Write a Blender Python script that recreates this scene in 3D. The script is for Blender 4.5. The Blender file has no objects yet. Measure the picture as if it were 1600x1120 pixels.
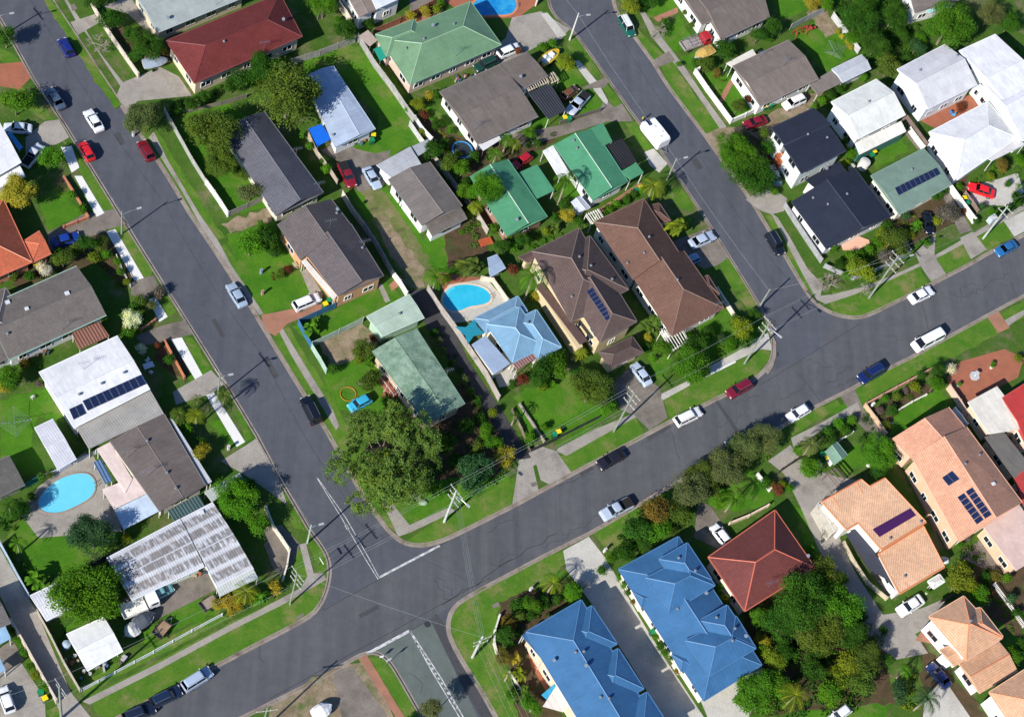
import bpy, math, random
import numpy as np
from mathutils import Vector, Matrix
R0 = random.Random(7)
sc = bpy.context.scene
COL = sc.collection
# ---------------------------------------------------------------- camera, sky, sun
FPX, NPX, NPY, HC = 2790.0, 170.0, 2160.0, 228.0
_n = Vector(((NPX-800)/FPX, -(NPY-560)/FPX, -1.0)).normalized()
_Z = -_n
_X = (Vector((1, 0, 0))-_Z[0]*_Z).normalized()
_Y = _Z.cross(_X)
RW = Matrix((_X, _Y, _Z))            # camera coords -> world coords
_d = RW @ Vector((0, 0, -1))
_c = _d*(-HC/_d[2])
CAM = Vector((-_c[0], -_c[1], HC))   # the point of ground in the middle of the view is the origin
def G(px, py, z=0.12):
    d = RW @ Vector(((px-800)/FPX, -(py-560)/FPX, -1.0))
    return CAM + d*((z-HC)/d[2])
cam = bpy.data.cameras.new('camera'); co = bpy.data.objects.new('camera', cam); COL.objects.link(co)
cam.sensor_width = 36; cam.sensor_fit = 'HORIZONTAL'; cam.lens = 36*FPX/1600
cam.clip_end = 5000; cam.clip_start = 1
co.matrix_world = Matrix.Translation(CAM) @ RW.to_4x4()
sc.camera = co
sc.render.resolution_x, sc.render.resolution_y = 1024, 716
SUN_EL, SUN_AZ = math.radians(34), math.radians(48+180)      # direction towards the sun, seen from the place
W = bpy.data.worlds.new('World'); sc.world = W; W.use_nodes = True
nt = W.node_tree; bg = nt.nodes['Background']
sky = nt.nodes.new('ShaderNodeTexSky'); sky.sky_type = 'NISHITA'; sky.sun_disc = False
sky.sun_elevation = SUN_EL; sky.sun_rotation = math.pi/2-SUN_AZ
vm = nt.nodes.new('ShaderNodeVectorMath'); vm.operation = 'MULTIPLY'; vm.inputs[1].default_value = (.62, .88, 1.25)   # the photo's cool daylight balance
nt.links.new(sky.outputs[0], vm.inputs[0]); nt.links.new(vm.outputs[0], bg.inputs[0]); bg.inputs[1].default_value = 0.076
sl = bpy.data.lights.new('sun', 'SUN'); sl.energy = 5.0; sl.angle = math.radians(.5); sl.color = (1, .95, .87)
so = bpy.data.objects.new('sun', sl); COL.objects.link(so)
sd = Vector((math.cos(SUN_EL)*math.cos(SUN_AZ), math.cos(SUN_EL)*math.sin(SUN_AZ), math.sin(SUN_EL)))
so.rotation_euler = sd.to_track_quat('Z', 'Y').to_euler(); so.location = sd*100
sc.view_settings.view_transform = 'Standard'; sc.view_settings.look = 'None'
sc.view_settings.exposure = 0.46; sc.view_settings.gamma = 1
sc.cycles.max_bounces = 5; sc.cycles.diffuse_bounces = 2; sc.cycles.glossy_bounces = 2
sc.cycles.transmission_bounces = 3; sc.cycles.transparent_max_bounces = 4
# ---------------------------------------------------------------- materials
def mat(name, rough=.8, spec=.3):
    m = bpy.data.materials.new(name); m.use_nodes = True
    n = m.node_tree; b = n.nodes['Principled BSDF']
    b.inputs['Roughness'].default_value = rough; b.inputs['Specular IOR Level'].default_value = spec
    return m, n, b
def N(n, t, **k):
    x = n.nodes.new('ShaderNode'+t)
    for a, v in k.items():
        if a in ('op',): x.operation = v
        else: setattr(x, a, v)
    return x
def L(n, a, b): n.links.new(a, b)
def coords(n, kind='Object', scale=(1, 1, 1), rot=0):
    t = N(n, 'TexCoord'); mp = N(n, 'Mapping')
    mp.inputs['Scale'].default_value = scale; mp.inputs['Rotation'].default_value = (0, 0, rot)
    L(n, t.outputs[kind], mp.inputs[0]); return mp.outputs[0]
def noise(n, vec, scale, detail=3, rough=.6):
    x = N(n, 'TexNoise'); x.inputs['Scale'].default_value = scale; x.inputs['Detail'].default_value = detail
    x.inputs['Roughness'].default_value = rough; L(n, vec, x.inputs['Vector']); return x.outputs[0]
def ramp(n, fac, stops):
    r = N(n, 'ValToRGB'); e = r.color_ramp.elements
    while len(e) < len(stops): e.new(.5)
    for k, (p, c) in enumerate(stops):
        e[k].position = p; e[k].color = (c, c, c, 1) if isinstance(c, (int, float)) else (*c, 1)
    L(n, fac, r.inputs[0]); return r.outputs[0]
def mix(n, fac, a, b, mode='MIX'):
    m = N(n, 'Mix', data_type='RGBA', blend_type=mode)
    for s, v in ((0, fac), (6, a), (7, b)):
        if isinstance(v, (int, float)): m.inputs[s].default_value = v
        elif isinstance(v, tuple): m.inputs[s].default_value = (*v, 1)
        else: L(n, v, m.inputs[s])
    return m.outputs[2]
def bump(n, b, h, dist, strength=1):
    x = N(n, 'Bump'); x.inputs['Distance'].default_value = dist; x.inputs['Strength'].default_value = strength
    L(n, h, x.inputs['Height']); L(n, x.outputs[0], b.inputs['Normal'])
def objcol(n): return N(n, 'ObjectInfo').outputs['Color']
def ground_mat(name, c1, c2, c3=None, s1=.25, s2=3., rot=0, stretch=(1, 1, 1), rough=.95, lo=.35, hi=.65, fine=.25):
    m, n, b = mat(name, rough, .15)
    v = coords(n, 'Object', stretch, rot); v1 = coords(n)
    c = mix(n, ramp(n, noise(n, v, s1, 5, .65), [(lo, 0.), (hi, 1.)]), c1, c2)
    if c3: c = mix(n, ramp(n, noise(n, v1, s1*.55, 6, .7), [(.52, 0.), (.7, 1.)]), c, c3)
    c = mix(n, 1., c, ramp(n, noise(n, v1, s2, 4, .7), [(.2, 1-fine), (.8, 1+fine)]), 'MULTIPLY')
    L(n, c, b.inputs['Base Color']); return m
ROT = math.radians(0)
M = {}
M['lawn'] = ground_mat('lawn', (.040, .138, .007), (.076, .185, .011), (.15, .17, .045), .28, 5.5, fine=.36, hi=.70)
M['verge'] = ground_mat('verge', (.050, .142, .010), (.096, .175, .020), (.20, .18, .07), .4, 6, fine=.38)
M['ground'] = ground_mat('ground', (.038, .100, .010), (.066, .118, .018), (.15, .13, .07), .33, 5, fine=.42)
M['dirt'] = ground_mat('dirt', (.30, .23, .16), (.17, .13, .08), (.085, .12, .03), .5, 6, fine=.4)
M['dry_grass'] = ground_mat('dry_grass', (.15, .15, .06), (.09, .125, .03), (.24, .19, .12), .5, 6, fine=.4)
M['mulch'] = ground_mat('mulch', (.10, .06, .035), (.055, .045, .022), (.05, .075, .02), .8, 7, fine=.5)
M['concrete'] = ground_mat('concrete', (.34, .31, .27), (.27, .245, .215), (.19, .17, .15), .3, 5)
M['pale_concrete'] = ground_mat('pale_concrete', (.50, .48, .43), (.42, .40, .36), (.33, .31, .28), .25, 5)
M['old_or_shaded_concrete'] = ground_mat('old_or_shaded_concrete', (.22, .19, .16), (.15, .13, .11), (.10, .09, .075), .35, 5)
M['white_path'] = ground_mat('white_path', (.72, .71, .68), (.66, .65, .62), None, .4, 5, fine=.06)
M['brick_paving'] = ground_mat('brick_paving', (.36, .17, .11), (.28, .14, .09), (.22, .13, .09), .6, 9)
M['terracotta'] = ground_mat('terracotta', (.36, .13, .075), (.30, .11, .065), (.24, .11, .07), .5, 6)
M['bitumen'] = ground_mat('bitumen', (.045, .045, .05), (.065, .062, .06), None, .4, 7)
M['deck'] = ground_mat('deck', (.28, .10, .06), (.22, .085, .05), None, .6, 7)
M['kerb'] = ground_mat('kerb', (.30, .26, .22), (.22, .18, .15), (.13, .10, .08), .5, 5)
def asphalt(name, base, tint, rot):
    m, n, b = mat(name, .9, .2)
    v = coords(n, 'Object', (1, .06, 1), rot); v1 = coords(n)
    c = mix(n, ramp(n, noise(n, v, .55, 4, .6), [(.35, 0.), (.65, 1.)]), base, tint)
    c = mix(n, ramp(n, noise(n, v1, .07, 5, .6), [(.45, 0.), (.7, .4)]), c, tuple(x*1.12 for x in tint))
    c = mix(n, 1., c, ramp(n, noise(n, v1, .6, 6, .75), [(.25, .82), (.75, 1.12)]), 'MULTIPLY')
    c = mix(n, 1., c, ramp(n, noise(n, v1, 1.1, 2, .5), [(.68, 1.), (.76, .86)]), 'MULTIPLY')
    c = mix(n, 1., c, ramp(n, noise(n, v1, .16, 2, .4), [(.36, 1.05), (.50, 1.)]), 'MULTIPLY')
    c = mix(n, 1., c, ramp(n, noise(n, v1, 9, 3, .8), [(.2, .8), (.8, 1.2)]), 'MULTIPLY')
    L(n, c, b.inputs['Base Color']); return m
M['asphalt'] = asphalt('asphalt', (.072, .077, .094), (.089, .094, .111), math.radians(-58+90))
M['asphalt_main'] = asphalt('asphalt_main', (.077, .080, .090), (.099, .101, .108), math.radians(-32))
M['asphalt_green'] = asphalt('asphalt_green', (.095, .115, .105), (.12, .14, .13), math.radians(-58+90))
M['tar'] = ground_mat('tar', (.03, .03, .033), (.045, .045, .05), None)
M['patch'] = ground_mat('patch', (.055, .055, .062), (.07, .07, .075), None)
M['line_paint'] = ground_mat('line_paint', (.56, .56, .55), (.28, .28, .29), None, 1.6, 9, fine=.4, lo=.45, hi=.6)
def plain(name, rough=.6, spec=.4, var=.12, metal=0):   # the colour comes from the object
    m, n, b = mat(name, rough, spec); v = coords(n)
    c = mix(n, 1., objcol(n), ramp(n, noise(n, v, 1.3, 5, .7), [(.25, 1-var), (.75, 1+var)]), 'MULTIPLY')
    L(n, c, b.inputs['Base Color']); b.inputs['Metallic'].default_value = metal; return m
M['wall'] = plain('wall_render', .85, .2)
M['plain'] = plain('plain_paint', .6, .4)
M['plastic'] = plain('plastic', .45, .5, .05)
M['cloth'] = plain('cloth', .9, .1, .1)
M['wood'] = plain('weathered_wood', .9, .1, .3)
M['paint'] = plain('car_paint', .28, .5, .03)
M['paint'].node_tree.nodes['Principled BSDF'].inputs['Coat Weight'].default_value = .6
M['paint'].node_tree.nodes['Principled BSDF'].inputs['Coat Roughness'].default_value = .06
m, n, b = mat('glass_dark', .06, .7); b.inputs['Base Color'].default_value = (.012, .016, .022, 1); M['glass'] = m
m, n, b = mat('tyre', .9, .1); b.inputs['Base Color'].default_value = (.02, .02, .02, 1); M['tyre'] = m
m, n, b = mat('chrome', .3, .5); b.inputs['Base Color'].default_value = (.5, .5, .52, 1); b.inputs['Metallic'].default_value = .8; M['chrome'] = m
m, n, b = mat('lamp_glass', .15, .6); b.inputs['Base Color'].default_value = (.7, .7, .68, 1); M['lamp'] = m
m, n, b = mat('red_glass', .2, .6); b.inputs['Base Color'].default_value = (.4, .01, .01, 1); M['red_lamp'] = m
m, n, b = mat('wire', .5, .4); b.inputs['Base Color'].default_value = (.32, .34, .33, 1); M['wire'] = m
# pool water: a clear tinted surface with ripples
m, n, b = mat('pool_water', .05, .5); v = coords(n)
c = mix(n, ramp(n, noise(n, v, .5, 3), [(.35, 0.), (.7, 1.)]), objcol(n), (.08, .52, .72))
c = mix(n, .5, objcol(n), c)
L(n, c, b.inputs['Base Color']); bump(n, b, noise(n, v, 3.5, 2), .03, .4); M['water'] = m
# roofs: UV in metres, u along the eave, v up the slope
def roof_mat(name, kind, rough=.75, spec=.3):
    m, n, b = mat(name, rough, spec); uv = coords(n, 'UV'); v = coords(n)
    s = N(n, 'SeparateXYZ'); L(n, uv, s.inputs[0])
    def wave(axis, period, sharp=0):
        a = N(n, 'Math', op='MULTIPLY'); a.inputs[1].default_value = (2*math.pi if not sharp else 1)/period; L(n, s.outputs[axis], a.inputs[0])
        q = N(n, 'Math', op='FRACT' if sharp else 'SINE'); L(n, a.outputs[0], q.inputs[0]); return q.outputs[0]
    base = objcol(n)
    big = ramp(n, noise(n, v, .35, 6, .7), [(.3, .80), (.7, 1.10)])
    base = mix(n, 1., base, big, 'MULTIPLY')
    if kind == 'tile':
        row = wave(1, .34, 1); col = wave(0, .30, 1)
        base = mix(n, 1., base, ramp(n, row, [(0., .55), (.16, .95), (1., 1.08)]), 'MULTIPLY')
        base = mix(n, 1., base, ramp(n, col, [(0., .72), (.22, 1.), (1., 1.04)]), 'MULTIPLY')
        vo = N(n, 'TexWhiteNoise'); cb = N(n, 'VectorMath', operation='SNAP'); cb.inputs[1].default_value = (.30, .34, 1)
        L(n, uv, cb.inputs[0]); L(n, cb.outputs[0], vo.inputs[0])
        base = mix(n, 1., base, ramp(n, vo.outputs[0], [(0., .92), (1., 1.07)]), 'MULTIPLY')
        bump(n, b, row, .06, .8)
    elif kind == 'metal':
        w = wave(0, .62, 1); base = mix(n, 1., base, ramp(n, w, [(0., .90), (.08, 1.), (1., 1.01)]), 'MULTIPLY')
        h = ramp(n, w, [(0., 1.), (.12, 0.), (1., 0.)]); bump(n, b, h, .025, .4)
    elif kind in ('corr', 'rust', 'faded'):
        w = wave(0, .36); base = mix(n, 1., base, ramp(n, w, [(0., .91), (1., 1.03)]), 'MULTIPLY')
        sheet = wave(1, 1.9, 1); base = mix(n, 1., base, ramp(n, sheet, [(0., .72), (.05, 1.), (1., 1.)]), 'MULTIPLY')
        if kind == 'rust':
            st = N(n, 'Mapping'); st.inputs['Scale'].default_value = (2.4, .55, 1); L(n, uv, st.inputs[0])
            f = ramp(n, noise(n, st.outputs[0], 1.0, 5, .7), [(.38, .05), (.52, .9)])
            pan = ramp(n, wave(1, 1.9, 1), [(0., 0.), (.22, .1), (.34, 1.), (.86, 1.), (1., 0.)])
            f2 = mix(n, 1., f, pan, 'MULTIPLY')
            base = mix(n, f2, base, (.17, .155, .15))
            base = mix(n, ramp(n, noise(n, v, .5, 4), [(.55, 0.), (.7, .3)]), base, (.33, .25, .19))
        if kind == 'faded':
            f = ramp(n, noise(n, v, .6, 6, .75), [(.4, 0.), (.62, .6)])
            base = mix(n, f, base, (.34, .44, .34))
        bump(n, b, w, .02, .35)
    elif kind == 'old':    # old fibro sheets, streaked down the slope
        st = N(n, 'Mapping'); st.inputs['Scale'].default_value = (3, .25, 1); L(n, uv, st.inputs[0])
        base = mix(n, 1., base, ramp(n, noise(n, st.outputs[0], 1.2, 6, .7), [(.3, .78), (.7, 1.16)]), 'MULTIPLY')
        w = wave(0, .30); base = mix(n, 1., base, ramp(n, w, [(0., .93), (1., 1.03)]), 'MULTIPLY')
        base = mix(n, ramp(n, noise(n, v, 1.3, 5, .75), [(.58, 0.), (.75, .4)]), base, (.30, .28, .25))
    elif kind == 'flat':
        w = wave(0, .76, 1); base = mix(n, 1., base, ramp(n, w, [(0., .86), (.06, 1.), (1., 1.)]), 'MULTIPLY')
        st = N(n, 'Mapping'); st.inputs['Scale'].default_value = (1.6, .22, 1); L(n, uv, st.inputs[0])
        base = mix(n, 1., base, ramp(n, noise(n, st.outputs[0], 1.0, 6, .7), [(.3, .86), (.6, 1.04)]), 'MULTIPLY')
    elif kind == 'slat':
        w = wave(0, .45, 1); base = mix(n, 1., base, ramp(n, w, [(0., .25), (.35, .3), (.4, 1.), (1., 1.)]), 'MULTIPLY')
    st2 = N(n, 'Mapping'); st2.inputs['Scale'].default_value = (1.1, .3, 1); L(n, uv, st2.inputs[0])
    base = mix(n, 1., base, ramp(n, noise(n, st2.outputs[0], 1.6, 7, .8), [(.32, .88), (.68, 1.08)]), 'MULTIPLY')
    L(n, base, b.inputs['Base Color']); return m
for k, r, s in (('tile', .8, .2), ('metal', .6, .25), ('corr', .45, .4), ('rust', .8, .2), ('faded', .8, .2), ('old', .9, .15), ('slat', .8, .2), ('flat', .6, .3)):
    M[k] = roof_mat('roof_'+k, k, r, s)
m, n, b = mat('solar_cells', .12, .6); uv = coords(n, 'UV'); s = N(n, 'SeparateXYZ'); L(n, uv, s.inputs[0])
b.inputs['Base Color'].default_value = (.012, .02, .06, 1); M['solar'] = m
# timber palings
m, n, b = mat('palings', .9, .1); uv = coords(n, 'UV'); s = N(n, 'SeparateXYZ'); L(n, uv, s.inputs[0])
a = N(n, 'Math', op='MULTIPLY'); a.inputs[1].default_value = 1/.16; L(n, s.outputs[0], a.inputs[0])
f = N(n, 'Math', op='FRACT'); L(n, a.outputs[0], f.inputs[0])
c = mix(n, 1., objcol(n), ramp(n, f.outputs[0], [(0., .4), (.15, 1.), (1., .95)]), 'MULTIPLY')
c = mix(n, 1., c, ramp(n, noise(n, coords(n), .9, 5, .7), [(.3, .7), (.7, 1.2)]), 'MULTIPLY')
L(n, c, b.inputs['Base Color']); M['paling'] = m
# foliage
def leafmat(name, trans=.30, c2=(1.45, 1.15, .6)):
    m = bpy.data.materials.new(name); m.use_nodes = True; n = m.node_tree; n.nodes.clear()
    out = N(n, 'OutputMaterial'); at = N(n, 'Attribute', attribute_name='v')
    base = objcol(n)
    s = N(n, 'SeparateColor'); L(n, at.outputs['Color'], s.inputs[0])
    base = mix(n, 1., base, ramp(n, s.outputs[0], [(0., .70), (1., 1.28)]), 'MULTIPLY')
    alt = mix(n, 1., base, c2, 'MULTIPLY')
    base = mix(n, ramp(n, s.outputs[1], [(.35, 0.), (1., 1.)]), base, alt)
    d = N(n, 'BsdfPrincipled'); d.inputs['Roughness'].default_value = .75; d.inputs['Specular IOR Level'].default_value = .08
    t = N(n, 'BsdfTranslucent'); L(n, base, d.inputs['Base Color']); L(n, mix(n, 1., base, (1.1, 1.3, .5), 'MULTIPLY'), t.inputs[0])
    mx = N(n, 'MixShader'); mx.inputs[0].default_value = trans
    L(n, d.outputs[0], mx.inputs[1]); L(n, t.outputs[0], mx.inputs[2]); L(n, mx.outputs[0], out.inputs[0]); return m
M['leaf'] = leafmat('leaves')
M['bark'] = plain('bark', .95, .1, .3)
# ---------------------------------------------------------------- mesh helpers
class MB:
    def __init__(s): s.v = []; s.f = []; s.m = []; s.uv = []
    def quad(s, pts, mi=0, uv=None):
        k = len(s.v); s.v += [tuple(p) for p in pts]; s.f.append(tuple(range(k, k+len(pts)))); s.m.append(mi)
        s.uv += uv if uv else [(0, 0)]*len(pts)
    def face_uv(s, pts, mi=0, origin=None, udir=None):
        """u along udir (else the first edge), v perpendicular in the face"""
        P = [Vector(p) for p in pts]; o = Vector(origin) if origin else P[0]
        u = (Vector(udir) if udir else P[1]-P[0]).normalized()
        nn = Vector((0, 0, 0))
        for i in range(len(P)): nn += (P[i]-P[0]).cross(P[(i+1) % len(P)]-P[0])
        nn = nn.normalized(); w = nn.cross(u)
        s.quad(P, mi, [((p-o).dot(u), (p-o).dot(w)) for p in P])
    def box(s, c, d, rz=0, mi=0, taper=1.0):
        cx, cy, cz = c; x, y, z = d[0]/2, d[1]/2, d[2]/2; cr, sr = math.cos(rz), math.sin(rz)
        P = []
        for k in (-1, 1):
            t = taper if k > 0 else 1
            for a, q in ((-1, -1), (1, -1), (1, 1), (-1, 1)):
                X, Y = a*x*t, q*y*t; P.append((cx+X*cr-Y*sr, cy+X*sr+Y*cr, cz+k*z))
        for f in ((3, 2, 1, 0), (4, 5, 6, 7), (0, 1, 5, 4), (1, 2, 6, 5), (2, 3, 7, 6), (3, 0, 4, 7)):
            s.face_uv([P[i] for i in f], mi)
    def prism(s, pts, z0, z1, mi=0, top=True, bottom=False):
        pts = [(p[0], p[1]) for p in pts]
        if sum(pts[i-1][0]*pts[i][1]-pts[i][0]*pts[i-1][1] for i in range(len(pts))) < 0: pts = pts[::-1]
        if top: s.quad([(x, y, z1) for x, y in pts], mi, [(x, y) for x, y in pts])
        if bottom: s.quad([(x, y, z0) for x, y in pts[::-1]], mi)
        for i in range(len(pts)):
            a, b2 = pts[i-1], pts[i]; s.face_uv([(*a, z0), (*b2, z0), (*b2, z1), (*a, z1)], mi)
    def tube(s, a, b, r0, r1=None, n=6, mi=0, cap=True):
        a, b = Vector(a), Vector(b); r1 = r0 if r1 is None else r1
        d = (b-a).normalized(); x = d.orthogonal().normalized(); y = d.cross(x)
        A = [a+(x*math.cos(t)+y*math.sin(t))*r0 for t in [2*math.pi*i/n for i in range(n)]]
        B = [b+(x*math.cos(t)+y*math.sin(t))*r1 for t in [2*math.pi*i/n for i in range(n)]]
        for i in range(n): s.quad([A[i-1], A[i], B[i], B[i-1]], mi)
        if cap: s.quad(B, mi); s.quad(A[::-1], mi)
    def mesh(s, name, mats, smooth=False):
        me = bpy.data.meshes.new(name); me.from_pydata(s.v, [], s.f)
        for m_ in mats: me.materials.append(m_)
        me.polygons.foreach_set('material_index', s.m)
        ul = me.uv_layers.new(name='UVMap'); ul.data.foreach_set('uv', [c for p in s.uv for c in p])
        if smooth: me.polygons.foreach_set('use_smooth', [True]*len(s.f))
        me.update(); return me
def place(name, me, parent=None, color=None, loc=(0, 0, 0)):
    o = bpy.data.objects.new(name, me); COL.objects.link(o); o.location = loc
    if parent: o.parent = parent
    if color: o.color = (*color, 1)
    return o
def tag(o, label, cat, group=None, kind=None):
    if label: o['label'] = label
    if cat: o['category'] = cat
    if group: o['group'] = group
    if kind: o['kind'] = kind
    return o
LABELS = {}
def thing(name, label, cat, loc=(0, 0, 0), rz=0, group=None):
    o = bpy.data.objects.new(name, None); COL.objects.link(o); o.location = loc; o.rotation_euler = (0, 0, rz)
    o.empty_display_size = .5; LABELS.setdefault(label, []).append(name)
    return tag(o, label, cat, group)
def part(name, mb, mats, parent, color=None, smooth=False):
    """a part whose mesh is given in world coordinates, under a thing that is not rotated"""
    if not mb.f: return None
    mats = mats if isinstance(mats, (list, tuple)) else [mats]
    o = place(name, mb.mesh(name, mats, smooth), parent, color)
    w = Vector((0, 0, 0))
    if parent is not None and parent.parent is None: w = parent.location
    o.location = -w; return o
def copy_tree(o, parent=None):
    c = o.copy(); COL.objects.link(c)
    if parent is not None: c.parent = parent
    for ch in o.children: copy_tree(ch, c)
    return c
def structure(name, mb, mats, kind='structure'):
    o = place(name, mb.mesh(name, mats if isinstance(mats, (list, tuple)) else [mats])); o['kind'] = kind; return o
# ---------------------------------------------------------------- houses
from mathutils.geometry import intersect_ray_tri
def inset(pts, d):
    n = len(pts); ar = sum(pts[i-1][0]*pts[i][1]-pts[i][0]*pts[i-1][1] for i in range(n))
    s = 1 if ar > 0 else -1; out = []
    for i in range(n):
        p0, p1, p2 = (Vector((*pts[j % n][:2], 0)) for j in (i-1, i, i+1))
        e1 = (p1-p0).normalized(); e2 = (p2-p1).normalized()
        n1 = Vector((-e1.y, e1.x, 0))*s; n2 = Vector((-e2.y, e2.x, 0))*s
        b = n1+n2; k = d/max(.3, (1+n1.dot(n2)))
        q = p1+b*k; out.append((q.x, q.y))
    return out
def hit(tris, px, py):
    d = (RW @ Vector(((px-800)/FPX, -(py-560)/FPX, -1.0))).normalized(); best = None
    for t in tris:
        p = intersect_ray_tri(t[0], t[1], t[2], d, CAM, True)
        if p:
            k = (p-CAM).length
            if best is None or k < best[0]: best = (k, p, (t[1]-t[0]).cross(t[2]-t[0]).normalized())
    return best
def cap_line(mb, a, b, r=.11):
    a, b = Vector(a), Vector(b); d = (b-a).normalized(); side = d.cross(Vector((0, 0, 1))).normalized()*r; up = Vector((0, 0, r*.55))
    for s in (-1, 1):
        q = [a+side*s-up*.6, b+side*s-up*.6, b+up, a+up]; mb.quad(q if s > 0 else q[::-1])
def bez(a, b, t): return a+(b-a)*t
WINCOUNT = [0]
def windows(parent, wallpts, z0, z1, frame=(.75, .75, .72), every=3.4):
    n = len(wallpts); ar = sum(wallpts[i-1][0]*wallpts[i][1]-wallpts[i][0]*wallpts[i-1][1] for i in range(n)); s = 1 if ar > 0 else -1
    for i in range(n):
        a, b = Vector((*wallpts[i-1], 0)), Vector((*wallpts[i], 0)); e = b-a; ln = e.length
        if ln < 2.6: continue
        e.normalize(); nr = Vector((e.y, -e.x, 0))*s
        tc = (CAM-a); tc.z = 0
        if nr.dot(tc.normalized()) < .12: continue
        k = max(1, int(ln/every)); levels = [z0+1.0]
        if z1-z0 > 4.6: levels = [z0+.9, z0+3.6]
        for lv in levels:
            for j in range(k):
                w = 1.7 if (j+WINCOUNT[0]) % 3 else 1.1; h = 1.15
                if lv+h > z1-.15: continue
                c = a+e*(ln*(j+.5)/k); f = MB(); rz = math.atan2(e.y, e.x)
                for dx, dz, sx, sz in ((0, 0, w+.16, .08), (0, h, w+.16, .08), (-w/2-.04, h/2, .08, h-.09), (w/2+.04, h/2, .08, h-.09), (0, h/2, .06, h-.09)):
                    p = c+e*dx+nr*.035; f.box((p.x, p.y, lv+dz), (sx, .10, sz), rz)
                o = part('window', f, M['plain'], parent, frame)
                g = MB(); p = c+nr*.01; g.box((p.x, p.y, lv+h/2), (w, .05, h-.09), rz); part('pane', g, M['glass'], o)
                WINCOUNT[0] += 1
ROOFS = {}; HOUSE = {}
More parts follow.
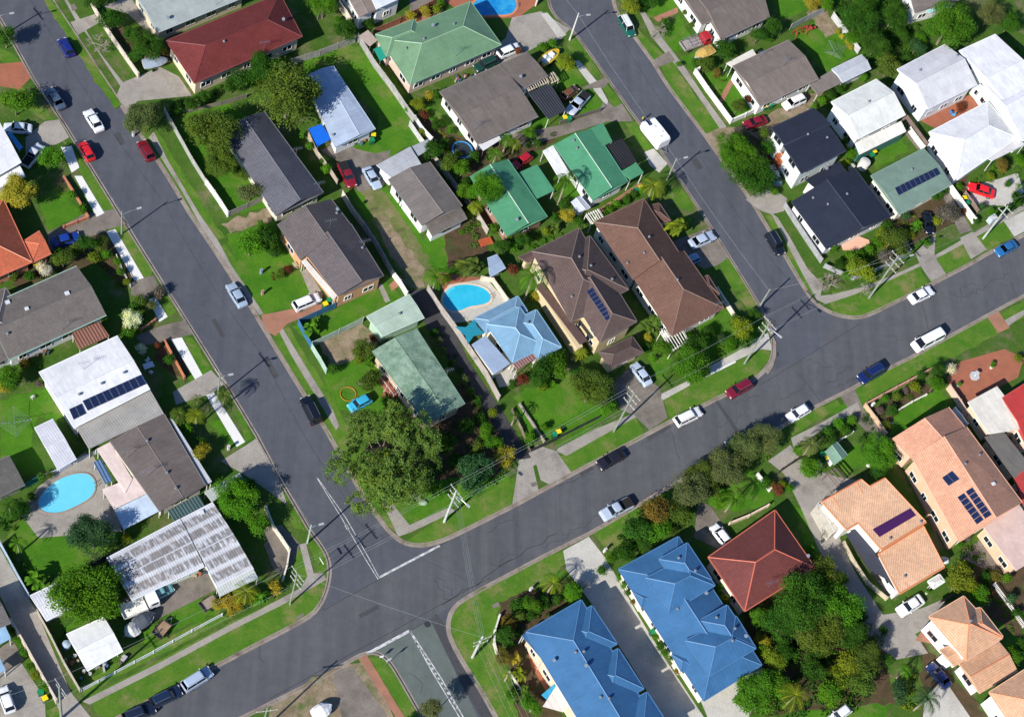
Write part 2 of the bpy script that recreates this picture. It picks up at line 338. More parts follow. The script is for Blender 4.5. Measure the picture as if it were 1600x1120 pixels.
def house(name, label, secs, wall=(.62, .56, .45), cat='house', fascia=None, group=None, vents=(), solar=(), sky_l=(), dishes=(), aerials=(), frame=(.75, .75, .72), win=True):
    c0 = G(sum(p[0] for p in secs[0][0])/4, sum(p[1] for p in secs[0][0])/4, .12)
    t = thing(name, label, cat, (c0.x, c0.y, .12), group=group); tris = []
    t['rz'] = 0.0
    for si, sec in enumerate(secs):
        P, h, pitch, ends, mk, col = sec[:6]; op = sec[6] if len(sec) > 6 else {}
        h = h+.12+.003*si
        C = [G(x, y, h) for x, y in P]; mats = [M[mk], M['plain']]
        fz = op.get('fascia', fascia) or tuple(min(1, x*1.1+.02) for x in col)
        over = op.get('over', .5); wcol = op.get('wall', wall); z0 = op.get('z0', .0)+.0
        rf = MB(); fs = MB(); caps = MB(); wl = MB(); T = .12
        A, B, Cc, D = C[:4]
        up = (A-D).cross(B-A)
        if (B-A).cross(D-A).z < 0: A, B, Cc, D = B, A, D, Cc; ends = ends[::-1] if ends in ('hg', 'gh') else ends
        # now A->B, then D is to the left of AB
        wd = ((D-A).length+(Cc-B).length)/2
        if ends == 'poly':
            Q = C if sum(C[i-1].x*C[i].y-C[i].x*C[i-1].y for i in range(len(C))) > 0 else C[::-1]
            tl = op.get('tilt')
            if tl:    # (direction in the plan, rise per metre)
                o_ = Q[0]; Q = [q+Vector((0, 0, tl[2]*((q.x-o_.x)*tl[0]+(q.y-o_.y)*tl[1]))) for q in Q]
            rf.face_uv(Q, 0, Q[0], Vector((tl[1], -tl[0], 0)) if tl else None); dn = Vector((0, 0, .22))
            for i in range(len(Q)): fs.quad([Q[i-1]-dn, Q[i]-dn, Q[i], Q[i-1]]); cap_line(caps, Q[i-1], Q[i], .16)
            tris += [(Q[0], Q[i], Q[i+1]) for i in range(1, len(Q)-1)]
            for a, b in op.get('lines', ()):
                ha, hb = hit([(Q[0]+(Q[0]-Q[2])*9, Q[1]+(Q[1]-Q[0])*30, Q[2]+(Q[2]-Q[0])*30)]+tris, *a), hit(tris, *b)
                if ha and hb: cap_line(caps, ha[1], hb[1], .14)
            foot = inset([(q.x, q.y) for q in Q], over); wl.prism(foot, z0, h-.25, top=False)
        elif ends in ('flat', 'skill'):
            Q = [A, B, Cc, D]
            if ends == 'skill':   # falls from CD to AB
                r = math.tan(math.radians(abs(pitch)))*wd
                if pitch > 0: Q = [A, B, Cc+Vector((0, 0, r)), D+Vector((0, 0, r))]
                else: Q = [A+Vector((0, 0, r)), B+Vector((0, 0, r)), Cc, D]
            rf.face_uv(Q, 0); dn = Vector((0, 0, .13))
            for i in range(4):
                a, b = Q[i-1], Q[i]; fs.quad([a-dn, b-dn, b, a])
            fs.quad([q-dn for q in Q[::-1]])
            tris += [(Q[0], Q[1], Q[2]), (Q[0], Q[2], Q[3])]
            foot = inset([(q.x, q.y) for q in Q], over)
            if op.get('walls', False):
                wl.prism(foot, z0, h-.14, top=True)
            else:
                for i in range(4):
                    x, y = inset([(q.x, q.y) for q in Q], .12)[i]; wl.box((x, y, (z0+Q[i].z-.13)/2), (.1, .1, Q[i].z-.13-z0))
        else:
            rise = math.tan(math.radians(pitch))*wd/2; tt = op.get('t', .5)
            ab = (B-A).normalized(); ins = wd/2*op.get('hipk', 1.0); m0, m1 = A+(D-A)*tt, B+(Cc-B)*tt
            ln = (m1-m0).length; i0 = ins if ends[0] == 'h' else 0; i1 = ins if ends[1] == 'h' else 0
            if i0+i1 > ln-.3: k = (ln-.3)/(i0+i1); i0 *= k; i1 *= k
            dz = Vector((0, 0, rise)); r0 = m0+(m1-m0).normalized()*i0+dz; r1 = m1-(m1-m0).normalized()*i1+dz
            rf.face_uv([A, B, r1, r0], 0, A, B-A); rf.face_uv([Cc, D, r0, r1], 0, Cc, D-Cc)
            tris += [(A, B, r1), (A, r1, r0), (Cc, D, r0), (Cc, r0, r1)]
            if ends[0] == 'h': rf.face_uv([D, A, r0], 0, D, A-D); tris.append((D, A, r0)); [cap_line(caps, q, r0) for q in (A, D)]
            if ends[1] == 'h': rf.face_uv([B, Cc, r1], 0, B, Cc-B); tris.append((B, Cc, r1)); [cap_line(caps, q, r1) for q in (B, Cc)]
            cap_line(caps, r0, r1)
            dn = Vector((0, 0, .2))
            loop = [A, B] + ([] if ends[1] == 'h' else [r1]) + [Cc, D] + ([] if ends[0] == 'h' else [r0])
            for i in range(len(loop)): fs.quad([loop[i-1]-dn, loop[i]-dn, loop[i], loop[i-1]])
            fs.quad([p-dn for p in (D, Cc, B, A)])
            ctr = (A+B+Cc+D)/4     # gutter, a little proud of the eave
            for a, b in ((A, B), (Cc, D)) + (((B, Cc),) if ends[1] == 'h' else ()) + (((D, A),) if ends[0] == 'h' else ()):
                e = (b-a).normalized(); o_ = Vector((e.y, -e.x, 0)).normalized()
                if o_.dot(a-ctr) < 0: o_ = -o_
                m_ = (a+b)/2+o_*.06; fs.box((m_.x, m_.y, h-.05), ((b-a).length, .13, .12), math.atan2(e.y, e.x))
            foot = inset([(q.x, q.y) for q in (A, B, Cc, D)], over)
            if op.get('walls', True):
                wl.prism(foot, z0, h-.2, top=False)
                for e_, rr, (p, q) in ((ends[0], r0, (3, 0)), (ends[1], r1, (1, 2))):
                    if e_ == 'g':
                        a = Vector((*foot[p], h-.2)); b = Vector((*foot[q], h-.2)); mm = a+(b-a)*tt; mm.z = r0.z-.22
                        wl.quad([a, b, mm])
            else:
                for x, y in foot: wl.box((x, y, (z0+h-.2)/2), (.1, .1, h-.2-z0))
        if op.get('walls', ends not in ('flat', 'skill')):
            wo = part('wall', wl, M['wall'], t, wcol)
            if win and op.get('win', True): windows(wo if False else t, foot, z0+.12, h-.2, frame)
        else:
            part('post', wl, M['plain'], t, (.6, .6, .58))
        ro = part('roof', rf, mats, t, col)
        part('gutter', fs, M['plain'], ro, fz)
        if op.get('cap', 1): part('ridge_cap', caps, M['plain'], ro, op.get('cap') if isinstance(op.get('cap'), tuple) else tuple(x*.9 for x in col))
    ROOFS[label] = tris; HOUSE[label] = t
    for px, py in vents:
        b = hit(tris, px, py)
        if b:
            mb = MB(); p = b[1]; mb.tube(p-Vector((0, 0, .1)), p+Vector((0, 0, .25)), .12, n=8); mb.tube(p+Vector((0, 0, .25)), p+Vector((0, 0, .42)), .23, .13, 10)
            part('roof_vent', mb, M['plain'], t, (.16, .17, .19))
    for px, py in aerials:
        b = hit(tris, px, py)
        if b:
            mb = MB(); p = b[1]; q = p+Vector((0, 0, 1.9)); mb.tube(p-Vector((0, 0, .1)), q, .03)
            e = Vector((.8, .3, 0)); mb.tube(q-e, q+e, .022)
            for k in range(-3, 4): w = Vector((-.15, .4, 0))*(1-.1*abs(k)); c = q+e*k/3; mb.tube(c-w, c+w, .014, n=4)
            part('aerial', mb, M['chrome'], t)
    for px, py in dishes:
        b = hit(tris, px, py)
        if b:
            mb = MB(); p = b[1]; mb.tube(p, p+Vector((0, 0, .5)), .03); c = p+Vector((0, 0, .6)); d = Vector((-.5, -.6, .6)).normalized()
            x = d.orthogonal().normalized(); y = d.cross(x)
            rim = [c+(x*math.cos(a)+y*math.sin(a))*.28+d*.1 for a in [k*math.pi/6 for k in range(12)]]
            for i in range(12): mb.quad([rim[i-1], rim[i], c]); mb.quad([rim[i], rim[i-1], c-d*.02])
            part('satellite_dish', mb, M['plain'], t, (.12, .14, .18))
    for px, py, s in sky_l:
        b = hit(tris, px, py)
        if b:
            mb = MB(); p = b[1]; mb.box((p.x, p.y, p.z+.08), (s, s, .3), .5); part('skylight', mb, M['plain'], t, (.55, .57, .6))
    for quad, nx, ny in solar:
        hs = [hit(tris, *q) for q in quad]
        if all(hs):
            nn = hs[0][2]; nn = nn if nn.z > 0 else -nn; q = [x[1]+nn*.12 for x in hs]
            for i in range(nx):
                for j in range(ny):
                    def pt(u, v): return bez(bez(q[0], q[1], u), bez(q[3], q[2], u), v)
                    g = .04; c = [pt((i+a)/nx, (j+b_)/ny) for a, b_ in ((g, g), (1-g, g), (1-g, 1-g), (g, 1-g))]
                    mb = MB(); fr = nn*.05; lo = [p-fr for p in c]
                    mb.quad(c, 1)
                    for k in range(4): mb.quad([lo[k-1], lo[k], c[k], c[k-1]], 1)
                    cc = sum(c, Vector())/4; ci = [cc+(p-cc)*.95+nn*.006 for p in c]; mb.quad(ci, 0)
                    part('solar_panel', mb, [M['solar'], M['chrome']], t)
    return t
# ---------------------------------------------------------------- vehicles (front towards +x, wheels on z = 0)
def loft(mb, secs, mi=0, close=True):
    """secs: list of rings (same length) of points"""
    for a, b in zip(secs, secs[1:]):
        for i in range(len(a)): mb.quad([a[i-1], a[i], b[i], b[i-1]], mi)
    if close: mb.quad(secs[0][::-1], mi) ; mb.quad(secs[-1], mi)
KINDS = {  # length, width, bonnet height, roof height, cabin front base, cabin front roof, cabin rear roof, cabin rear base (fraction of length from the nose), tail height
 'sedan': (4.7, 1.8, .92, 1.45, .27, .40, .72, .86, 1.0),
 'hatch': (4.1, 1.72, .92, 1.47, .24, .38, .84, .97, 1.0),
 'wagon': (4.8, 1.82, .98, 1.55, .25, .37, .90, .985, 1.02),
 'suv': (4.8, 1.9, 1.05, 1.8, .24, .34, .92, .985, 1.1),
 'ute': (5.1, 1.85, 1.05, 1.7, .25, .35, .56, .62, 1.02),
 'van': (5.3, 1.95, 1.15, 2.05, .10, .24, .97, .99, 1.15),
}
PROTO = {}
def car_proto(kind):
    Ln, Wd, hb, hr, a, b_, c, d, ht = KINDS[kind]; root = bpy.data.objects.new(kind, None)
    X = lambda f: Ln*(.5-f)
    body = MB(); rings = []
    st = [(0, .80, .42, .60), (.02, .90, .32, hb-.22), (.07, .97, .24, hb-.10), (.2, 1, .22, hb-.02), (a, 1, .22, hb+.02), (.5, 1, .22, hb+.03), (d, 1, .22, ht), (.94, .98, .24, ht-.02), (.985, .92, .32, ht-.12), (1, .84, .42, ht-.34)]
    if kind == 'van': st = [(0, .84, .4, .8), (.02, .93, .3, hb-.12), (.06, .98, .24, hb), (.1, 1, .22, hb+.03), (.5, 1, .22, hb+.03), (.95, 1, .22, hb+.03), (.99, .97, .26, hb), (1, .93, .32, hb-.1)]
    for f, w, zl, zt in st:
        y = Wd/2*w; x = X(f); zm = zl+(zt-zl)*.55
        rings.append([(x, -y*.86, zl), (x, -y, zl+.12), (x, -y, zm), (x, -y*.93, zt-.06), (x, -y*.80, zt), (x, 0, zt+.025), (x, y*.80, zt), (x, y*.93, zt-.06), (x, y, zm), (x, y, zl+.12), (x, y*.86, zl), (x, 0, zl)])
    loft(body, rings)
    pm = M['paint']
    bo = place('body', body.mesh('body', [pm], True), root)
    # glasshouse: glass all round, roof skin and pillars in paint
    zb = hb-.02; yb, yr = Wd/2*.86, Wd/2*.70
    bb = [(X(a), zb), (X(b_), hr-.05), (X(c), hr-.05), (X(d), min(ht, hb+.06)-.03)]
    rm = MB()
    F0, F1, R1, R0_ = bb
    top = [(F1[0], -yr, F1[1]), (F1[0], yr, F1[1]), (R1[0], yr, R1[1]), (R1[0], -yr, R1[1])]
    midx = (F1[0]+R1[0])/2
    rg = []
    for x, w, z in ((F1[0]+.04, .93, F1[1]-.02), (F1[0]-.15, 1, F1[1]+.04), (midx, 1, hr), (R1[0]+.15, 1, R1[1]+.04), (R1[0]-.04, .93, R1[1]-.02)):
        y = yr*w; rg.append([(x, -y-.03, z-.06), (x, -y*.8, z), (x, 0, z+.02), (x, y*.8, z), (x, y+.03, z-.06), (x, 0, z-.08)])
    loft(rm, rg)
    for s in (-1, 1):   # pillars
        for (x0, z0), (x1, z1) in ((F0, F1), (R0_, R1), (((X((a+d)/2)), zb), (midx, hr-.08))):
            rm.tube((x0, s*yb*1.0, z0), (x1, s*(yr+.02), z1-.02), .04, n=4)
    place('cabin_roof', rm.mesh('cabin_roof', [pm], True), bo)
    def gl(name, pts):
        g = MB(); g.quad(pts); g.quad(pts[::-1]); place(name, g.mesh(name, [M['glass']]), root)
    gl('windscreen', [(F0[0], -yb, F0[1]), (F0[0], yb, F0[1]), (F1[0], yr, F1[1]), (F1[0], -yr, F1[1])])
    gl('rear_window', [(R0_[0], yb, R0_[1]), (R0_[0], -yb, R0_[1]), (R1[0], -yr, R1[1]), (R1[0], yr, R1[1])])
    for s in (-1, 1): gl('side_window', [(F0[0], s*yb, F0[1]), (R0_[0], s*yb, R0_[1]), (R1[0], s*yr, R1[1]), (F1[0], s*yr, F1[1])])
    for fx in (.17, .81):
        for s in (-1, 1):
            w = MB(); y = s*(Wd/2-.11); w.tube((X(fx), y-.11, .33), (X(fx), y+.11, .33), .33, n=14)
            wo = place('wheel', w.mesh('wheel', [M['tyre']]), root)
            r = MB(); r.tube((X(fx), y+s*.10, .33), (X(fx), y+s*.125, .33), .2, n=8); place('rim', r.mesh('rim', [M['chrome']]), wo)
    for s in (-1, 1):
        l = MB(); l.box((X(.022), s*Wd*.34, hb-.27), (.12, .34, .14)); place('headlight', l.mesh('headlight', [M['lamp']]), root)
        l = MB(); l.box((X(.985), s*Wd*.38, ht-.26), (.10, .22, .16)); place('tail_light', l.mesh('tail_light', [M['red_lamp']]), root)
        l = MB(); l.box((X(a+.06), s*(Wd/2+.06), hb+.08), (.12, .2, .13)); place('mirror', l.mesh('mirror', [pm]), root)
    if kind == 'ute':
        t = MB(); x0, x1 = X(.63), X(.985)
        t.box(((x0+x1)/2, 0, ht+.03), (abs(x0-x1), Wd*.80, .03)); place('tray', t.mesh('tray', [M['tyre']]), root)
    if kind in ('suv', 'wagon'):
        for s in (-1, 1):
            t = MB(); t.tube((F1[0]-.2, s*yr*.88, hr+.07), (R1[0]+.2, s*yr*.88, hr+.07), .025); place('roof_rail', t.mesh('roof_rail', [M['chrome']]), root)
    return root
USED = set()
def car(kind, f, r, col, label, name='parked_car', z=.0, cat='car', group='cars and vans parked about the streets and yards', scale=None):
    if kind not in PROTO:
        PROTO[kind] = car_proto(kind); o = PROTO[kind]; COL.objects.link(o)
    else: o = copy_tree(PROTO[kind])
    a, b = G(*f, z+.7), G(*r, z+.7); c = (a+b)/2; d = a-b
    o.name = name; o.location = (c.x, c.y, z); o.rotation_euler = (0, 0, math.atan2(d.y, d.x))
    L0 = KINDS[kind][0]; s = scale or max(.9, min(1.1, d.length/L0)); o.scale = (s, min(s, 1.04), 1)
    tag(o, label, cat, group); LABELS.setdefault(label, []).append(name)
    for q in o.children_recursive:
        q.color = (*col, 1)
    return o
# ---------------------------------------------------------------- crowns
def leaves(pos, nrm, size, rng, asp=.6, colr=None):
    n = len(pos); t = rng.normal(size=(n, 3)); u = np.cross(nrm, t); u /= np.linalg.norm(u, axis=1)[:, None]+1e-9
    w = np.cross(nrm, u); s = size*(.7+.6*rng.random(n))[:, None]
    u = u*s*.5; w = w*s*.5*asp
    return np.stack([pos-u-w*.3, pos-w, pos+u+w*.3, pos+w], 1)
def fast_mesh(name, quads, vcol, mats):
    n = len(quads); me = bpy.data.meshes.new(name)
    me.vertices.add(4*n); me.vertices.foreach_set('co', quads.reshape(-1).astype(np.float32))
    me.loops.add(4*n); me.loops.foreach_set('vertex_index', np.arange(4*n, dtype=np.int32))
    me.polygons.add(n); me.polygons.foreach_set('loop_start', np.arange(0, 4*n, 4, dtype=np.int32))
    a = me.color_attributes.new('v', 'FLOAT_COLOR', 'CORNER'); c = np.ones((4*n, 4), np.float32); c[:, :3] = np.repeat(vcol, 4, 0)
    a.data.foreach_set('color', c.reshape(-1)); me.update(calc_edges=True)
    for m_ in mats: me.materials.append(m_)
    return me
def crown_mesh(seed, nl, leaf, lobes=10, spread=.62, lr=(.3, .45), flat=.75, sub=22, sigma=.10, droop=0, name='crown'):
    """unit crown (radius 1); leaf = leaf-clump size as a share of the radius"""
    g = np.random.default_rng(seed); C = []; Rr = []
    for i in range(lobes):
        a = g.random()*2*np.pi; r = spread*np.sqrt(g.random())*(1 if i else 0); z = (g.random()*1.1-.45)*(1-r*.7)
        C.append((r*np.cos(a), r*np.sin(a), z*flat)); Rr.append(g.uniform(*lr))
    C = np.array(C); Rr = np.array(Rr); P = []; Nn = []; V = []
    per = nl//(lobes*sub)+1
    for i in range(lobes):
        lt = g.random()
        for k in range(sub):
            d = g.normal(size=3); d[2] += .35; d /= np.linalg.norm(d)
            c = C[i]+d*Rr[i]*(1-.25*g.random()**2)*np.array([1, 1, .85])
            q = c+g.normal(size=(per, 3))*sigma*Rr[i]/.38*np.array([1, 1, .8 if not droop else 1.5]); ct = g.random(); hue = g.random()
            nn = d+g.normal(size=(per, 3))*.55+np.array([0, 0, .25]); nn /= np.linalg.norm(nn, axis=1)[:, None]
            P.append(q); Nn.append(nn); V.append(np.stack([np.clip(.25*lt+.45*ct+.4*g.random(per), 0, 1), np.clip(.4*lt+.5*hue+.2*g.random(per)-.1, 0, 1), np.zeros(per)], 1))
    P = np.concatenate(P); Nn = np.concatenate(Nn); V = np.concatenate(V)
    return fast_mesh(name, leaves(P, Nn, leaf, g), V, [M['leaf']])
def palm_mesh(seed, nf=15, sub=13, elev=.5, up=.25, wid=.017, name='crown'):
    g = np.random.default_rng(seed); Q = []; V = []
    for k in range(nf):
        a = 2*np.pi*(k+g.random()*.6)/nf*(1 if k < nf else 1); e0 = g.uniform(.15, 1.1)*elev*1.6; ln = g.uniform(.85, 1.1)
        p = np.array([0, 0, 0.]); el = e0; dirh = np.array([np.cos(a), np.sin(a), 0]); side = np.array([-np.sin(a), np.cos(a), 0]); t0 = g.random()
        for j in range(sub):
            st = ln/sub; d = dirh*np.cos(el)+np.array([0, 0, np.sin(el)]); p2 = p+d*st; el -= (1.7+e0)/sub
            w = .17*np.sin(np.pi*min(1, (j+1.2)/(sub+.6)))**.7*ln
            for s in (-1, 1):
                for h in (.0, .5):
                    b = p+(p2-p)*h; tip = b+side*s*w+d*w*.7-np.array([0, 0, w*.35]); o = d*wid*.75
                    Q.append([b-o*.4, b+o, tip+o*.3, tip-o*.1]); V.append((np.clip(.3*t0+.6*g.random(), 0, 1), np.clip(t0*.8, 0, 1), 0))
            n_ = side*.012
            Q.append([p-n_, p+n_, p2+n_, p2-n_]); V.append((.8, .8, 0)); p = p2
    return fast_mesh(name, np.array(Q), np.array(V), [M['leaf']])
def broad_mesh(seed, nf=18, name='crown'):   # banana and ginger clumps: a few broad arching blades
    g = np.random.default_rng(seed); Q = []; V = []
    for k in range(nf):
        a = g.random()*6.28; e = g.uniform(.3, 1.3); r0 = g.random()*.35; b = g.random()*6.28; p = np.array([np.cos(b)*r0, np.sin(b)*r0, -.5*g.random()])
        dh = np.array([np.cos(a), np.sin(a), 0]); sd_ = np.array([-np.sin(a), np.cos(a), 0]); t0 = g.random(); ln = g.uniform(.55, .95); m_ = 6
        for j in range(m_):
            d = dh*np.cos(e)+np.array([0, 0, np.sin(e)]); p2 = p+d*ln/m_; e -= 1.9/m_
            w = lambda q: .15*np.sin(np.pi*min(1, .12+q*.88))+.01
            for s in (-1, 1):
                w0, w1 = w(j/m_), w((j+1)/m_); z = np.array([0, 0, .35])
                Q.append([p, p+sd_*s*w0+z*w0, p2+sd_*s*w1+z*w1, p2]); V.append((np.clip(.5*t0+.5*g.random(), 0, 1), t0*.7, 0))
            p = p2
    return fast_mesh(name, np.array(Q), np.array(V), [M['leaf']])
def bare_mesh(seed, depth=5, name='branches'):
    g = random.Random(seed); mb = MB()
    def rec(p, d, ln, r, k):
        q = p+d*ln; mb.tube(p, q, r, r*.7, n=4 if k < 2 else 3, cap=False)
        if k == 0: return
        for _ in range(3 if k > 1 else 4):
            nd = (d+Vector((g.gauss(0, .6), g.gauss(0, .6), g.gauss(.0, .35)))).normalized(); rec(q, nd, ln*g.uniform(.6, .85), r*.62, k-1)
    for _ in range(5):
        rec(Vector((0, 0, -.5)), Vector((g.gauss(0, .8), g.gauss(0, .8), .6)).normalized(), .38, .04, depth-1)
    return mb.mesh(name, [M['bark']])
def trunk_mesh(seed):   # unit: from z=0 to z=1, radius about .05, with limbs spreading into the crown
    g = random.Random(seed); mb = MB(); p = Vector((0, 0, 0)); r = .06
    for k in range(4):
        q = p+Vector((g.gauss(0, .025), g.gauss(0, .025), .2)); mb.tube(p, q, r, r*.85, n=7, cap=False); p = q; r *= .85
    for k in range(6):
        a = k*1.05+g.random()*.5; q = p+Vector((math.cos(a)*.22, math.sin(a)*.22, .13+.1*g.random())); mb.tube(p, q, r*.6, r*.4, n=5, cap=False)
        for s in (-.5, .5): mb.tube(q, q+Vector((math.cos(a+s)*.2, math.sin(a+s)*.2, .12)), r*.4, r*.15, n=4)
    return mb.mesh('trunk', [M['bark']])
CROWN = {
 'l': [crown_mesh(11, 17000, .060, 13, .62, (.28, .42), .70, 30, .085), crown_mesh(12, 17000, .060, 15, .66, (.25, .4), .66, 30, .085)],
 'm': [crown_mesh(21+i, 5200, .10, 9, .56, (.32, .48), .75, 20, .11) for i in range(3)],
 's': [crown_mesh(31+i, 1100, .20, 6, .5, (.38, .55), .8, 14, .15) for i in range(3)],
 'e': [crown_mesh(41, 52000, .030, 54, .84, (.12, .24), .55, 22, .05, 1)],
 'c': [crown_mesh(51, 7000, .075, 10, .6, (.25, .42), .9, 40, .07, 1), crown_mesh(52, 7000, .075, 11, .6, (.25, .4), .9, 40, .07, 1)],
 'p': [palm_mesh(61), palm_mesh(62, 19), palm_mesh(63, 12)],
 'k': [broad_mesh(71), broad_mesh(72, 26)],
 'n': [bare_mesh(81), bare_mesh(82)],
}
TRUNK = [trunk_mesh(i) for i in (1, 2, 3)]
def palm_trunk():
    mb = MB(); p = Vector((0, 0, 0))
    for k in range(5): q = Vector((.012*k*k/3, 0, (k+1)/5)); mb.tube(p, q, .05-.004*k, .047-.004*k, n=7, cap=False); p = q
    return mb.mesh('trunk', [M['bark']])
PTRUNK = palm_trunk()
TC = {'D': (.034, .105, .012), 'B': (.066, .185, .012), 'O': (.076, .132, .020), 'Y': (.145, .205, .016), 'L': (.30, .27, .03), 'G': (.105, .145, .050),
      'R': (.14, .045, .025), 'W': (.58, .60, .48), 'C': (.040, .105, .040), 'N': (.30, .26, .21), 'E': (.098, .185, .036), 'V': (.13, .11, .11), 'F': (.15, .125, .025)}
WORD = {'D': 'dark green', 'B': 'bright green', 'O': 'olive green', 'Y': 'yellow-green', 'L': 'golden yellow', 'G': 'grey-green', 'R': 'dark red', 'W': 'white-flowered', 'C': 'blue-green', 'N': 'bare grey', 'E': 'olive grey', 'V': 'dull purple', 'F': 'orange-tinged'}
def plant(x, y, r, code, where, h=None, word=None):
    """x, y, r: middle and half width of the crown in the photo, in pixels; code: shape + colour; h: height of the middle of the crown"""
    sh, cl = (code[0], code[1]) if len(code) > 1 else (None, code)
    rm = r/10.0*(1.13 if r > 13 else 1.08)
    if sh is None: sh = 'l' if rm > 2.6 else ('m' if rm > 1.25 else 's')
    if cl == 'N': sh = 'n'
    if h is None: h = {'p': rm*1.4+1.0, 'k': rm*.9+.2, 'n': rm*.9+.8}.get(sh, rm*.95+.25 if rm < 1.3 else rm*.85+1.0)
    c = G(x, y, h+.12); rot = R0.random()*6.28; i = R0.randrange(99)
    kind = {'p': 'palm_tree', 'k': 'leafy_plant', 'n': 'leafless_tree'}.get(sh, 'tree' if rm >= 1.45 else 'shrub')
    cat = {'p': 'palm', 'k': 'plant', 'n': 'bare tree'}.get(sh, 'tree' if rm >= 1.45 else 'shrub')
    base = f"{word or WORD[cl]} {dict(palm_tree='palm', leafy_plant='broad-leaved plant', leafless_tree='leafless tree', tree='tree', shrub='shrub')[kind]} {where}"
    base = base.replace('bare grey leafless', 'bare grey')
    t = thing(kind, base, cat, (c.x, c.y, .12), rot, group={'palm': 'palms in the gardens', 'plant': 'broad-leaved garden plants', 'bare tree': 'leafless trees', 'tree': 'trees in the yards and verges', 'shrub': 'shrubs in the gardens'}[cat])
    k = R0.uniform(.9, 1.12); col = tuple(v*k*R0.uniform(.93, 1.07) for v in TC[cl])
    if cl != 'N':
        o = place('crown' if kind != 'shrub' else 'foliage', CROWN[sh][i % len(CROWN[sh])], t, col); o.location = (0, 0, h)
        o.scale = (rm, rm*R0.uniform(.88, 1.1), rm*(R0.uniform(.8, 1.0)))
    else:
        o = place('branches', CROWN['n'][i % 2], t, TC['N']); o.location = (0, 0, h-rm*.1); o.scale = (rm, rm, rm*.8)
    if sh == 'p':
        q = place('trunk', PTRUNK, t, (.30, .25, .19)); q.scale = (3.2, 3.2, h)
    else:
        q = place('trunk' if kind != 'shrub' else 'stem', TRUNK[i % 3], t, (.20, .16, .12)); q.scale = (max(1., rm*.9), max(1., rm*.9), h*1.0)
        if kind in ('shrub', 'leafy_plant'): q.scale = (rm*.8, rm*.8, h*.9)
    return t

def inside(p, poly):
    c = False
    for i in range(len(poly)):
        (x0, y0), (x1, y1) = poly[i-1], poly[i]
        if (y0 > p[1]) != (y1 > p[1]) and p[0] < (x1-x0)*(p[1]-y0)/(y1-y0)+x0: c = not c
    return c
def undergrowth(px, col, size=.55, dens=.8, hgt=.5, per=46, seed=1):
    """uncountable low planting over a bed: one object"""
    g = np.random.default_rng(seed+int(px[0][0])); W_ = [G(x, y, .13) for x, y in px]; poly = [(p.x, p.y) for p in W_]
    x0, x1 = min(p[0] for p in poly), max(p[0] for p in poly); y0, y1 = min(p[1] for p in poly), max(p[1] for p in poly)
    P = []; Nn = []; V = []
    for _ in range(int((x1-x0)*(y1-y0)*dens)):
        c = (g.uniform(x0, x1), g.uniform(y0, y1))
        if not inside(c, poly): continue
        r = size*g.uniform(.5, 1.3); d = g.normal(size=(per, 3)); d[:, 2] = np.abs(d[:, 2]); d /= np.linalg.norm(d, axis=1)[:, None]
        q = d*np.array([r, r, r*hgt/.5])*(1-.3*g.random((per, 1))); q[:, 0] += c[0]; q[:, 1] += c[1]; q[:, 2] += .13
        nn = d+g.normal(size=(per, 3))*.5; nn /= np.linalg.norm(nn, axis=1)[:, None]; a, b_ = g.random(), g.random()
        P.append(q); Nn.append(nn); V.append(np.stack([np.clip(.6*a+.4*g.random(per), 0, 1), np.clip(b_+.2*g.random(per)-.1, 0, 1), np.zeros(per)], 1))
    if not P: return
    me = fast_mesh('undergrowth', leaves(np.concatenate(P), np.concatenate(Nn), size*.42, g), np.concatenate(V), [M['leaf']])
    o = place('undergrowth', me, None, col); tag(o, None, None, None, 'stuff'); return o
# ---------------------------------------------------------------- ground, blocks, kerbs, paving
edge = random.Random(11)
def flat(name, pts, m, z, kind='structure'):
    """thin sheet on the ground; pts in photo pixels"""
    mb = MB(); P = [G(x, y, z) for x, y in pts]
    if m in ('lawn', 'verge', 'mulch', 'dirt', 'dry_grass', 'ground'):      # ragged edges
        Q = []; j = .22 if m != 'verge' else .10
        for i in range(len(P)):
            a, b = P[i-1], P[i]; k = max(1, int((b-a).length/.9)); nr = Vector((-(b-a).y, (b-a).x, 0)).normalized()
            for t in range(k): Q.append(a+(b-a)*((t+.0)/k)+(nr*edge.gauss(0, j) if t else Vector((0, 0, 0))))
        P = Q
    if sum(P[i-1].x*P[i].y-P[i].x*P[i-1].y for i in range(len(P))) < 0: P = P[::-1]
    mb.quad(P, 0, [(p.x, p.y) for p in P]); return structure(name, mb, M[m], kind)
def ribbon(mb, pts, w, z, side=0, close=False):
    """strip of width w metres along world points; side 0 centred, +1 to the left, -1 to the right"""
    n = len(pts); nr = []
    for i in range(n):
        a = pts[i-1] if i or close else pts[0]; b = pts[(i+1) % n] if i < n-1 or close else pts[-1]
        e = Vector((b[0]-a[0], b[1]-a[1], 0)).normalized(); nr.append(Vector((-e.y, e.x, 0)))
    lo, hi = (-w/2, w/2) if side == 0 else ((0, w) if side > 0 else (-w, 0))
    for i in range(n if close else n-1):
        j = (i+1) % n; a, b = Vector((*pts[i][:2], z)), Vector((*pts[j][:2], z))
        mb.quad([a+nr[i]*lo, b+nr[j]*lo, b+nr[j]*hi, a+nr[i]*hi])
big = MB(); big.quad([(-1500, -1500, -.06), (1500, -1500, -.06), (1500, 1500, -.06), (-1500, 1500, -.06)]); structure('ground', big, M['ground'])
rd = MB(); rd.quad([(-260, -260, 0), (260, -260, 0), (260, 260, 0), (-260, 260, 0)]); structure('road', rd, M['asphalt'])
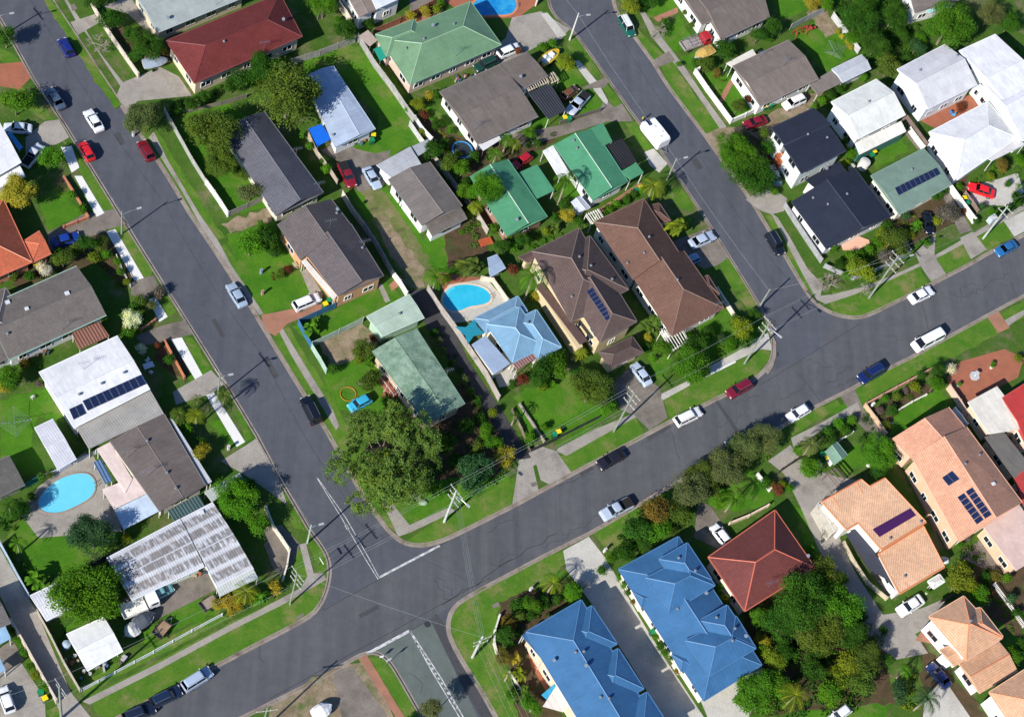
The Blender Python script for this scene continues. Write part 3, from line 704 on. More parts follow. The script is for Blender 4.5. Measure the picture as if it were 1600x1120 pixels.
KA = [(-60, -70), (8, 45), (52, 125), (100, 195), (150, 277), (195, 350), (240, 422), (283, 490), (327, 560), (365, 622), (400, 680), (440, 755), (485, 832), (500, 851), (510, 868), (514, 885), (513, 905), (508, 925), (500, 943), (488, 958), (462, 974), (400, 1006), (337, 1039), (250, 1085), (180, 1122), (0, 1215), (-300, 1370)]
KB = [(-30, -200), (40, -70), (82, 0), (125, 65), (161, 120), (200, 178), (229, 222), (265, 278), (297, 332), (333, 385), (361, 428), (392, 477), (425, 532), (442, 560), (477, 617), (512, 673), (550, 742), (577, 787), (597, 814), (609, 829), (622, 841), (638, 849), (662, 851), (686, 845), (712, 834), (800, 790), (892, 740), (932, 719), (1007, 679), (1050, 656), (1097, 633), (1150, 607), (1178, 592), (1194, 578), (1203, 565), (1207, 550), (1207, 535), (1203, 512), (1186, 477), (1145, 411), (1110, 355), (1085, 316), (1065, 287), (1032, 237), (985, 175), (950, 125), (925, 90), (905, 62), (890, 44), (872, 31), (861, 17), (856, 0), (852, -40), (700, -300)]
KC = [(940, -120), (955, -20), (959, 0), (965, 22), (992, 57), (1020, 95), (1045, 135), (1075, 175), (1100, 208), (1122, 240), (1150, 278), (1178, 318), (1200, 355), (1227, 398), (1250, 437), (1267, 464), (1280, 477), (1295, 486), (1314, 493), (1340, 496), (1360, 490), (1450, 446), (1480, 430), (1515, 412), (1547, 393), (1600, 366), (1760, 290), (2100, 120)]
KD = [(2100, 215), (1760, 385), (1600, 463), (1550, 490), (1422, 560), (1380, 580), (1335, 606), (1267, 640), (1232, 662), (1130, 716), (1040, 765), (925, 832), (845, 872), (800, 896), (760, 917), (730, 934), (712, 947), (703, 963), (701, 984), (708, 1004), (725, 1035), (750, 1073), (772, 1112), (860, 1270)]
KE = [(330, 1145), (400, 1111), (462, 1080), (515, 1053), (550, 1031), (568, 1022), (585, 1019), (600, 1026), (613, 1041), (630, 1070), (653, 1110), (730, 1240)]
def smooth_px(pts):   # chaikin, one pass on short segments only
    out = [pts[0]]
    for i in range(1, len(pts)-1):
        a, b, c = pts[i-1], pts[i], pts[i+1]
        da, dc = math.dist(a, b), math.dist(b, c)
        if min(da, dc) < 45:
            k = lambda p, q, t: (p[0]+(q[0]-p[0])*t, p[1]+(q[1]-p[1])*t)
            ta, tc = min(.25, 8/da), min(.25, 8/dc); out += [k(b, a, ta), k(b, c, tc)]
        else: out.append(b)
    return out+[pts[-1]]
def block(name, kerb, outer):
    K = smooth_px(kerb); W3 = [G(x, y, .12) for x, y in K]; O = [Vector((p[0], p[1], .12)) for p in outer]
    mb = MB(); mb.prism([(p.x, p.y) for p in W3+O], -.05, .12); structure(name, mb, M['ground'])
    ctr = sum(O, Vector())/len(O)
    kb = MB(); s = 1; a = W3[len(W3)//2]; b = W3[len(W3)//2+1]; e = (b-a); left = Vector((-e.y, e.x, 0)); s = 1 if left.dot(ctr-a) > 0 else -1
    ribbon(kb, W3, .22, .150, s)            # kerb top, then the flat channel on the road side
    n = len(W3); tmp = MB(); ribbon(tmp, W3, .22, 0, s)
    for i in range(n-1):
        p, q = W3[i], W3[i+1]; kb.quad([(p.x, p.y, -.02), (q.x, q.y, -.02), (q.x, q.y, .150), (p.x, p.y, .150)])
    ribbon(kb, W3, .42, .012, -s); structure('kerb', kb, M['kerb'])
block('verge_block', KA, [(-400, -300), (-400, 400)])
block('verge_block', KB, [G(500, -900), G(150, -900)])
block('verge_block', KC, [(400, 300), (50, 400)])
block('verge_block', KD, [(60, -400), (400, -300)])
block('verge_block', KE, [G(600, 1600), G(200, 1400)])
# main road surface, side street surface and markings
flat('road', [(-200, 1330), (180, 1122), (300, 1059), (400, 1006), (462, 974), (500, 955), (592, 902), (690, 850), (712, 834), (800, 790), (892, 740), (1050, 656), (1150, 607), (1194, 585), (1285, 545), (1300, 490), (1340, 496), (1450, 446), (1600, 366), (2100, 120), (2100, 215), (1600, 463), (1422, 560), (1232, 662), (1040, 765), (845, 872), (760, 917), (700, 950), (640, 984), (572, 1021), (462, 1080), (330, 1145), (-100, 1380)], 'asphalt_main', .004)
flat('road', [(572, 1021), (641, 984), (672, 968), (688, 1000), (717, 1060), (752, 1130), (810, 1240), (730, 1240), (653, 1110), (613, 1041), (585, 1019)], 'asphalt_green', .008)
flat('road_patch', [(672, 968), (682, 958), (701, 984), (708, 1004), (750, 1073), (790, 1142), (765, 1142), (717, 1062), (688, 1000)], 'patch', .008)
mk = MB()
def line(pts, w): ribbon(mk, [G(x, y, .014) for x, y in pts], w, .014)
line([(495, 746), (535, 811), (571, 873), (591, 905)], .10); line([(496, 746), (540, 808), (576, 871), (592, 901)], .10)
line([(592, 902), (687, 852)], .32)
line([(573, 1021), (640, 985)], .40)
line([(640, 985), (676, 1050), (718, 1120)], .16); line([(641, 985), (690, 1060), (724, 1120)], .16)
for k in range(14):
    t = k/14; line([(650+68*t, 1004+108*t), (653+68*t, 1007+108*t)], .18)
line([(108, 39), (121, 56)], .2); line([(111, 38), (124, 55)], .2)
line([(540, 820), (544, 827)], .35)
structure('road_marking', mk, M['line_paint'])
ck = MB(); rr = random.Random(3)
def crack(a, b, w=.07, jit=.35, step=1.2):
    A, B = G(*a, .010), G(*b, .010); n = max(2, int((B-A).length/step)); pts = []
    e = (B-A).normalized(); nr = Vector((-e.y, e.x, 0))
    for k in range(n+1): pts.append(A+(B-A)*(k/n)+nr*rr.gauss(0, jit*.5))
    ribbon(ck, pts, w, .010)
crack((420, 1092), (765, 902), .07, .05); crack((505, 953), (700, 845), .07, .05); crack((1190, 600), (1345, 505), .07, .05); crack((560, 1030), (672, 968), .07, .1)
crack((690, 945), (800, 873), .09, .2); crack((780, 885), (870, 835), .09, .35); crack((1245, 580), (1290, 635), .06, .2); crack((1047, 670), (1062, 718), .06, .2)
crack((1440, 472), (1452, 520), .06, .15); crack((1580, 440), (1590, 470), .06, .1)
for a, b in (((870, 760), (925, 735)), ((790, 790), (860, 762)), ((880, 838), (935, 805)), ((850, 855), (900, 832)), ((1000, 695), (1040, 672)), ((1120, 668), (1160, 650)), ((1300, 605), (1345, 590)),
             ((1150, 628), (1186, 618)), ((1480, 470), (1520, 440)), ((760, 830), (800, 810)), ((680, 905), (698, 940)), ((686, 900), (705, 930)), ((700, 990), (722, 1050)), ((770, 885), (800, 862)), ((640, 1050), (660, 1080)),
             ((1290, 600), (1330, 572)), ((1220, 625), (1262, 605)), ((1500, 470), (1580, 425)), ((402, 1010), (412, 1035)), ((1380, 520), (1412, 530)), ((1260, 560), (1300, 575))):
    crack(a, b, .06, .7, .7)
structure('road_crack', ck, M['tar'])
for pts in ([(520, 1050), (556, 1031), (559, 1037), (523, 1056)], [(905, 738), (925, 727), (928, 733), (908, 744)], [(1010, 682), (1046, 662), (1049, 667), (1013, 688)], [(860, 862), (900, 841), (903, 847), (863, 868)], [(1290, 628), (1318, 613), (1321, 619), (1293, 634)], [(1495, 518), (1540, 494), (1543, 500), (1498, 524)],
            [(178, 210), (186, 206), (196, 224), (188, 228)], [(410, 560), (418, 556), (436, 588), (428, 592)], [(1080, 250), (1088, 246), (1098, 262), (1090, 266)], [(330, 500), (336, 497), (352, 525), (346, 528)], [(560, 960), (590, 944), (593, 950), (563, 966)]):
    flat('road_patch', pts, 'patch', .0105)
flat('road_patch', [(1118, 628), (1122, 626), (1157, 676), (1152, 679)], 'patch', .011)
flat('road_patch', [(1202, 496), (1212, 500), (1213, 510), (1204, 512)], 'patch', .011)
for x, y in ((668, 975), (1213, 553)):
    mb = MB(); c = G(x, y, .0); mb.prism([(c.x+.45*math.cos(a), c.y+.45*math.sin(a)) for a in [k*math.pi/8 for k in range(16)]], .005, .016); structure('manhole_cover', mb, M['tar'])
# verges
V_ = 'verge'
verges = [
 [(82, 0), (161, 120), (190, 163), (180, 171), (140, 113), (108, 62), (72, 8), (45, -60), (70, -70)],
 [(199, 180), (229, 222), (265, 278), (297, 332), (328, 378), (352, 372), (325, 330), (262, 232), (240, 195), (215, 172)],
 [(342, 385), (361, 428), (410, 492), (425, 489), (380, 425), (352, 382)], [(425, 532), (442, 560), (477, 617), (512, 673), (520, 640), (470, 560), (437, 512)],
 [(430, 520), (450, 510), (500, 590), (560, 690), (640, 770), (650, 810), (625, 838), (597, 814), (512, 675)],
 [(634, 846), (662, 851), (686, 845), (712, 834), (820, 778), (805, 745), (760, 768), (700, 800)],
 [(878, 745), (892, 738), (932, 719), (1007, 679), (993, 650), (940, 675), (875, 712)], [(1048, 653), (1097, 633), (1178, 592), (1203, 560), (1203, 535), (1160, 560), (1090, 595), (1033, 625)],
 [(1122, 410), (1135, 400), (1145, 411), (1184, 474), (1170, 486), (1150, 460)], [(1062, 290), (1085, 318), (1080, 330), (1062, 325), (1040, 300)],
 [(940, 136), (948, 132), (973, 164), (960, 170)], [(890, 60), (905, 62), (938, 115), (925, 120), (885, 72)], [(976, 192), (996, 190), (1020, 232), (1005, 237)],
 [(965, 22), (992, 57), (1022, 96), (1040, 88), (1000, 50), (978, 18)], [(1033, 104), (1045, 135), (1075, 175), (1104, 209), (1125, 200), (1080, 140), (1050, 96)],
 [(1196, 337), (1227, 398), (1267, 464), (1282, 460), (1262, 425), (1230, 375), (1205, 335)],
 [(1296, 478), (1314, 493), (1340, 496), (1360, 490), (1450, 446), (1438, 416), (1390, 435), (1352, 455), (1300, 455)],
 [(1462, 402), (1500, 378), (1512, 390), (1515, 408), (1476, 429)], [(1525, 372), (1570, 343), (1585, 370), (1542, 392)], [(1590, 330), (1620, 320), (1640, 340), (1600, 350)],
 [(1335, 605), (1422, 560), (1545, 492), (1560, 520), (1470, 570), (1350, 637)], [(1232, 660), (1260, 645), (1308, 625), (1316, 637), (1280, 655), (1235, 682)], [(1560, 490), (1600, 470), (1640, 455), (1620, 490), (1570, 505)],
 [(927, 832), (1045, 765), (1060, 790), (1000, 850), (960, 865), (940, 850)], [(800, 897), (845, 872), (880, 860), (892, 880), (880, 905), (820, 930), (780, 950), (770, 1000), (800, 1080), (840, 1160), (800, 1180), (772, 1112), (725, 1035), (708, 1004), (703, 984), (705, 963), (730, 934), (760, 917)],
 [(602, 1029), (613, 1043), (653, 1112), (700, 1180), (660, 1190), (620, 1110), (576, 1027)], [(185, 1119), (250, 1084), (337, 1038), (400, 1004), (462, 972), (488, 956), (505, 925), (508, 908), (470, 920), (380, 962), (250, 1030), (140, 1085), (150, 1115)],
 [(483, 845), (500, 853), (511, 880), (511, 900), (498, 898), (490, 870)], [(465, 860), (478, 855), (488, 900), (468, 905), (450, 915), (455, 880)],
 [(25, 125), (60, 160), (85, 187), (68, 188), (30, 160)], [(95, 215), (112, 232), (150, 280), (180, 328), (165, 335), (125, 270)], [(170, 358), (195, 352), (240, 422), (228, 440), (205, 410)],
 [(255, 445), (275, 487), (265, 495), (250, 480)], [(283, 525), (300, 528), (330, 577), (318, 585)], [(365, 640), (378, 645), (394, 685), (385, 690)], [(432, 745), (445, 770), (478, 828), (460, 825)], [(0, 75), (20, 85), (32, 98), (10, 100), (-10, 90)],
 [(125, 1065), (150, 1055), (250, 1000), (340, 958), (360, 966), (260, 1018), (145, 1078), (132, 1090)], [(72, 1110), (95, 1098), (100, 1115), (80, 1130)],
]
for i, v in enumerate(verges): flat('verge', v, V_, .1225+.0009*(i % 5))
lawns = [
 [(190, 60), (215, 40), (235, 55), (205, 75)], [(255, 185), (350, 160), (385, 180), (420, 300), (425, 322), (360, 335), (290, 235)], [(515, 75), (565, 70), (640, 150), (663, 218), (600, 250), (548, 255), (540, 225), (590, 205), (590, 180), (520, 100), (480, 115), (470, 95)],
 [(355, 365), (430, 345), (470, 405), (487, 455), (460, 485), (412, 490), (370, 430)], [(490, 500), (520, 490), (600, 440), (625, 465), (590, 490), (500, 530)], [(530, 560), (590, 545), (620, 620), (590, 650), (530, 640), (505, 590)],
 [(540, 300), (600, 290), (620, 310), (660, 375), (740, 345), (770, 370), (700, 440), (660, 450), (600, 370)], [(640, 190), (670, 160), (700, 190), (720, 230), (690, 240)],
 [(870, 80), (900, 105), (915, 130), (880, 145), (860, 115)], [(905, 140), (930, 140), (945, 175), (910, 190)], [(1030, 60), (1060, 25), (1090, 70), (1050, 85)], [(1063, 88), (1088, 78), (1105, 110), (1085, 115)], [(1000, 0), (1050, -10), (1062, 15), (1010, 30)],
 [(1095, 115), (1130, 105), (1190, 165), (1145, 190), (1120, 155)], [(1200, -20), (1270, -30), (1265, 15), (1220, 35)], [(1242, 50), (1290, 25), (1338, 85), (1290, 115), (1250, 65)], [(1360, 240), (1410, 215), (1420, 235), (1370, 265)],
 [(60, 310), (90, 290), (130, 335), (75, 360)], [(1380, 630), (1470, 600), (1480, 635), (1395, 680)], [(1310, 715), (1340, 690), (1358, 725), (1320, 742)], [(1055, 780), (1120, 720), (1200, 745), (1210, 790), (1150, 800), (1110, 790)],
 [(800, 620), (890, 580), (920, 600), (950, 650), (880, 685), (830, 690)], [(870, 690), (890, 680), (960, 655), (935, 668), (870, 700)], [(1010, 540), (1050, 560), (1045, 600), (1020, 580)], [(1095, 495), (1130, 480), (1180, 520), (1120, 560), (1080, 575)],
 [(0, 625), (85, 600), (120, 665), (60, 650), (50, 690), (72, 735), (30, 745), (0, 715)], [(10, 840), (60, 790), (150, 785), (190, 840), (130, 900), (60, 900)], [(95, 1000), (120, 960), (150, 950), (160, 965), (105, 985)], [(210, 990), (290, 945), (340, 925), (345, 955), (225, 1005)],
 [(255, 545), (280, 535), (330, 580), (300, 600)], [(325, 660), (350, 655), (385, 690), (365, 700)], [(1300, 640), (1350, 620), (1360, 640), (1310, 665)], [(1240, 1110), (1340, 1070), (1400, 1060), (1380, 1140), (1300, 1160)],
 [(1565, 1000), (1600, 970), (1620, 1010), (1590, 1030)], [(655, 765), (700, 745), (790, 740), (800, 750), (700, 795), (640, 830), (600, 800)], [(455, 510), (560, 470), (575, 480), (490, 540)], [(620, 470), (660, 450), (660, 480), (630, 480)], [(1100, 520), (1180, 500), (1190, 540), (1120, 560)],
 [(1232, 780), (1260, 800), (1290, 880), (1270, 880)], [(350, 200), (365, 180), (380, 190), (370, 210)], [(800, 180), (860, 165), (860, 195), (810, 220)], [(880, 290), (900, 280), (905, 300), (885, 320)],
]
for i, v in enumerate(lawns): flat('lawn', v, 'lawn', .1275+.001*(i % 5))
S = [  # (material, z, polygon)
 ('dry_grass', [(555, 275), (600, 300), (650, 370), (680, 425), (668, 452), (640, 450), (600, 385)]), ('dirt', [(583, 335), (600, 338), (628, 375), (645, 392), (664, 420), (663, 448), (648, 452), (634, 432), (608, 392)]), ('dirt', [(498, 535), (565, 505), (590, 530), (580, 550), (520, 575)]), ('mulch', [(660, 640), (730, 590), (800, 700), (780, 740), (690, 750), (600, 760), (570, 700)]),
 ('dirt', [(1260, 20), (1290, 10), (1308, 50), (1290, 60)]), ('dirt', [(430, 1095), (510, 1050), (570, 1030), (600, 1080), (620, 1140), (500, 1150), (420, 1120)]), ('old_or_shaded_concrete', [(520, 1050), (550, 1040), (600, 1110), (620, 1150), (540, 1150)]),
 ('mulch', [(650, 180), (700, 200), (745, 230), (860, 205), (870, 220), (760, 270), (700, 260)]), ('mulch', [(740, 260), (770, 330), (760, 400), (700, 420), (690, 300)]), ('mulch', [(250, 520), (300, 570), (290, 600), (240, 560)]), ('mulch', [(1230, 190), (1200, 190), (1170, 200), (1190, 300), (1225, 270)]),
 ('mulch', [(1190, 860), (1380, 1010), (1400, 1100), (1150, 1120), (1150, 1020)]), ('mulch', [(780, 940), (890, 900), (920, 920), (820, 990), (850, 1070), (880, 1120), (810, 1120)]), ('mulch', [(1360, 640), (1440, 600), (1470, 600), (1440, 620), (1400, 640), (1385, 680)]),
 ('mulch', [(1500, 850), (1600, 880), (1600, 1000), (1540, 960)]), ('mulch', [(855, 30), (850, 80), (880, 110), (860, 70)]), ('mulch', [(1380, 340), (1430, 300), (1510, 270), (1530, 330), (1450, 370), (1400, 400)]), ('mulch', [(1440, 1000), (1475, 1040), (1560, 1140), (1440, 1140)]),
 ('mulch', [(100, 380), (170, 360), (215, 440), (195, 450), (150, 410), (80, 440), (10, 450), (30, 430)]), ('mulch', [(170, 40), (240, 45), (270, 80), (250, 105), (205, 90)]),
]
for i, (m_, v) in enumerate(S): flat('garden_bed' if m_ == 'mulch' else 'bare_ground', v, m_, .1335+.0009*(i % 5))
P_ = [
 # footpaths
 ('concrete', [(100, -20), (105, 0), (125, 30), (150, 75), (193, 130), (188, 135), (165, 100), (140, 60), (118, 32), (95, -10)]), ('concrete', [(240, 205), (262, 250), (312, 335), (342, 378), (360, 412), (412, 490), (405, 492), (352, 413), (330, 382), (285, 300), (232, 215)]),
 ('concrete', [(433, 512), (440, 510), (475, 568), (520, 640), (530, 665), (525, 672), (500, 630), (455, 555)]), ('concrete', [(590, 772), (600, 770), (640, 820), (702, 792), (712, 798), (640, 832), (622, 838), (612, 815)]),
 ('concrete', [(870, 705), (885, 712), (960, 670), (1030, 632), (1036, 618), (980, 650), (930, 670), (872, 700)]), ('pale_concrete', [(1032, 616), (1078, 593), (1078, 602), (1034, 626)]), ('pale_concrete', [(1098, 578), (1150, 550), (1200, 520), (1207, 548), (1190, 545), (1140, 568), (1100, 588)]),
 ('pale_concrete', [(898, 95), (905, 95), (935, 130), (950, 158), (948, 167), (920, 130), (903, 108)]), ('concrete', [(1000, 20), (1008, 20), (1035, 60), (1070, 105), (1100, 150), (1135, 198), (1128, 206), (1090, 150), (1060, 108), (1018, 58)]),
 ('concrete', [(1204, 332), (1215, 340), (1235, 372), (1262, 420), (1286, 445), (1282, 462), (1300, 460), (1350, 448), (1400, 428), (1450, 405), (1515, 368), (1570, 335), (1600, 320), (1600, 328), (1540, 362), (1480, 395), (1440, 415), (1390, 438), (1330, 462), (1290, 475), (1276, 468), (1255, 430)]),
 ('concrete', [(1236, 684), (1280, 662), (1340, 628), (1345, 640), (1300, 662), (1240, 700)]), ('concrete', [(1570, 500), (1600, 484), (1600, 492), (1575, 510)]), ('brick_paving', [(1542, 495), (1560, 486), (1578, 512), (1560, 520)]),
 ('concrete', [(128, 1095), (250, 1034), (360, 975), (400, 955), (470, 918), (480, 900), (468, 850), (478, 848), (490, 895), (505, 895), (510, 905), (440, 945), (360, 985), (250, 1045), (140, 1100)]), ('brick_paving', [(560, 1028), (573, 1022), (620, 1100), (640, 1130), (625, 1130)]),
 ('white_path', [(116, 275), (128, 275), (163, 333), (151, 339)]), ('white_path', [(95, 230), (112, 228), (124, 262), (112, 270)]), ('white_path', [(166, 362), (180, 358), (228, 440), (214, 445)]), ('white_path', [(232, 468), (243, 463), (262, 495), (249, 503)]), ('white_path', [(267, 530), (284, 527), (317, 587), (305, 593)]), ('white_path', [(322, 617), (334, 612), (383, 690), (370, 698)]),
 ('white_path', [(1100, 582), (1148, 560), (1150, 566), (1102, 590)]),
 ('kerb', [(1208, 525), (1213, 535), (1213, 555), (1208, 572), (1200, 585), (1196, 580), (1206, 560), (1208, 545)]),
 # driveways
 ('concrete', [(190, 130), (250, 105), (280, 120), (300, 150), (215, 158), (200, 178), (182, 150)]), ('concrete', [(110, 35), (150, 22), (156, 35), (122, 55)]), ('terracotta', [(0, 100), (35, 97), (50, 120), (30, 140), (0, 135)]), ('concrete', [(70, 190), (92, 187), (108, 215), (90, 225), (40, 240), (40, 215)]),
 ('old_or_shaded_concrete', [(130, 335), (178, 327), (198, 350), (170, 358), (110, 385), (75, 395), (75, 365)]), ('dirt', [(345, 350), (420, 325), (425, 345), (360, 365)]), ('brick_paving', [(408, 492), (430, 488), (480, 478), (505, 475), (500, 487), (450, 505), (430, 525), (412, 515)]),
 ('concrete', [(470, 425), (480, 418), (505, 460), (500, 475), (487, 465)]), ('old_or_shaded_concrete', [(205, 440), (240, 430), (250, 450), (225, 470), (205, 460)]), ('old_or_shaded_concrete', [(210, 525), (255, 508), (290, 500), (300, 522), (270, 530), (225, 540)]), ('concrete', [(270, 612), (330, 578), (350, 600), (330, 615), (275, 632)]),
 ('concrete', [(345, 720), (385, 695), (400, 685), (435, 750), (450, 790), (410, 760), (380, 740)]), ('old_or_shaded_concrete', [(405, 825), (440, 820), (470, 850), (455, 885), (420, 850)]), ('old_or_shaded_concrete', [(412, 850), (424, 838), (452, 868), (440, 900), (428, 890)]),  # last drive here: dark tone paints in the shade lying on it
 ('old_or_shaded_concrete', [(585, 240), (610, 235), (600, 290), (560, 300), (540, 260), (500, 235), (525, 225)]),
 ('concrete', [(800, 790), (812, 712), (840, 695), (870, 705), (893, 738), (860, 757), (845, 750), (838, 725), (833, 728), (842, 768), (822, 778)]), ('old_or_shaded_concrete', [(960, 600), (985, 570), (1030, 605), (1043, 652), (1015, 672), (990, 648), (970, 640)]), ('old_or_shaded_concrete', [(1030, 385), (1110, 355), (1138, 402), (1120, 415), (1100, 420), (1060, 400)]),
 ('old_or_shaded_concrete', [(800, 210), (880, 195), (935, 175), (945, 155), (960, 168), (972, 162), (990, 190), (950, 190), (870, 215), (800, 235)]), ('concrete', [(800, 28), (845, 18), (890, 46), (876, 62), (835, 75), (800, 95), (760, 110), (750, 90), (790, 60)]), ('pale_concrete', [(845, 22), (855, 20), (885, 55), (872, 60)]),
 ('old_or_shaded_concrete', [(925, 130), (945, 122), (952, 127), (945, 137), (905, 140)]), ('old_or_shaded_concrete', [(1020, 95), (1045, 80), (1055, 95), (1030, 105)]), ('brick_paving', [(1020, 28), (1058, 12), (1060, 20), (1028, 35)]), ('dirt', [(1100, 210), (1130, 200), (1170, 195), (1230, 165), (1260, 145), (1285, 145), (1290, 155), (1230, 190), (1150, 210), (1122, 240)]),
 ('pale_concrete', [(1006, 238), (1022, 232), (1043, 256), (1030, 270), (1015, 258)]), ('concrete', [(1165, 312), (1200, 290), (1230, 310), (1225, 330), (1205, 335), (1190, 330)]), ('concrete', [(1430, 395), (1462, 365), (1460, 400), (1478, 428), (1455, 440), (1438, 415)]), ('concrete', [(1500, 372), (1520, 362), (1542, 390), (1517, 405)]), ('old_or_shaded_concrete', [(1470, 300), (1482, 300), (1520, 360), (1500, 366)]),
 ('pale_concrete', [(1510, 292), (1560, 280), (1590, 270), (1600, 300), (1575, 322), (1525, 320)]), ('pale_concrete', [(1568, 345), (1600, 330), (1640, 330), (1600, 362), (1585, 370)]), ('old_or_shaded_concrete', [(1312, 618), (1335, 607), (1350, 640), (1395, 690), (1380, 700), (1340, 660)]), ('concrete', [(1200, 720), (1235, 695), (1260, 730), (1310, 745), (1340, 750), (1290, 780), (1320, 860), (1340, 900), (1380, 960), (1440, 950), (1475, 935), (1480, 960), (1430, 990), (1450, 1020), (1400, 1030), (1360, 1000), (1330, 930), (1280, 860), (1250, 790), (1225, 740)]),
 ('bitumen', [(1322, 835), (1340, 825), (1372, 868), (1402, 928), (1385, 930), (1350, 880)]), ('brick_paving', [(1415, 740), (1440, 725), (1480, 830), (1460, 830)]), ('terracotta', [(1480, 590), (1500, 565), (1570, 545), (1600, 560), (1590, 590), (1550, 610), (1500, 635), (1485, 615)]), ('pale_concrete', [(880, 860), (920, 838), (945, 870), (960, 895), (1000, 965), (1040, 1030), (1100, 1120), (1080, 1200), (1000, 1060), (930, 950), (885, 890)]),
 ('pale_concrete', [(1095, 1095), (1190, 1040), (1200, 1060), (1160, 1140), (1110, 1130)]), ('old_or_shaded_concrete', [(1090, 780), (1110, 790), (1150, 850), (1140, 865), (1085, 840)]), ('concrete', [(0, 1060), (0, 1040), (30, 1030), (70, 1090), (72, 1130), (0, 1130)]), ('old_or_shaded_concrete', [(0, 1010), (20, 1000), (38, 1030), (10, 1050), (-5, 1045)]),
 ('concrete', [(-20, 820), (12, 877), (60, 960), (110, 1080), (150, 1130), (100, 1130), (85, 1090), (20, 970), (-20, 890)]), ('bitumen', [(640, 455), (660, 450), (700, 490), (730, 560), (790, 650), (830, 715), (800, 720), (770, 660), (700, 560), (660, 500)]), ('old_or_shaded_concrete', [(190, 935), (320, 870), (340, 920), (220, 980), (195, 965)]),
 ('concrete', [(60, 760), (140, 700), (185, 790), (190, 830), (120, 835), (60, 840), (30, 800)]), ('terracotta', [(680, 425), (720, 430), (760, 435), (760, 450), (690, 470), (690, 450)]), ('pale_concrete', [(690, 470), (700, 445), (760, 435), (790, 470), (800, 485), (750, 500), (705, 505), (690, 490)]),
 ('terracotta', [(740, 30), (810, 28), (840, 5), (835, -30), (700, -30), (690, 0)]), ('pale_concrete', [(770, 580), (800, 570), (815, 600), (780, 605)]), ('terracotta', [(1435, 180), (1460, 165), (1545, 140), (1550, 165), (1470, 205), (1440, 190)]), ('terracotta', [(820, 1000), (850, 1035), (885, 1100), (860, 1090), (830, 1040)]),
 ('brick_paving', [(930, 330), (970, 305), (1000, 285), (1005, 290), (970, 315), (935, 335)]), ('old_or_shaded_concrete', [(1410, 205), (1425, 200), (1450, 225), (1435, 235)]), ('brick_paving', [(1122, 158), (1140, 125), (1146, 130), (1130, 160)]), ('brick_paving', [(608, 445), (625, 430), (632, 440), (612, 455)]), ('concrete', [(590, 445), (597, 443), (610, 470), (602, 473)]),
 ('brick_paving', [(1440, 985), (1460, 975), (1480, 1010), (1430, 1000)]), ('pale_concrete', [(1445, 1090), (1475, 1060), (1530, 1140), (1440, 1140)]), ('old_or_shaded_concrete', [(1500, 870), (1545, 830), (1580, 880), (1560, 900)]), ('brick_paving', [(680, 10), (700, 20), (650, 40), (600, 60), (595, 50)]), ('old_or_shaded_concrete', [(800, 1180), (990, 1120), (1000, 1200)]),
 ('old_or_shaded_concrete', [(545, 225), (560, 235), (545, 250), (525, 240)]), ('dirt', [(1170, 208), (1230, 190), (1235, 210), (1200, 225)]), ('old_or_shaded_concrete', [(640, 20), (700, -5), (690, -20), (640, 0)]), ('concrete', [(160, 10), (205, -5), (215, 15), (245, 50), (235, 55), (200, 22)]),
]
for i, (m_, v) in enumerate(P_):
    nm = {'white_path': 'path', 'brick_paving': 'paving', 'terracotta': 'paving', 'dirt': 'bare_ground', 'kerb': 'kerb_ramp'}.get(m_, 'driveway' if i > 21 else 'footpath')
    flat(nm, v, m_, .139+.0008*(i % 17))
for pts in ([(110, 8), (116, 6), (121, 14), (113, 18)], [(518, 1062), (532, 1055), (537, 1062), (523, 1069)], [(768, 945), (778, 940), (781, 946), (771, 950)], [(460, 965), (474, 957), (476, 961), (463, 968)], [(829, 755), (837, 752), (840, 757), (832, 761)]):
    flat('drain_cover', pts, 'old_or_shaded_concrete', .153)
# ---------------------------------------------------------------- the houses and sheds
CREAM, WHT, TAN, BRICK, GRY = (.60, .50, .36), (.72, .72, .70), (.42, .30, .20), (.38, .20, .12), (.40, .40, .40)
c_tile = (.115, .095, .085); c_white = (.72, .72, .74); c_blue = (.043, .137, .285); c_peach = (.62, .36, .22)
house('house', 'dark red hip roofed house with cream walls at the top left', [([(260, 64), (437, -9), (472, 57), (304, 130)], 3.7, 17, 'hh', 'tile', (.15, .030, .028))], CREAM, aerials=[(412, 78)], vents=[(350, 66)], dishes=[(443, 34)])
house('house', 'house under pale grey-green corrugated roof behind the dark red hip roof', [([(206, -14), (345, -72), (385, -6), (246, 51)], 3.1, 9, 'gg', 'corr', (.36, .40, .38))], CREAM, dishes=[(262, 31)], aerials=[(338, 8)])
house('house', 'slate grey tiled gable house with black tiles beside the side street', [([(350, 208), (432, 337), (505, 301), (412, 174)], 3.0, 17, 'gg', 'tile', (.105, .105, .125))], (.55, .5, .42), aerials=[(462, 244), (497, 297)])
house('house', 'long brown and blue-black tiled house with orange brick end wall', [([(434, 350), (470, 405), (552, 357), (517, 311)], 3.9, 17, 'gg', 'tile', (.115, .098, .098)), ([(472, 388), (529, 462), (599, 431), (548, 350)], 4.1, 18, 'gg', 'tile', (.112, .096, .100), {'over': .35}), ([(471, 408), (477, 404), (527, 462), (521, 468)], 2.9, 0, 'flat', 'flat', (.7, .7, .68), {'cap': 0})], (.52, .29, .16), vents=[(526, 334), (566, 388)], aerials=[(515, 355), (568, 387)], dishes=[(527, 330)])
house('house', 'narrow grey metal roofed house on the long backyard lawn', [([(477, 119), (524, 230), (586, 202), (520, 103)], 2.9, 8, 'gg', 'metal', (.37, .44, .55), {'t': .6})], WHT, vents=[(520, 212)])
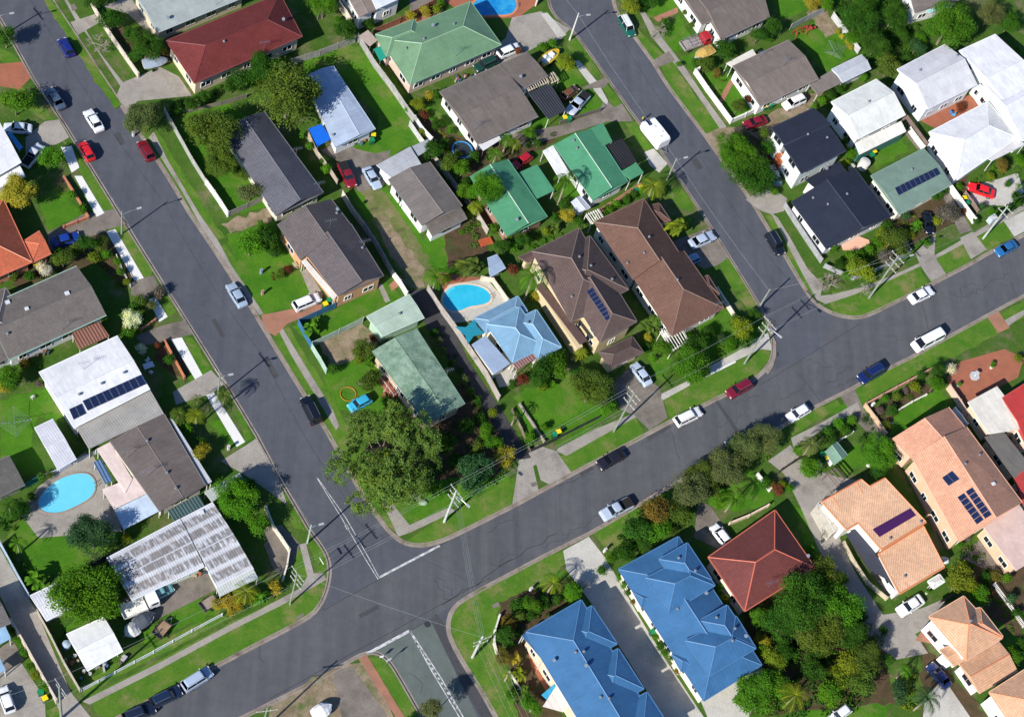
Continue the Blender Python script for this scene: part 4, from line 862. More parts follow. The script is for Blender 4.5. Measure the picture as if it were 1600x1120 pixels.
house('house', 'faded green hip roofed house beside the orange paved pool', [([(594, 61), (735, 3), (783, 70), (641, 132)], 3.5, 21, 'hh', 'corr', (.15, .27, .15), {'cap': (.24, .36, .24)}), ([(587, 54), (647, 31), (668, 62), (604, 88)], 3.5, 21, 'hh', 'corr', (.15, .27, .15), {'cap': (.24, .36, .24), 'hipk': .9})], (.55, .42, .34), vents=[(662, 62), (709, 39), (634, 77)], dishes=[(676, 43)], aerials=[(712, 88)])
house('house', 'broad grey-brown low roofed house with black patio roof at its end', [([(687, 144), (782, 101), (841, 182), (746, 225)], 3.0, 7, 'gg', 'old', (.165, .14, .125)), ([(779, 102), (824, 82), (856, 118), (812, 142)], 3.1, 5, 'gg', 'old', (.16, .135, .12)), ([(825, 145), (860, 131), (885, 172), (857, 186)], 2.7, 0, 'flat', 'slat', (.05, .055, .07), {'cap': 0})], WHT, aerials=[(741, 204), (818, 150)], dishes=[(813, 123)])
house('house', 'bright green metal roofed house with black pergola and a palm shadow', [([(866, 226), (927, 313), (981, 284), (927, 201)], 3.2, 14, 'gg', 'metal', (.07, .25, .135), {'cap': (.36, .46, .36)}), ([(918, 203), (942, 192), (957, 221), (937, 231)], 3.3, 0, 'flat', 'metal', (.07, .25, .13), {'cap': 0}), ([(944, 229), (972, 216), (995, 252), (968, 267)], 2.9, 0, 'flat', 'slat', (.03, .03, .035), {'cap': 0}), ([(970, 268), (994, 254), (1006, 270), (985, 281)], 3.2, 0, 'flat', 'metal', (.07, .25, .13), {'cap': 0}), ([(848, 236), (864, 227), (890, 270), (874, 279)], 2.8, 0, 'flat', 'flat', (.75, .74, .72), {'cap': 0})], WHT, vents=[(896, 221), (901, 233)])
house('house', 'green gabled house with lean-to beside the tall palms', [([(735, 275), (793, 369), (855, 339), (793, 249)], 3.1, 14, 'gg', 'metal', (.07, .245, .13), {'cap': (.36, .46, .36)}), ([(806, 272), (839, 257), (866, 299), (839, 312)], 2.6, 3, 'skill', 'metal', (.07, .26, .14), {'cap': 0})], (.3, .17, .12), dishes=[(807, 346)])
house('house', 'small grey cottage with white walls in the middle of the backyards', [([(607, 280), (660, 352), (722, 322), (671, 253)], 3.3, 12, 'gg', 'old', (.17, .15, .14)), ([(664, 349), (720, 324), (730, 341), (675, 368)], 2.8, 8, 'gg', 'old', (.16, .14, .125)), ([(588, 258), (641, 229), (659, 259), (611, 279)], 2.8, 3, 'skill', 'corr', (.45, .46, .48), {'cap': 0, 'walls': True}), ([(643, 229), (670, 217), (677, 231), (652, 245)], 2.5, 2, 'skill', 'corr', (.38, .40, .43), {'cap': 0})], WHT)
house('house', 'two storey chocolate tiled house with solar panels between the blue cottage and brown hip roof', [([(832, 393), (893, 503), (966, 462), (905, 357)], 5.1, 19, 'hh', 'tile', (.110, .076, .068), {'cap': (.17, .12, .1)}), ([(877, 437), (938, 534), (995, 502), (935, 405)], 5.12, 21, 'hh', 'tile', (.110, .076, .068), {'cap': (.17, .12, .1), 'hipk': .7}), ([(922, 369), (846, 406), (904, 492), (982, 452)], 5.08, 15, 'hh', 'tile', (.105, .073, .065), {'cap': (.17, .12, .1), 'win': False}), ([(936, 550), (988, 526), (1005, 550), (955, 574)], 2.8, 18, 'hh', 'tile', (.110, .076, .068)), ([(836, 446), (847, 441), (914, 541), (902, 547)], 2.7, 8, 'skill', 'tile', (.13, .08, .07), {'cap': 0, 'over': .2, 'walls': True, 'win': False}), ([(810, 402), (833, 392), (842, 402), (824, 410)], 3.0, 10, 'gg', 'tile', (.13, .08, .07), {'cap': 0})], (.55, .45, .28), vents=[(905, 402), (893, 464), (923, 416), (956, 437)], dishes=[(961, 422)], solar=[([(915, 456), (925, 449), (957, 496), (946, 502)], 1, 8)])
house('house', 'red-brown tiled double hip house on the corner of the cul-de-sac', [([(929, 347), (990, 436), (1062, 397), (1006, 311)], 3.8, 20, 'hg', 'tile', (.15, .082, .060), {'cap': (.19, .12, .09)}), ([(989, 431), (1050, 524), (1131, 481), (1068, 392)], 3.45, 20, 'gh', 'tile', (.148, .080, .058), {'cap': (.19, .12, .09)}), ([(1010, 322), (1030, 318), (1048, 345), (1022, 350)], 3.0, 16, 'hh', 'tile', (.145, .08, .06)), ([(1092, 437), (1106, 430), (1124, 459), (1104, 468)], 3.0, 16, 'hh', 'tile', (.145, .08, .06))], (.66, .62, .55), vents=[(1014, 371), (1006, 396), (1058, 438), (980, 412)], dishes=[(972, 324)], aerials=[(1117, 484)])
house('house', 'pale blue metal roofed cottage beside the kidney pool', [([(760, 506), (801, 566), (855, 540), (812, 480)], 3.5, 20, 'hh', 'metal', (.17, .31, .44), {'cap': (.25, .40, .52)}), ([(838, 484), (877, 542), (841, 560), (800, 502)], 3.52, 20, 'hh', 'metal', (.17, .31, .44), {'cap': (.25, .40, .52)}), ([(742, 497), (809, 463), (824, 486), (760, 520)], 3.0, 14, 'hh', 'metal', (.16, .28, .40), {'cap': (.25, .40, .52), 'win': False}), ([(737, 538), (758, 524), (797, 569), (771, 586)], 2.8, 2, 'skill', 'metal', (.30, .38, .50), {'cap': 0, 'walls': True, 'win': False}), ([(802, 568), (834, 551), (839, 559), (807, 578)], 2.8, 3, 'skill', 'slat', (.36, .20, .20), {'cap': 0})], (.72, .66, .52), vents=[(824, 505)])
house('house', 'house under mossy pale green corrugated roof beside the big gum tree', [([(582, 548), (667, 662), (726, 631), (650, 513)], 3.6, 9, 'gg', 'faded', (.13, .22, .15))], (.50, .38, .28), aerials=[(697, 588)])
house('shed', 'mint green metal garage beside the mulched yard', [([(573, 495), (640, 460), (663, 496), (597, 525)], 3.1, 5, 'gg', 'corr', (.42, .52, .42))], (.34, .48, .36), 'garage', vents=[(624, 491)], win=False)
house('house', 'terracotta orange tiled house at the left edge', [([(-105, 360), (5, 312), (50, 409), (-60, 457)], 3.0, 20, 'hh', 'tile', (.50, .13, .065), {'cap': (.6, .25, .15)}), ([(37, 377), (62, 361), (80, 396), (50, 410)], 2.8, 12, 'hg', 'tile', (.50, .13, .065))], (.5, .25, .15))
house('house', 'grey-brown tiled house with mint green barge board at the left edge', [([(-30, 483), (120, 416), (166, 492), (14, 562)], 3.2, 15, 'gg', 'tile', (.165, .145, .13), {'fascia': (.28, .42, .34)}), ([(-65, 480), (9, 450), (60, 535), (-20, 575)], 3.0, 15, 'hh', 'old', (.14, .12, .11), {'cap': (.3, .3, .3)}), ([(112, 520), (155, 502), (171, 525), (124, 546)], 2.5, 0, 'flat', 'slat', (.30, .14, .10), {'cap': 0})], (.66, .66, .64), aerials=[(97, 516)], vents=[(12, 522)], sky_l=[(105, 459, .6), (12, 473, .6), (42, 483, .5)])
house('house', 'white roofed house with a row of solar panels and grey carport', [([(61, 582), (184, 525), (234, 607), (115, 668)], 3.6, 7, 'gg', 'flat', (.70, .70, .71)), ([(119, 667), (234, 608), (256, 647), (139, 702)], 2.9, 3, 'skill', 'corr', (.36, .34, .31), {'cap': 0})], (.78, .77, .74), vents=[(124, 617), (159, 600), (194, 583)], aerials=[(131, 577)], solar=[([(128, 626), (220, 585), (229, 601), (137, 643)], 9, 1), ([(107, 639), (127, 630), (135, 647), (115, 657)], 2, 1)])
house('house', 'grey-brown low gable house with pink patio roof beside the oval pool', [([(172, 688), (250, 798), (321, 758), (256, 647)], 3.2, 6, 'gg', 'old', (.15, .125, .115)), ([(151, 701), (172, 690), (207, 748), (196, 770), (183, 776)][:4], 2.9, 0, 'flat', 'flat', (.72, .58, .52), {'cap': 0}), ([(160, 764), (220, 740), (234, 768), (178, 795)], 2.8, 0, 'flat', 'flat', (.72, .58, .52), {'cap': 0}), ([(179, 796), (232, 770), (251, 797), (193, 827)], 2.5, 0, 'flat', 'flat', (.52, .62, .74), {'cap': 0}), ([(264, 653), (270, 655), (331, 752), (323, 757)], 2.9, 0, 'flat', 'corr', (.5, .52, .54), {'cap': 0}), ([(319, 768), (375, 738), (380, 749), (331, 784)], 2.6, 0, 'flat', 'corr', (.45, .48, .46), {'cap': 0}), ([(262, 797), (310, 772), (320, 790), (272, 814)], 2.5, 0, 'flat', 'slat', (.08, .14, .14), {'cap': 0}), ([(146, 722), (158, 717), (176, 750), (165, 756)], 2.2, 0, 'flat', 'slat', (.12, .22, .4), {'cap': 0})], (.66, .6, .5), vents=[(230, 689), (261, 739), (275, 763)], aerials=[(230, 745), (199, 715)])
house('house', 'house under patchy white and rust corrugated roof near the corner', [([(167, 872), (282, 811), (319, 884), (206, 937)], 3.1, 5, 'gg', 'rust', (.60, .61, .64)), ([(283, 811), (333, 785), (396, 887), (338, 916)], 3.0, 5, 'gg', 'rust', (.60, .61, .64)), ([(338, 917), (396, 889), (404, 903), (343, 932)], 2.7, 0, 'flat', 'corr', (.55, .58, .55), {'cap': 0})], (.52, .6, .5), sky_l=[(315, 801, .6)])
house('shed', 'white garden shed by the banana plants at the lower left', [([(47, 931), (92, 909), (117, 946), (72, 969)], 2.4, 8, 'gg', 'corr', (.68, .68, .72))], WHT, 'shed', win=False)
house('shed', 'white canvas roofed carport beside the round green tree', [([(104, 991), (163, 964), (192, 1016), (136, 1047)], 2.6, 10, 'gg', 'flat', (.76, .76, .74), {'walls': False})], WHT, 'carport', win=False)
house('shed', 'pale grey patched shed between the lawn and oval pool', [([(54, 669), (83, 655), (119, 716), (90, 733)], 2.7, 7, 'gg', 'corr', (.62, .62, .66))], (.6, .6, .66), 'shed', win=False)
house('shed', 'dark weathered shed roof at the left edge by the green fence', [([(-20, 727), (15, 712), (39, 757), (-5, 777)], 2.6, 4, 'gg', 'old', (.12, .115, .105))], (.2, .2, .18), 'shed', win=False)
house('house', 'house with grey tiled roof cut by the lower left edge', [([(-70, 950), (-8, 925), (17, 972), (-50, 1000)], 3.0, 16, 'gg', 'tile', (.14, .13, .125))], WHT)
house('shed', 'blue shaded carport under the lower left grey tiled house', [([(-30, 995), (8, 977), (17, 997), (-18, 1015)], 2.6, 0, 'flat', 'flat', (.30, .48, .66), {'cap': 0})], WHT, 'carport')
house('shed', 'small blue awning beside the white hatchback at lower left', [([(-30, 1050), (0, 1028), (9, 1046), (-15, 1060)], 2.6, 0, 'flat', 'flat', (.30, .48, .66), {'cap': 0})], WHT, 'awning')
house('house', 'plain white roofed house cut by the upper left edge', [([(-50, 222), (0, 192), (33, 253), (-18, 282)], 3.6, 3, 'gg', 'flat', (.72, .72, .74))], WHT)
house('shed', 'low white roof beside the blue tarpaulin at upper left', [([(-15, 275), (30, 257), (40, 276), (-5, 296)], 2.8, 2, 'skill', 'flat', (.8, .8, .8), {'cap': 0, 'walls': True, 'win': False})], WHT, 'carport')
house('house', 'tan roofed white house at the top edge above the backyard', [([(530, -30), (562, 27), (588, 16), (556, -42)], 4.0, 6, 'gg', 'old', (.26, .21, .18)), ([(588, 15), (630, -4), (615, -30), (575, -12)], 4.6, 3, 'skill', 'flat', (.70, .72, .76), {'cap': 0, 'walls': True})], WHT)
house('house', 'grey-brown roofed house behind the red tray truck at the top', [([(1082, -14), (1172, -58), (1203, 26), (1127, 62)], 3.4, 10, 'gg', 'old', (.17, .14, .125)), ([(1052, -25), (1083, -38), (1112, 32), (1097, 39)], 3.3, 6, 'gg', 'old', (.17, .14, .125))], WHT)
house('house', 'grey-brown roofed house with white front fence and shrubs', [([(1145, 104), (1233, 63), (1279, 123), (1188, 166)], 3.3, 11, 'gg', 'old', (.20, .165, .145)), ([(1135, 99), (1176, 77), (1182, 86), (1144, 105)], 2.8, 0, 'flat', 'flat', (.74, .68, .60), {'cap': 0})], WHT, aerials=[(1222, 105), (1186, 92)])
house('shed', 'grey-brown carport joined to a corrugated shed behind the white off-roader', [([(1264, 131), (1299, 110), (1316, 130), (1277, 149)], 2.6, 3, 'skill', 'old', (.22, .19, .17), {'cap': 0}), ([(1300, 109), (1347, 86), (1361, 107), (1316, 129)], 2.8, 14, 'gg', 'corr', (.50, .52, .56))], WHT, 'shed', win=False)
house('house', 'two storey white gabled house with two roof turbines at the top right', [([(1402, 109), (1477, 70), (1527, 132), (1450, 170)], 4.8, 19, 'gg', 'corr', (.64, .63, .65))], (.80, .80, .82), vents=[(1495, 88), (1437, 111)], group=None, frame=(.6, .6, .65))
house('house', 'white gabled house with verandah strip beside the dark navy roofs', [([(1299, 160), (1370, 124), (1415, 179), (1342, 216)], 4.4, 18, 'gg', 'metal', (.68, .69, .64)), ([(1336, 224), (1408, 189), (1416, 206), (1343, 242)], 2.8, 2, 'skill', 'flat', (.78, .75, .68), {'cap': 0, 'walls': True, 'wall': (.05, .16, .13), 'over': .2, 'win': False})], (.80, .80, .80), vents=[(1357, 160)])
house('house', 'big white hip roofed house above the red sports car', [([(1452, 207), (1544, 159), (1590, 215), (1496, 280)], 3.4, 17, 'hh', 'metal', (.70, .70, .71)), ([(1535, 244), (1586, 215), (1602, 226), (1550, 252)], 3.0, 3, 'skill', 'flat', (.62, .6, .6), {'cap': 0})], (.8, .8, .8))
house('house', 'large white roofed building cut by the right edge', [([(1499, 80), (1556, 54), (1640, 140), (1580, 170)], 5.6, 4, 'gg', 'flat', (.72, .72, .74)), ([(1533, 127), (1575, 107), (1640, 195), (1598, 220)], 4.6, 12, 'gg', 'flat', (.68, .69, .72))], (.70, .76, .70))
house('house', 'two storey navy black roofed house with orange deck', [([(1205, 200), (1272, 169), (1298, 194), (1226, 227)], 5.4, 7, 'gg', 'metal', (.022, .026, .042)), ([(1224, 228), (1294, 195), (1322, 235), (1252, 271)], 5.4, 5, 'gg', 'metal', (.022, .026, .042))], (.62, .68, .66), vents=[(1292, 216), (1262, 211)], frame=(.4, .42, .44))
house('house', 'single storey navy black roofed house on the corner with grey fence', [([(1237, 315), (1292, 389), (1392, 339), (1336, 264)], 3.1, 13, 'gg', 'metal', (.022, .027, .045)), ([(1258, 281), (1311, 252), (1328, 275), (1280, 300)], 3.4, 3, 'skill', 'metal', (.022, .026, .042), {'cap': 0, 'walls': True, 'win': False})], (.62, .62, .62), vents=[(1323, 304), (1293, 320), (1270, 310)], dishes=[(1290, 266)])
house('house', 'sage green roofed house with a solar row at the right', [([(1361, 275), (1444, 232), (1487, 288), (1405, 335)], 3.2, 7, 'gg', 'metal', (.17, .25, .20))], (.74, .68, .56), vents=[(1424, 266)], solar=[([(1397, 294), (1463, 262), (1470, 273), (1404, 307)], 9, 1)])
house('townhouse', 'long blue roofed townhouses with side gables at the bottom', [([(908, 937), (1046, 1165), (960, 1215), (822, 987)], 4.7, 19, 'hh', 'metal', c_blue, {'cap': (.07, .17, .32)}), ([(925, 946), (868, 977), (907, 1036), (964, 1005)], 4.71, 19, 'hh', 'metal', c_blue, {'cap': (.07, .17, .32)}), ([(966, 1013), (909, 1044), (949, 1106), (1006, 1075)], 4.72, 19, 'hh', 'metal', c_blue, {'cap': (.07, .17, .32)}), ([(1011, 1081), (954, 1112), (994, 1174), (1051, 1142)], 4.73, 19, 'hh', 'metal', c_blue, {'cap': (.07, .17, .32)}), ([(871, 1050), (925, 1021), (953, 1067), (900, 1095)], 4.74, 19, 'hh', 'metal', c_blue, {'cap': (.07, .17, .32)}), ([(815, 992), (822, 988), (855, 1030), (846, 1034)], 3.2, 10, 'skill', 'metal', c_blue, {'cap': 0, 'win': False})], (.66, .52, .38), vents=[(899, 1019), (912, 1018), (938, 1089), (951, 1091)], dishes=[(865, 1033), (915, 1041)])
house('townhouse', 'pair of blue hip roofed townhouses with raised upper storeys', [([(967, 889), (1100, 1094), (1190, 1038), (1060, 838)], 3.1, 17, 'hh', 'metal', c_blue, {'cap': (.07, .17, .32)}), ([(1009, 902), (1083, 866), (1117, 914), (1045, 957)], 4.5, 21, 'hh', 'metal', c_blue, {'cap': (.07, .17, .32), 'win': False}), ([(1030, 873), (1068, 930), (1112, 905), (1074, 848)], 4.52, 21, 'hh', 'metal', c_blue, {'cap': (.07, .17, .32), 'win': False}), ([(1071, 1000), (1150, 962), (1181, 1012), (1109, 1055)], 4.5, 21, 'hh', 'metal', c_blue, {'cap': (.07, .17, .32), 'win': False}), ([(1092, 969), (1133, 1030), (1177, 1007), (1136, 945)], 4.52, 21, 'hh', 'metal', c_blue, {'cap': (.07, .17, .32), 'win': False}), ([(990, 925), (1010, 922), (1022, 945), (1003, 948)], 3.12, 17, 'hh', 'metal', c_blue), ([(1050, 1022), (1072, 1020), (1085, 1045), (1065, 1048)], 3.12, 17, 'hh', 'metal', c_blue)], (.74, .68, .56), vents=[(1060, 872), (1086, 892), (1058, 951), (1119, 965), (1148, 982), (1144, 1001)], dishes=[(1102, 928), (1164, 995)], frame=(.8, .8, .78))
house('house', 'dark red tiled hip house with orange ridge lines', [([(1107, 870), (1211, 797), (1273, 886), (1164, 954)], 3.4, 22, 'hh', 'tile', (.15, .045, .04), {'cap': (.5, .12, .07), 'fascia': (.5, .14, .08)})], (.74, .68, .56), dishes=[(1261, 870)], aerials=[(1200, 917)])
house('house', 'two storey peach tiled house with purple solar mat', [([(1283.7, 783.6), (1346, 748.5), (1359, 759.5), (1383, 746.5), (1447, 815), (1377, 858), (1340.7, 816.6), (1322.5, 827)], 4.5, 0, 'poly', 'tile', (.66, .40, .25), {'cap': (.60, .22, .09), 'fascia': (.6, .3, .15), 'tilt': (.5, -.1, .0), 'lines': [((1300, 776), (1311, 792)), ((1338, 753), (1348, 771))], 'over': .35}), ([(1372.6, 864.5), (1443, 821), (1476, 885), (1405.7, 927)], 3.4, 0, 'poly', 'tile', (.66, .40, .25), {'cap': (.60, .22, .09), 'fascia': (.6, .3, .15), 'tilt': (.5, -.1, .0), 'over': .35})], (.78, .76, .70), vents=[(1413, 901), (1438, 816), (1390, 842)])
M['purple'] = M['flat']
house('house', 'long salmon tiled house with solar panels at the right', [([(1426, 712), (1500, 846), (1597, 785), (1510, 667)], 4.9, 16, 'gg', 'tile', (.60, .31, .20)), ([(1395, 684), (1426, 716), (1508, 668), (1482, 636)], 4.7, 15, 'gg', 'tile', (.58, .29, .19)), ([(1534, 820), (1592, 787), (1640, 860), (1586, 893)], 3.4, 3, 'skill', 'metal', (.66, .48, .42), {'cap': 0, 'walls': True})], (.62, .42, .28), vents=[(1508, 725), (1530, 711)], sky_l=[(1552, 756, .5)], solar=[([(1495, 777), (1506, 770), (1537, 812), (1526, 820)], 1, 6), ([(1508, 768), (1519, 761), (1550, 804), (1539, 811)], 1, 6), ([(1471, 746), (1487, 735), (1500, 749), (1482, 760)], 2, 1)])
house('house', 'red metal roofed house with solar panels at the right edge', [([(1566, 622), (1620, 588), (1665, 668), (1606, 700)], 3.4, 10, 'gg', 'metal', (.48, .05, .045))], (.7, .5, .4), solar=[([(1580, 612), (1594, 604), (1620, 650), (1604, 658)], 2, 6)])
house('house', 'white terrace building with balustrades beside the terracotta courtyard', [([(1512, 628), (1558, 603), (1608, 668), (1545, 678)], 3.4, 0, 'flat', 'flat', (.70, .66, .58), {'cap': 0, 'walls': True}), ([(1537, 683), (1566, 671), (1608, 727), (1584, 748)], 2.8, 2, 'skill', 'old', (.16, .15, .135), {'cap': 0, 'walls': True}), ([(1584, 748), (1606, 730), (1640, 780), (1600, 790)], 3.0, 8, 'gg', 'metal', (.45, .06, .05))], (.66, .50, .34))
house('house', 'peach tiled hip house with white windowed front at the bottom right', [([(1452, 963), (1506, 931), (1566, 996), (1510, 1031)], 5.0, 20, 'hh', 'tile', c_peach, {'cap': (.62, .22, .10)}), ([(1490, 958), (1532, 949), (1567, 994), (1530, 1008)], 5.02, 18, 'hh', 'tile', c_peach, {'cap': (.62, .22, .10), 'win': False}), ([(1468, 1015), (1492, 1006), (1506, 1030), (1490, 1040)], 3.4, 12, 'gg', 'tile', c_peach), ([(1497, 1035), (1560, 1000), (1590, 1047), (1530, 1082)], 3.0, 12, 'gg', 'tile', c_peach, {'cap': (.62, .22, .10)})], (.80, .79, .77), vents=[(1516, 970)], dishes=[(1552, 973)], frame=(.35, .28, .28))
house('house', 'peach tiled house cut by the bottom right corner', [([(1546, 1081), (1610, 1040), (1670, 1115), (1596, 1155)], 4.6, 19, 'hh', 'tile', c_peach, {'cap': (.62, .22, .10)})], (.80, .79, .77))
house('shed', 'little green gabled garden shed on the lawn by the white swing seat', [([(1290, 704), (1304, 726), (1324, 711), (1307, 690)], 2.2, 20, 'gg', 'metal', (.16, .27, .20))], WHT, 'shed', win=False)
house('shed', 'small white gabled shed between the green roof and brown roof', [([(893, 315), (906, 331), (922, 325), (906, 306)], 2.1, 14, 'gg', 'corr', (.55, .58, .66))], WHT, 'shed', win=False)
house('shed', 'blue-grey poolside shed under the broad leaved tree', [([(762, 404), (777, 398), (790, 418), (766, 432)], 2.3, 6, 'gg', 'metal', (.30, .38, .50))], (.4, .45, .5), 'shed', win=False)
house('shed', 'white domed garden tent behind the peach tiled houses', [([(1450, 908), (1468, 897), (1476, 908), (1459, 919)], 2.0, 16, 'hh', 'flat', (.7, .7, .66), {'walls': False})], WHT, 'tent', win=False)
house('house', 'house with brown roof and pale blue sail at the top right edge', [([(1430, 20), (1418, -25), (1500, -40), (1500, 0)], 4.0, 8, 'gg', 'old', (.18, .15, .14))], WHT)
def roof_patch(label, quad, col):
    t, tris = HOUSE[label], ROOFS[label]; k = 8; mb = MB()
    def pt(u, v):
        q = [Vector(p) for p in quad]; p = bez(bez(q[0], q[1], u), bez(q[3], q[2], u), v); h_ = hit(tris, p.x, p.y); return h_[1]+Vector((0, 0, .07)) if h_ else None
    for i in range(k):
        for j in range(2):
            c = [pt((i+a)/k, (j+b)/2) for a, b in ((0, 0), (1, 0), (1, 1), (0, 1))]
            if all(c): mb.quad(c)
    part('solar_mat', mb, M['plastic'], t, col)
# purple solar mat as part of the peach house's roof
def sheet(name, label, cat, px, h, col, m='cloth', th=.05, group=None, posts=False, z=None):
    P = [G(x, y, h+.12) for x, y in px] if not isinstance(h, (list, tuple)) else [G(x, y, k+.12) for (x, y), k in zip(px, h)]
    if sum(P[i-1].x*P[i].y-P[i].x*P[i-1].y for i in range(len(P))) < 0: P = P[::-1]
    c = sum(P, Vector())/len(P); t = thing(name, label, cat, (c.x, c.y, .12), group=group); mb = MB(); dn = Vector((0, 0, th))
    mb.quad(P, 0, [(p.x, p.y) for p in P]); mb.quad([p-dn for p in P[::-1]])
    for i in range(len(P)): mb.quad([P[i-1]-dn, P[i]-dn, P[i], P[i-1]])
    part('cover', mb, M[m], t, col)
    if posts:
        for p in P: q = MB(); q.tube((p.x, p.y, .1), p, .05); part('post', q, M['chrome'], t)
    return t
sheet('tarpaulin', 'bright blue tarpaulin shelter beside the narrow grey metal roof', 'tarpaulin', [(482, 201), (502, 194), (518, 217), (496, 229)], 2.2, (.01, .13, .62), posts=True)
sheet('shade_sail', 'teal square shade sail beside the kidney pool', 'shade sail', [(711, 510), (728, 511), (742, 498), (746, 511), (758, 521), (740, 525), (731, 538), (727, 524)], 2.6, (.02, .22, .30), posts=False)
sheet('shade_sail', 'pale blue shade sail at the top right among trees', 'shade sail', [(1441, 13), (1470, 0), (1487, 8), (1452, 21)], 2.8, (.35, .62, .68))
sheet('shade_sail', 'white shade sail beside the blue townhouses', 'shade sail', [(848, 1103), (872, 1066), (893, 1098), (880, 1112)], 2.8, (.72, .64, .58))
sheet('shade_sail', 'light blue shade sail in the palms by the blue townhouses', 'shade sail', [(846, 1085), (866, 1068), (872, 1070), (856, 1094)], 2.6, (.05, .35, .55))
sheet('awning', 'teal awning on the left side of the faded green hip roof', 'awning', [(584, 77), (597, 71), (608, 87), (594, 96)], 2.6, (.02, .28, .20), posts=True)
sheet('awning', 'beige awning behind the faded green hip roof', 'awning', [(560, 57), (575, 47), (590, 63), (578, 73)], 2.4, (.40, .32, .27), posts=True)
sheet('tarpaulin', 'blue tarpaulin over the parked boat frame at upper left', 'tarpaulin', [(11, 208), (17, 206), (36, 230), (30, 236)], 1.6, (.08, .30, .60), posts=True)
sheet('awning', 'white slatted awning over the water tank beside brown roof', 'awning', [(747, 225), (778, 209), (783, 218), (755, 236)], 2.2, (.6, .6, .62), posts=True)
sheet('patio_roof', 'pinkish patio slab roof beside the navy black corner house', 'patio', [(1314, 380), (1336, 367), (1358, 375), (1359, 380), (1338, 391), (1318, 390)], .25, (.72, .42, .30), 'wall', .2)
roof_patch('two storey peach tiled house with purple solar mat', [(1363, 827), (1422, 794), (1431, 805), (1374, 839)], (.055, .012, .075))
def deck(label, px, h, col, rail=(.7, .7, .7), cat='deck'):
    P = [G(x, y, h+.12) for x, y in px]; c = sum(P, Vector())/len(P); t = thing('deck', label, cat, (c.x, c.y, .12)); mb = MB()
    mb.prism([(p.x, p.y) for p in P], .1, h+.12, bottom=False); part('floor', mb, M['wood'], t, col)
    r = MB()
    for i in range(len(P)):
        a, b = P[i-1], P[i]; n = max(1, int((b-a).length/.9))
        for k in range(n): q = a+(b-a)*k/n; r.tube(q, q+Vector((0, 0, 1)), .025, n=4)
        r.tube(a+Vector((0, 0, 1)), b+Vector((0, 0, 1)), .035, n=4)
    part('railing', r, M['plain'], t, rail)
sheet('shade_sail', 'dark blue-grey shade sails in the peach house courtyard', 'shade sail', [(1321, 835), (1339, 824), (1358, 850), (1378, 878), (1400, 923), (1385, 905), (1358, 888), (1343, 862)], 2.3, (.05, .055, .075))
deck('orange timber deck along the navy black two storey house', [(1213, 240), (1221, 236), (1250, 270), (1243, 277)], 2.2, (.42, .12, .05))
deck('cream front balcony on the two storey peach tiled house', [(1275, 790), (1283, 786), (1312, 826), (1300, 834)], 2.6, (.45, .42, .36), (.75, .73, .68), 'balcony')
deck('raised timber landing beside the mossy green roofed house', [(592, 592), (600, 588), (622, 616), (614, 622)], .8, (.25, .09, .06))
def pergola(label, px, h, n, col):
    P = [G(x, y, h+.12) for x, y in px]; c = sum(P, Vector())/4; t = thing('pergola', label, 'pergola', (c.x, c.y, .12))
    for p in P: q = MB(); q.tube((p.x, p.y, .1), p, .06); part('post', q, M['plain'], t, col)
    f = MB()
    for i in range(4): f.tube(P[i-1], P[i], .07, n=4)
    part('beam', f, M['plain'], t, col)
    for k in range(n):
        a = P[0]+(P[1]-P[0])*(k+.5)/n+Vector((0, 0, .1)); b = P[3]+(P[2]-P[3])*(k+.5)/n+Vector((0, 0, .1)); e = b-a; m_ = (a+b)/2
        q = MB(); q.box(tuple(m_), (e.length+.4, .07, .14), math.atan2(e.y, e.x)); part('rafter', q, M['plain'], t, col)
pergola('white slatted pergola at the foot of the red-brown double hip house', [(1032, 520), (1062, 508), (1076, 532), (1050, 548)], 2.5, 7, (.75, .72, .66))
pergola('white slatted pergola at the top corner of the red-brown roof', [(915, 337), (936, 328), (943, 340), (924, 350)], 2.5, 6, (.75, .72, .66))
pergola('cream slatted pergola above the black patio roof', [(820, 131), (852, 118), (858, 128), (826, 142)], 2.7, 9, (.55, .47, .36))
pergola('cream pergola slats on the lawn by the brown roofed house', [(857, 118), (866, 114), (873, 125), (862, 130)], 2.3, 3, (.55, .47, .36))
pergola('brown pergola beams in front of the peach tiled balcony house', [(1292, 740), (1306, 731), (1320, 747), (1308, 760)], 2.5, 3, (.16, .12, .10))
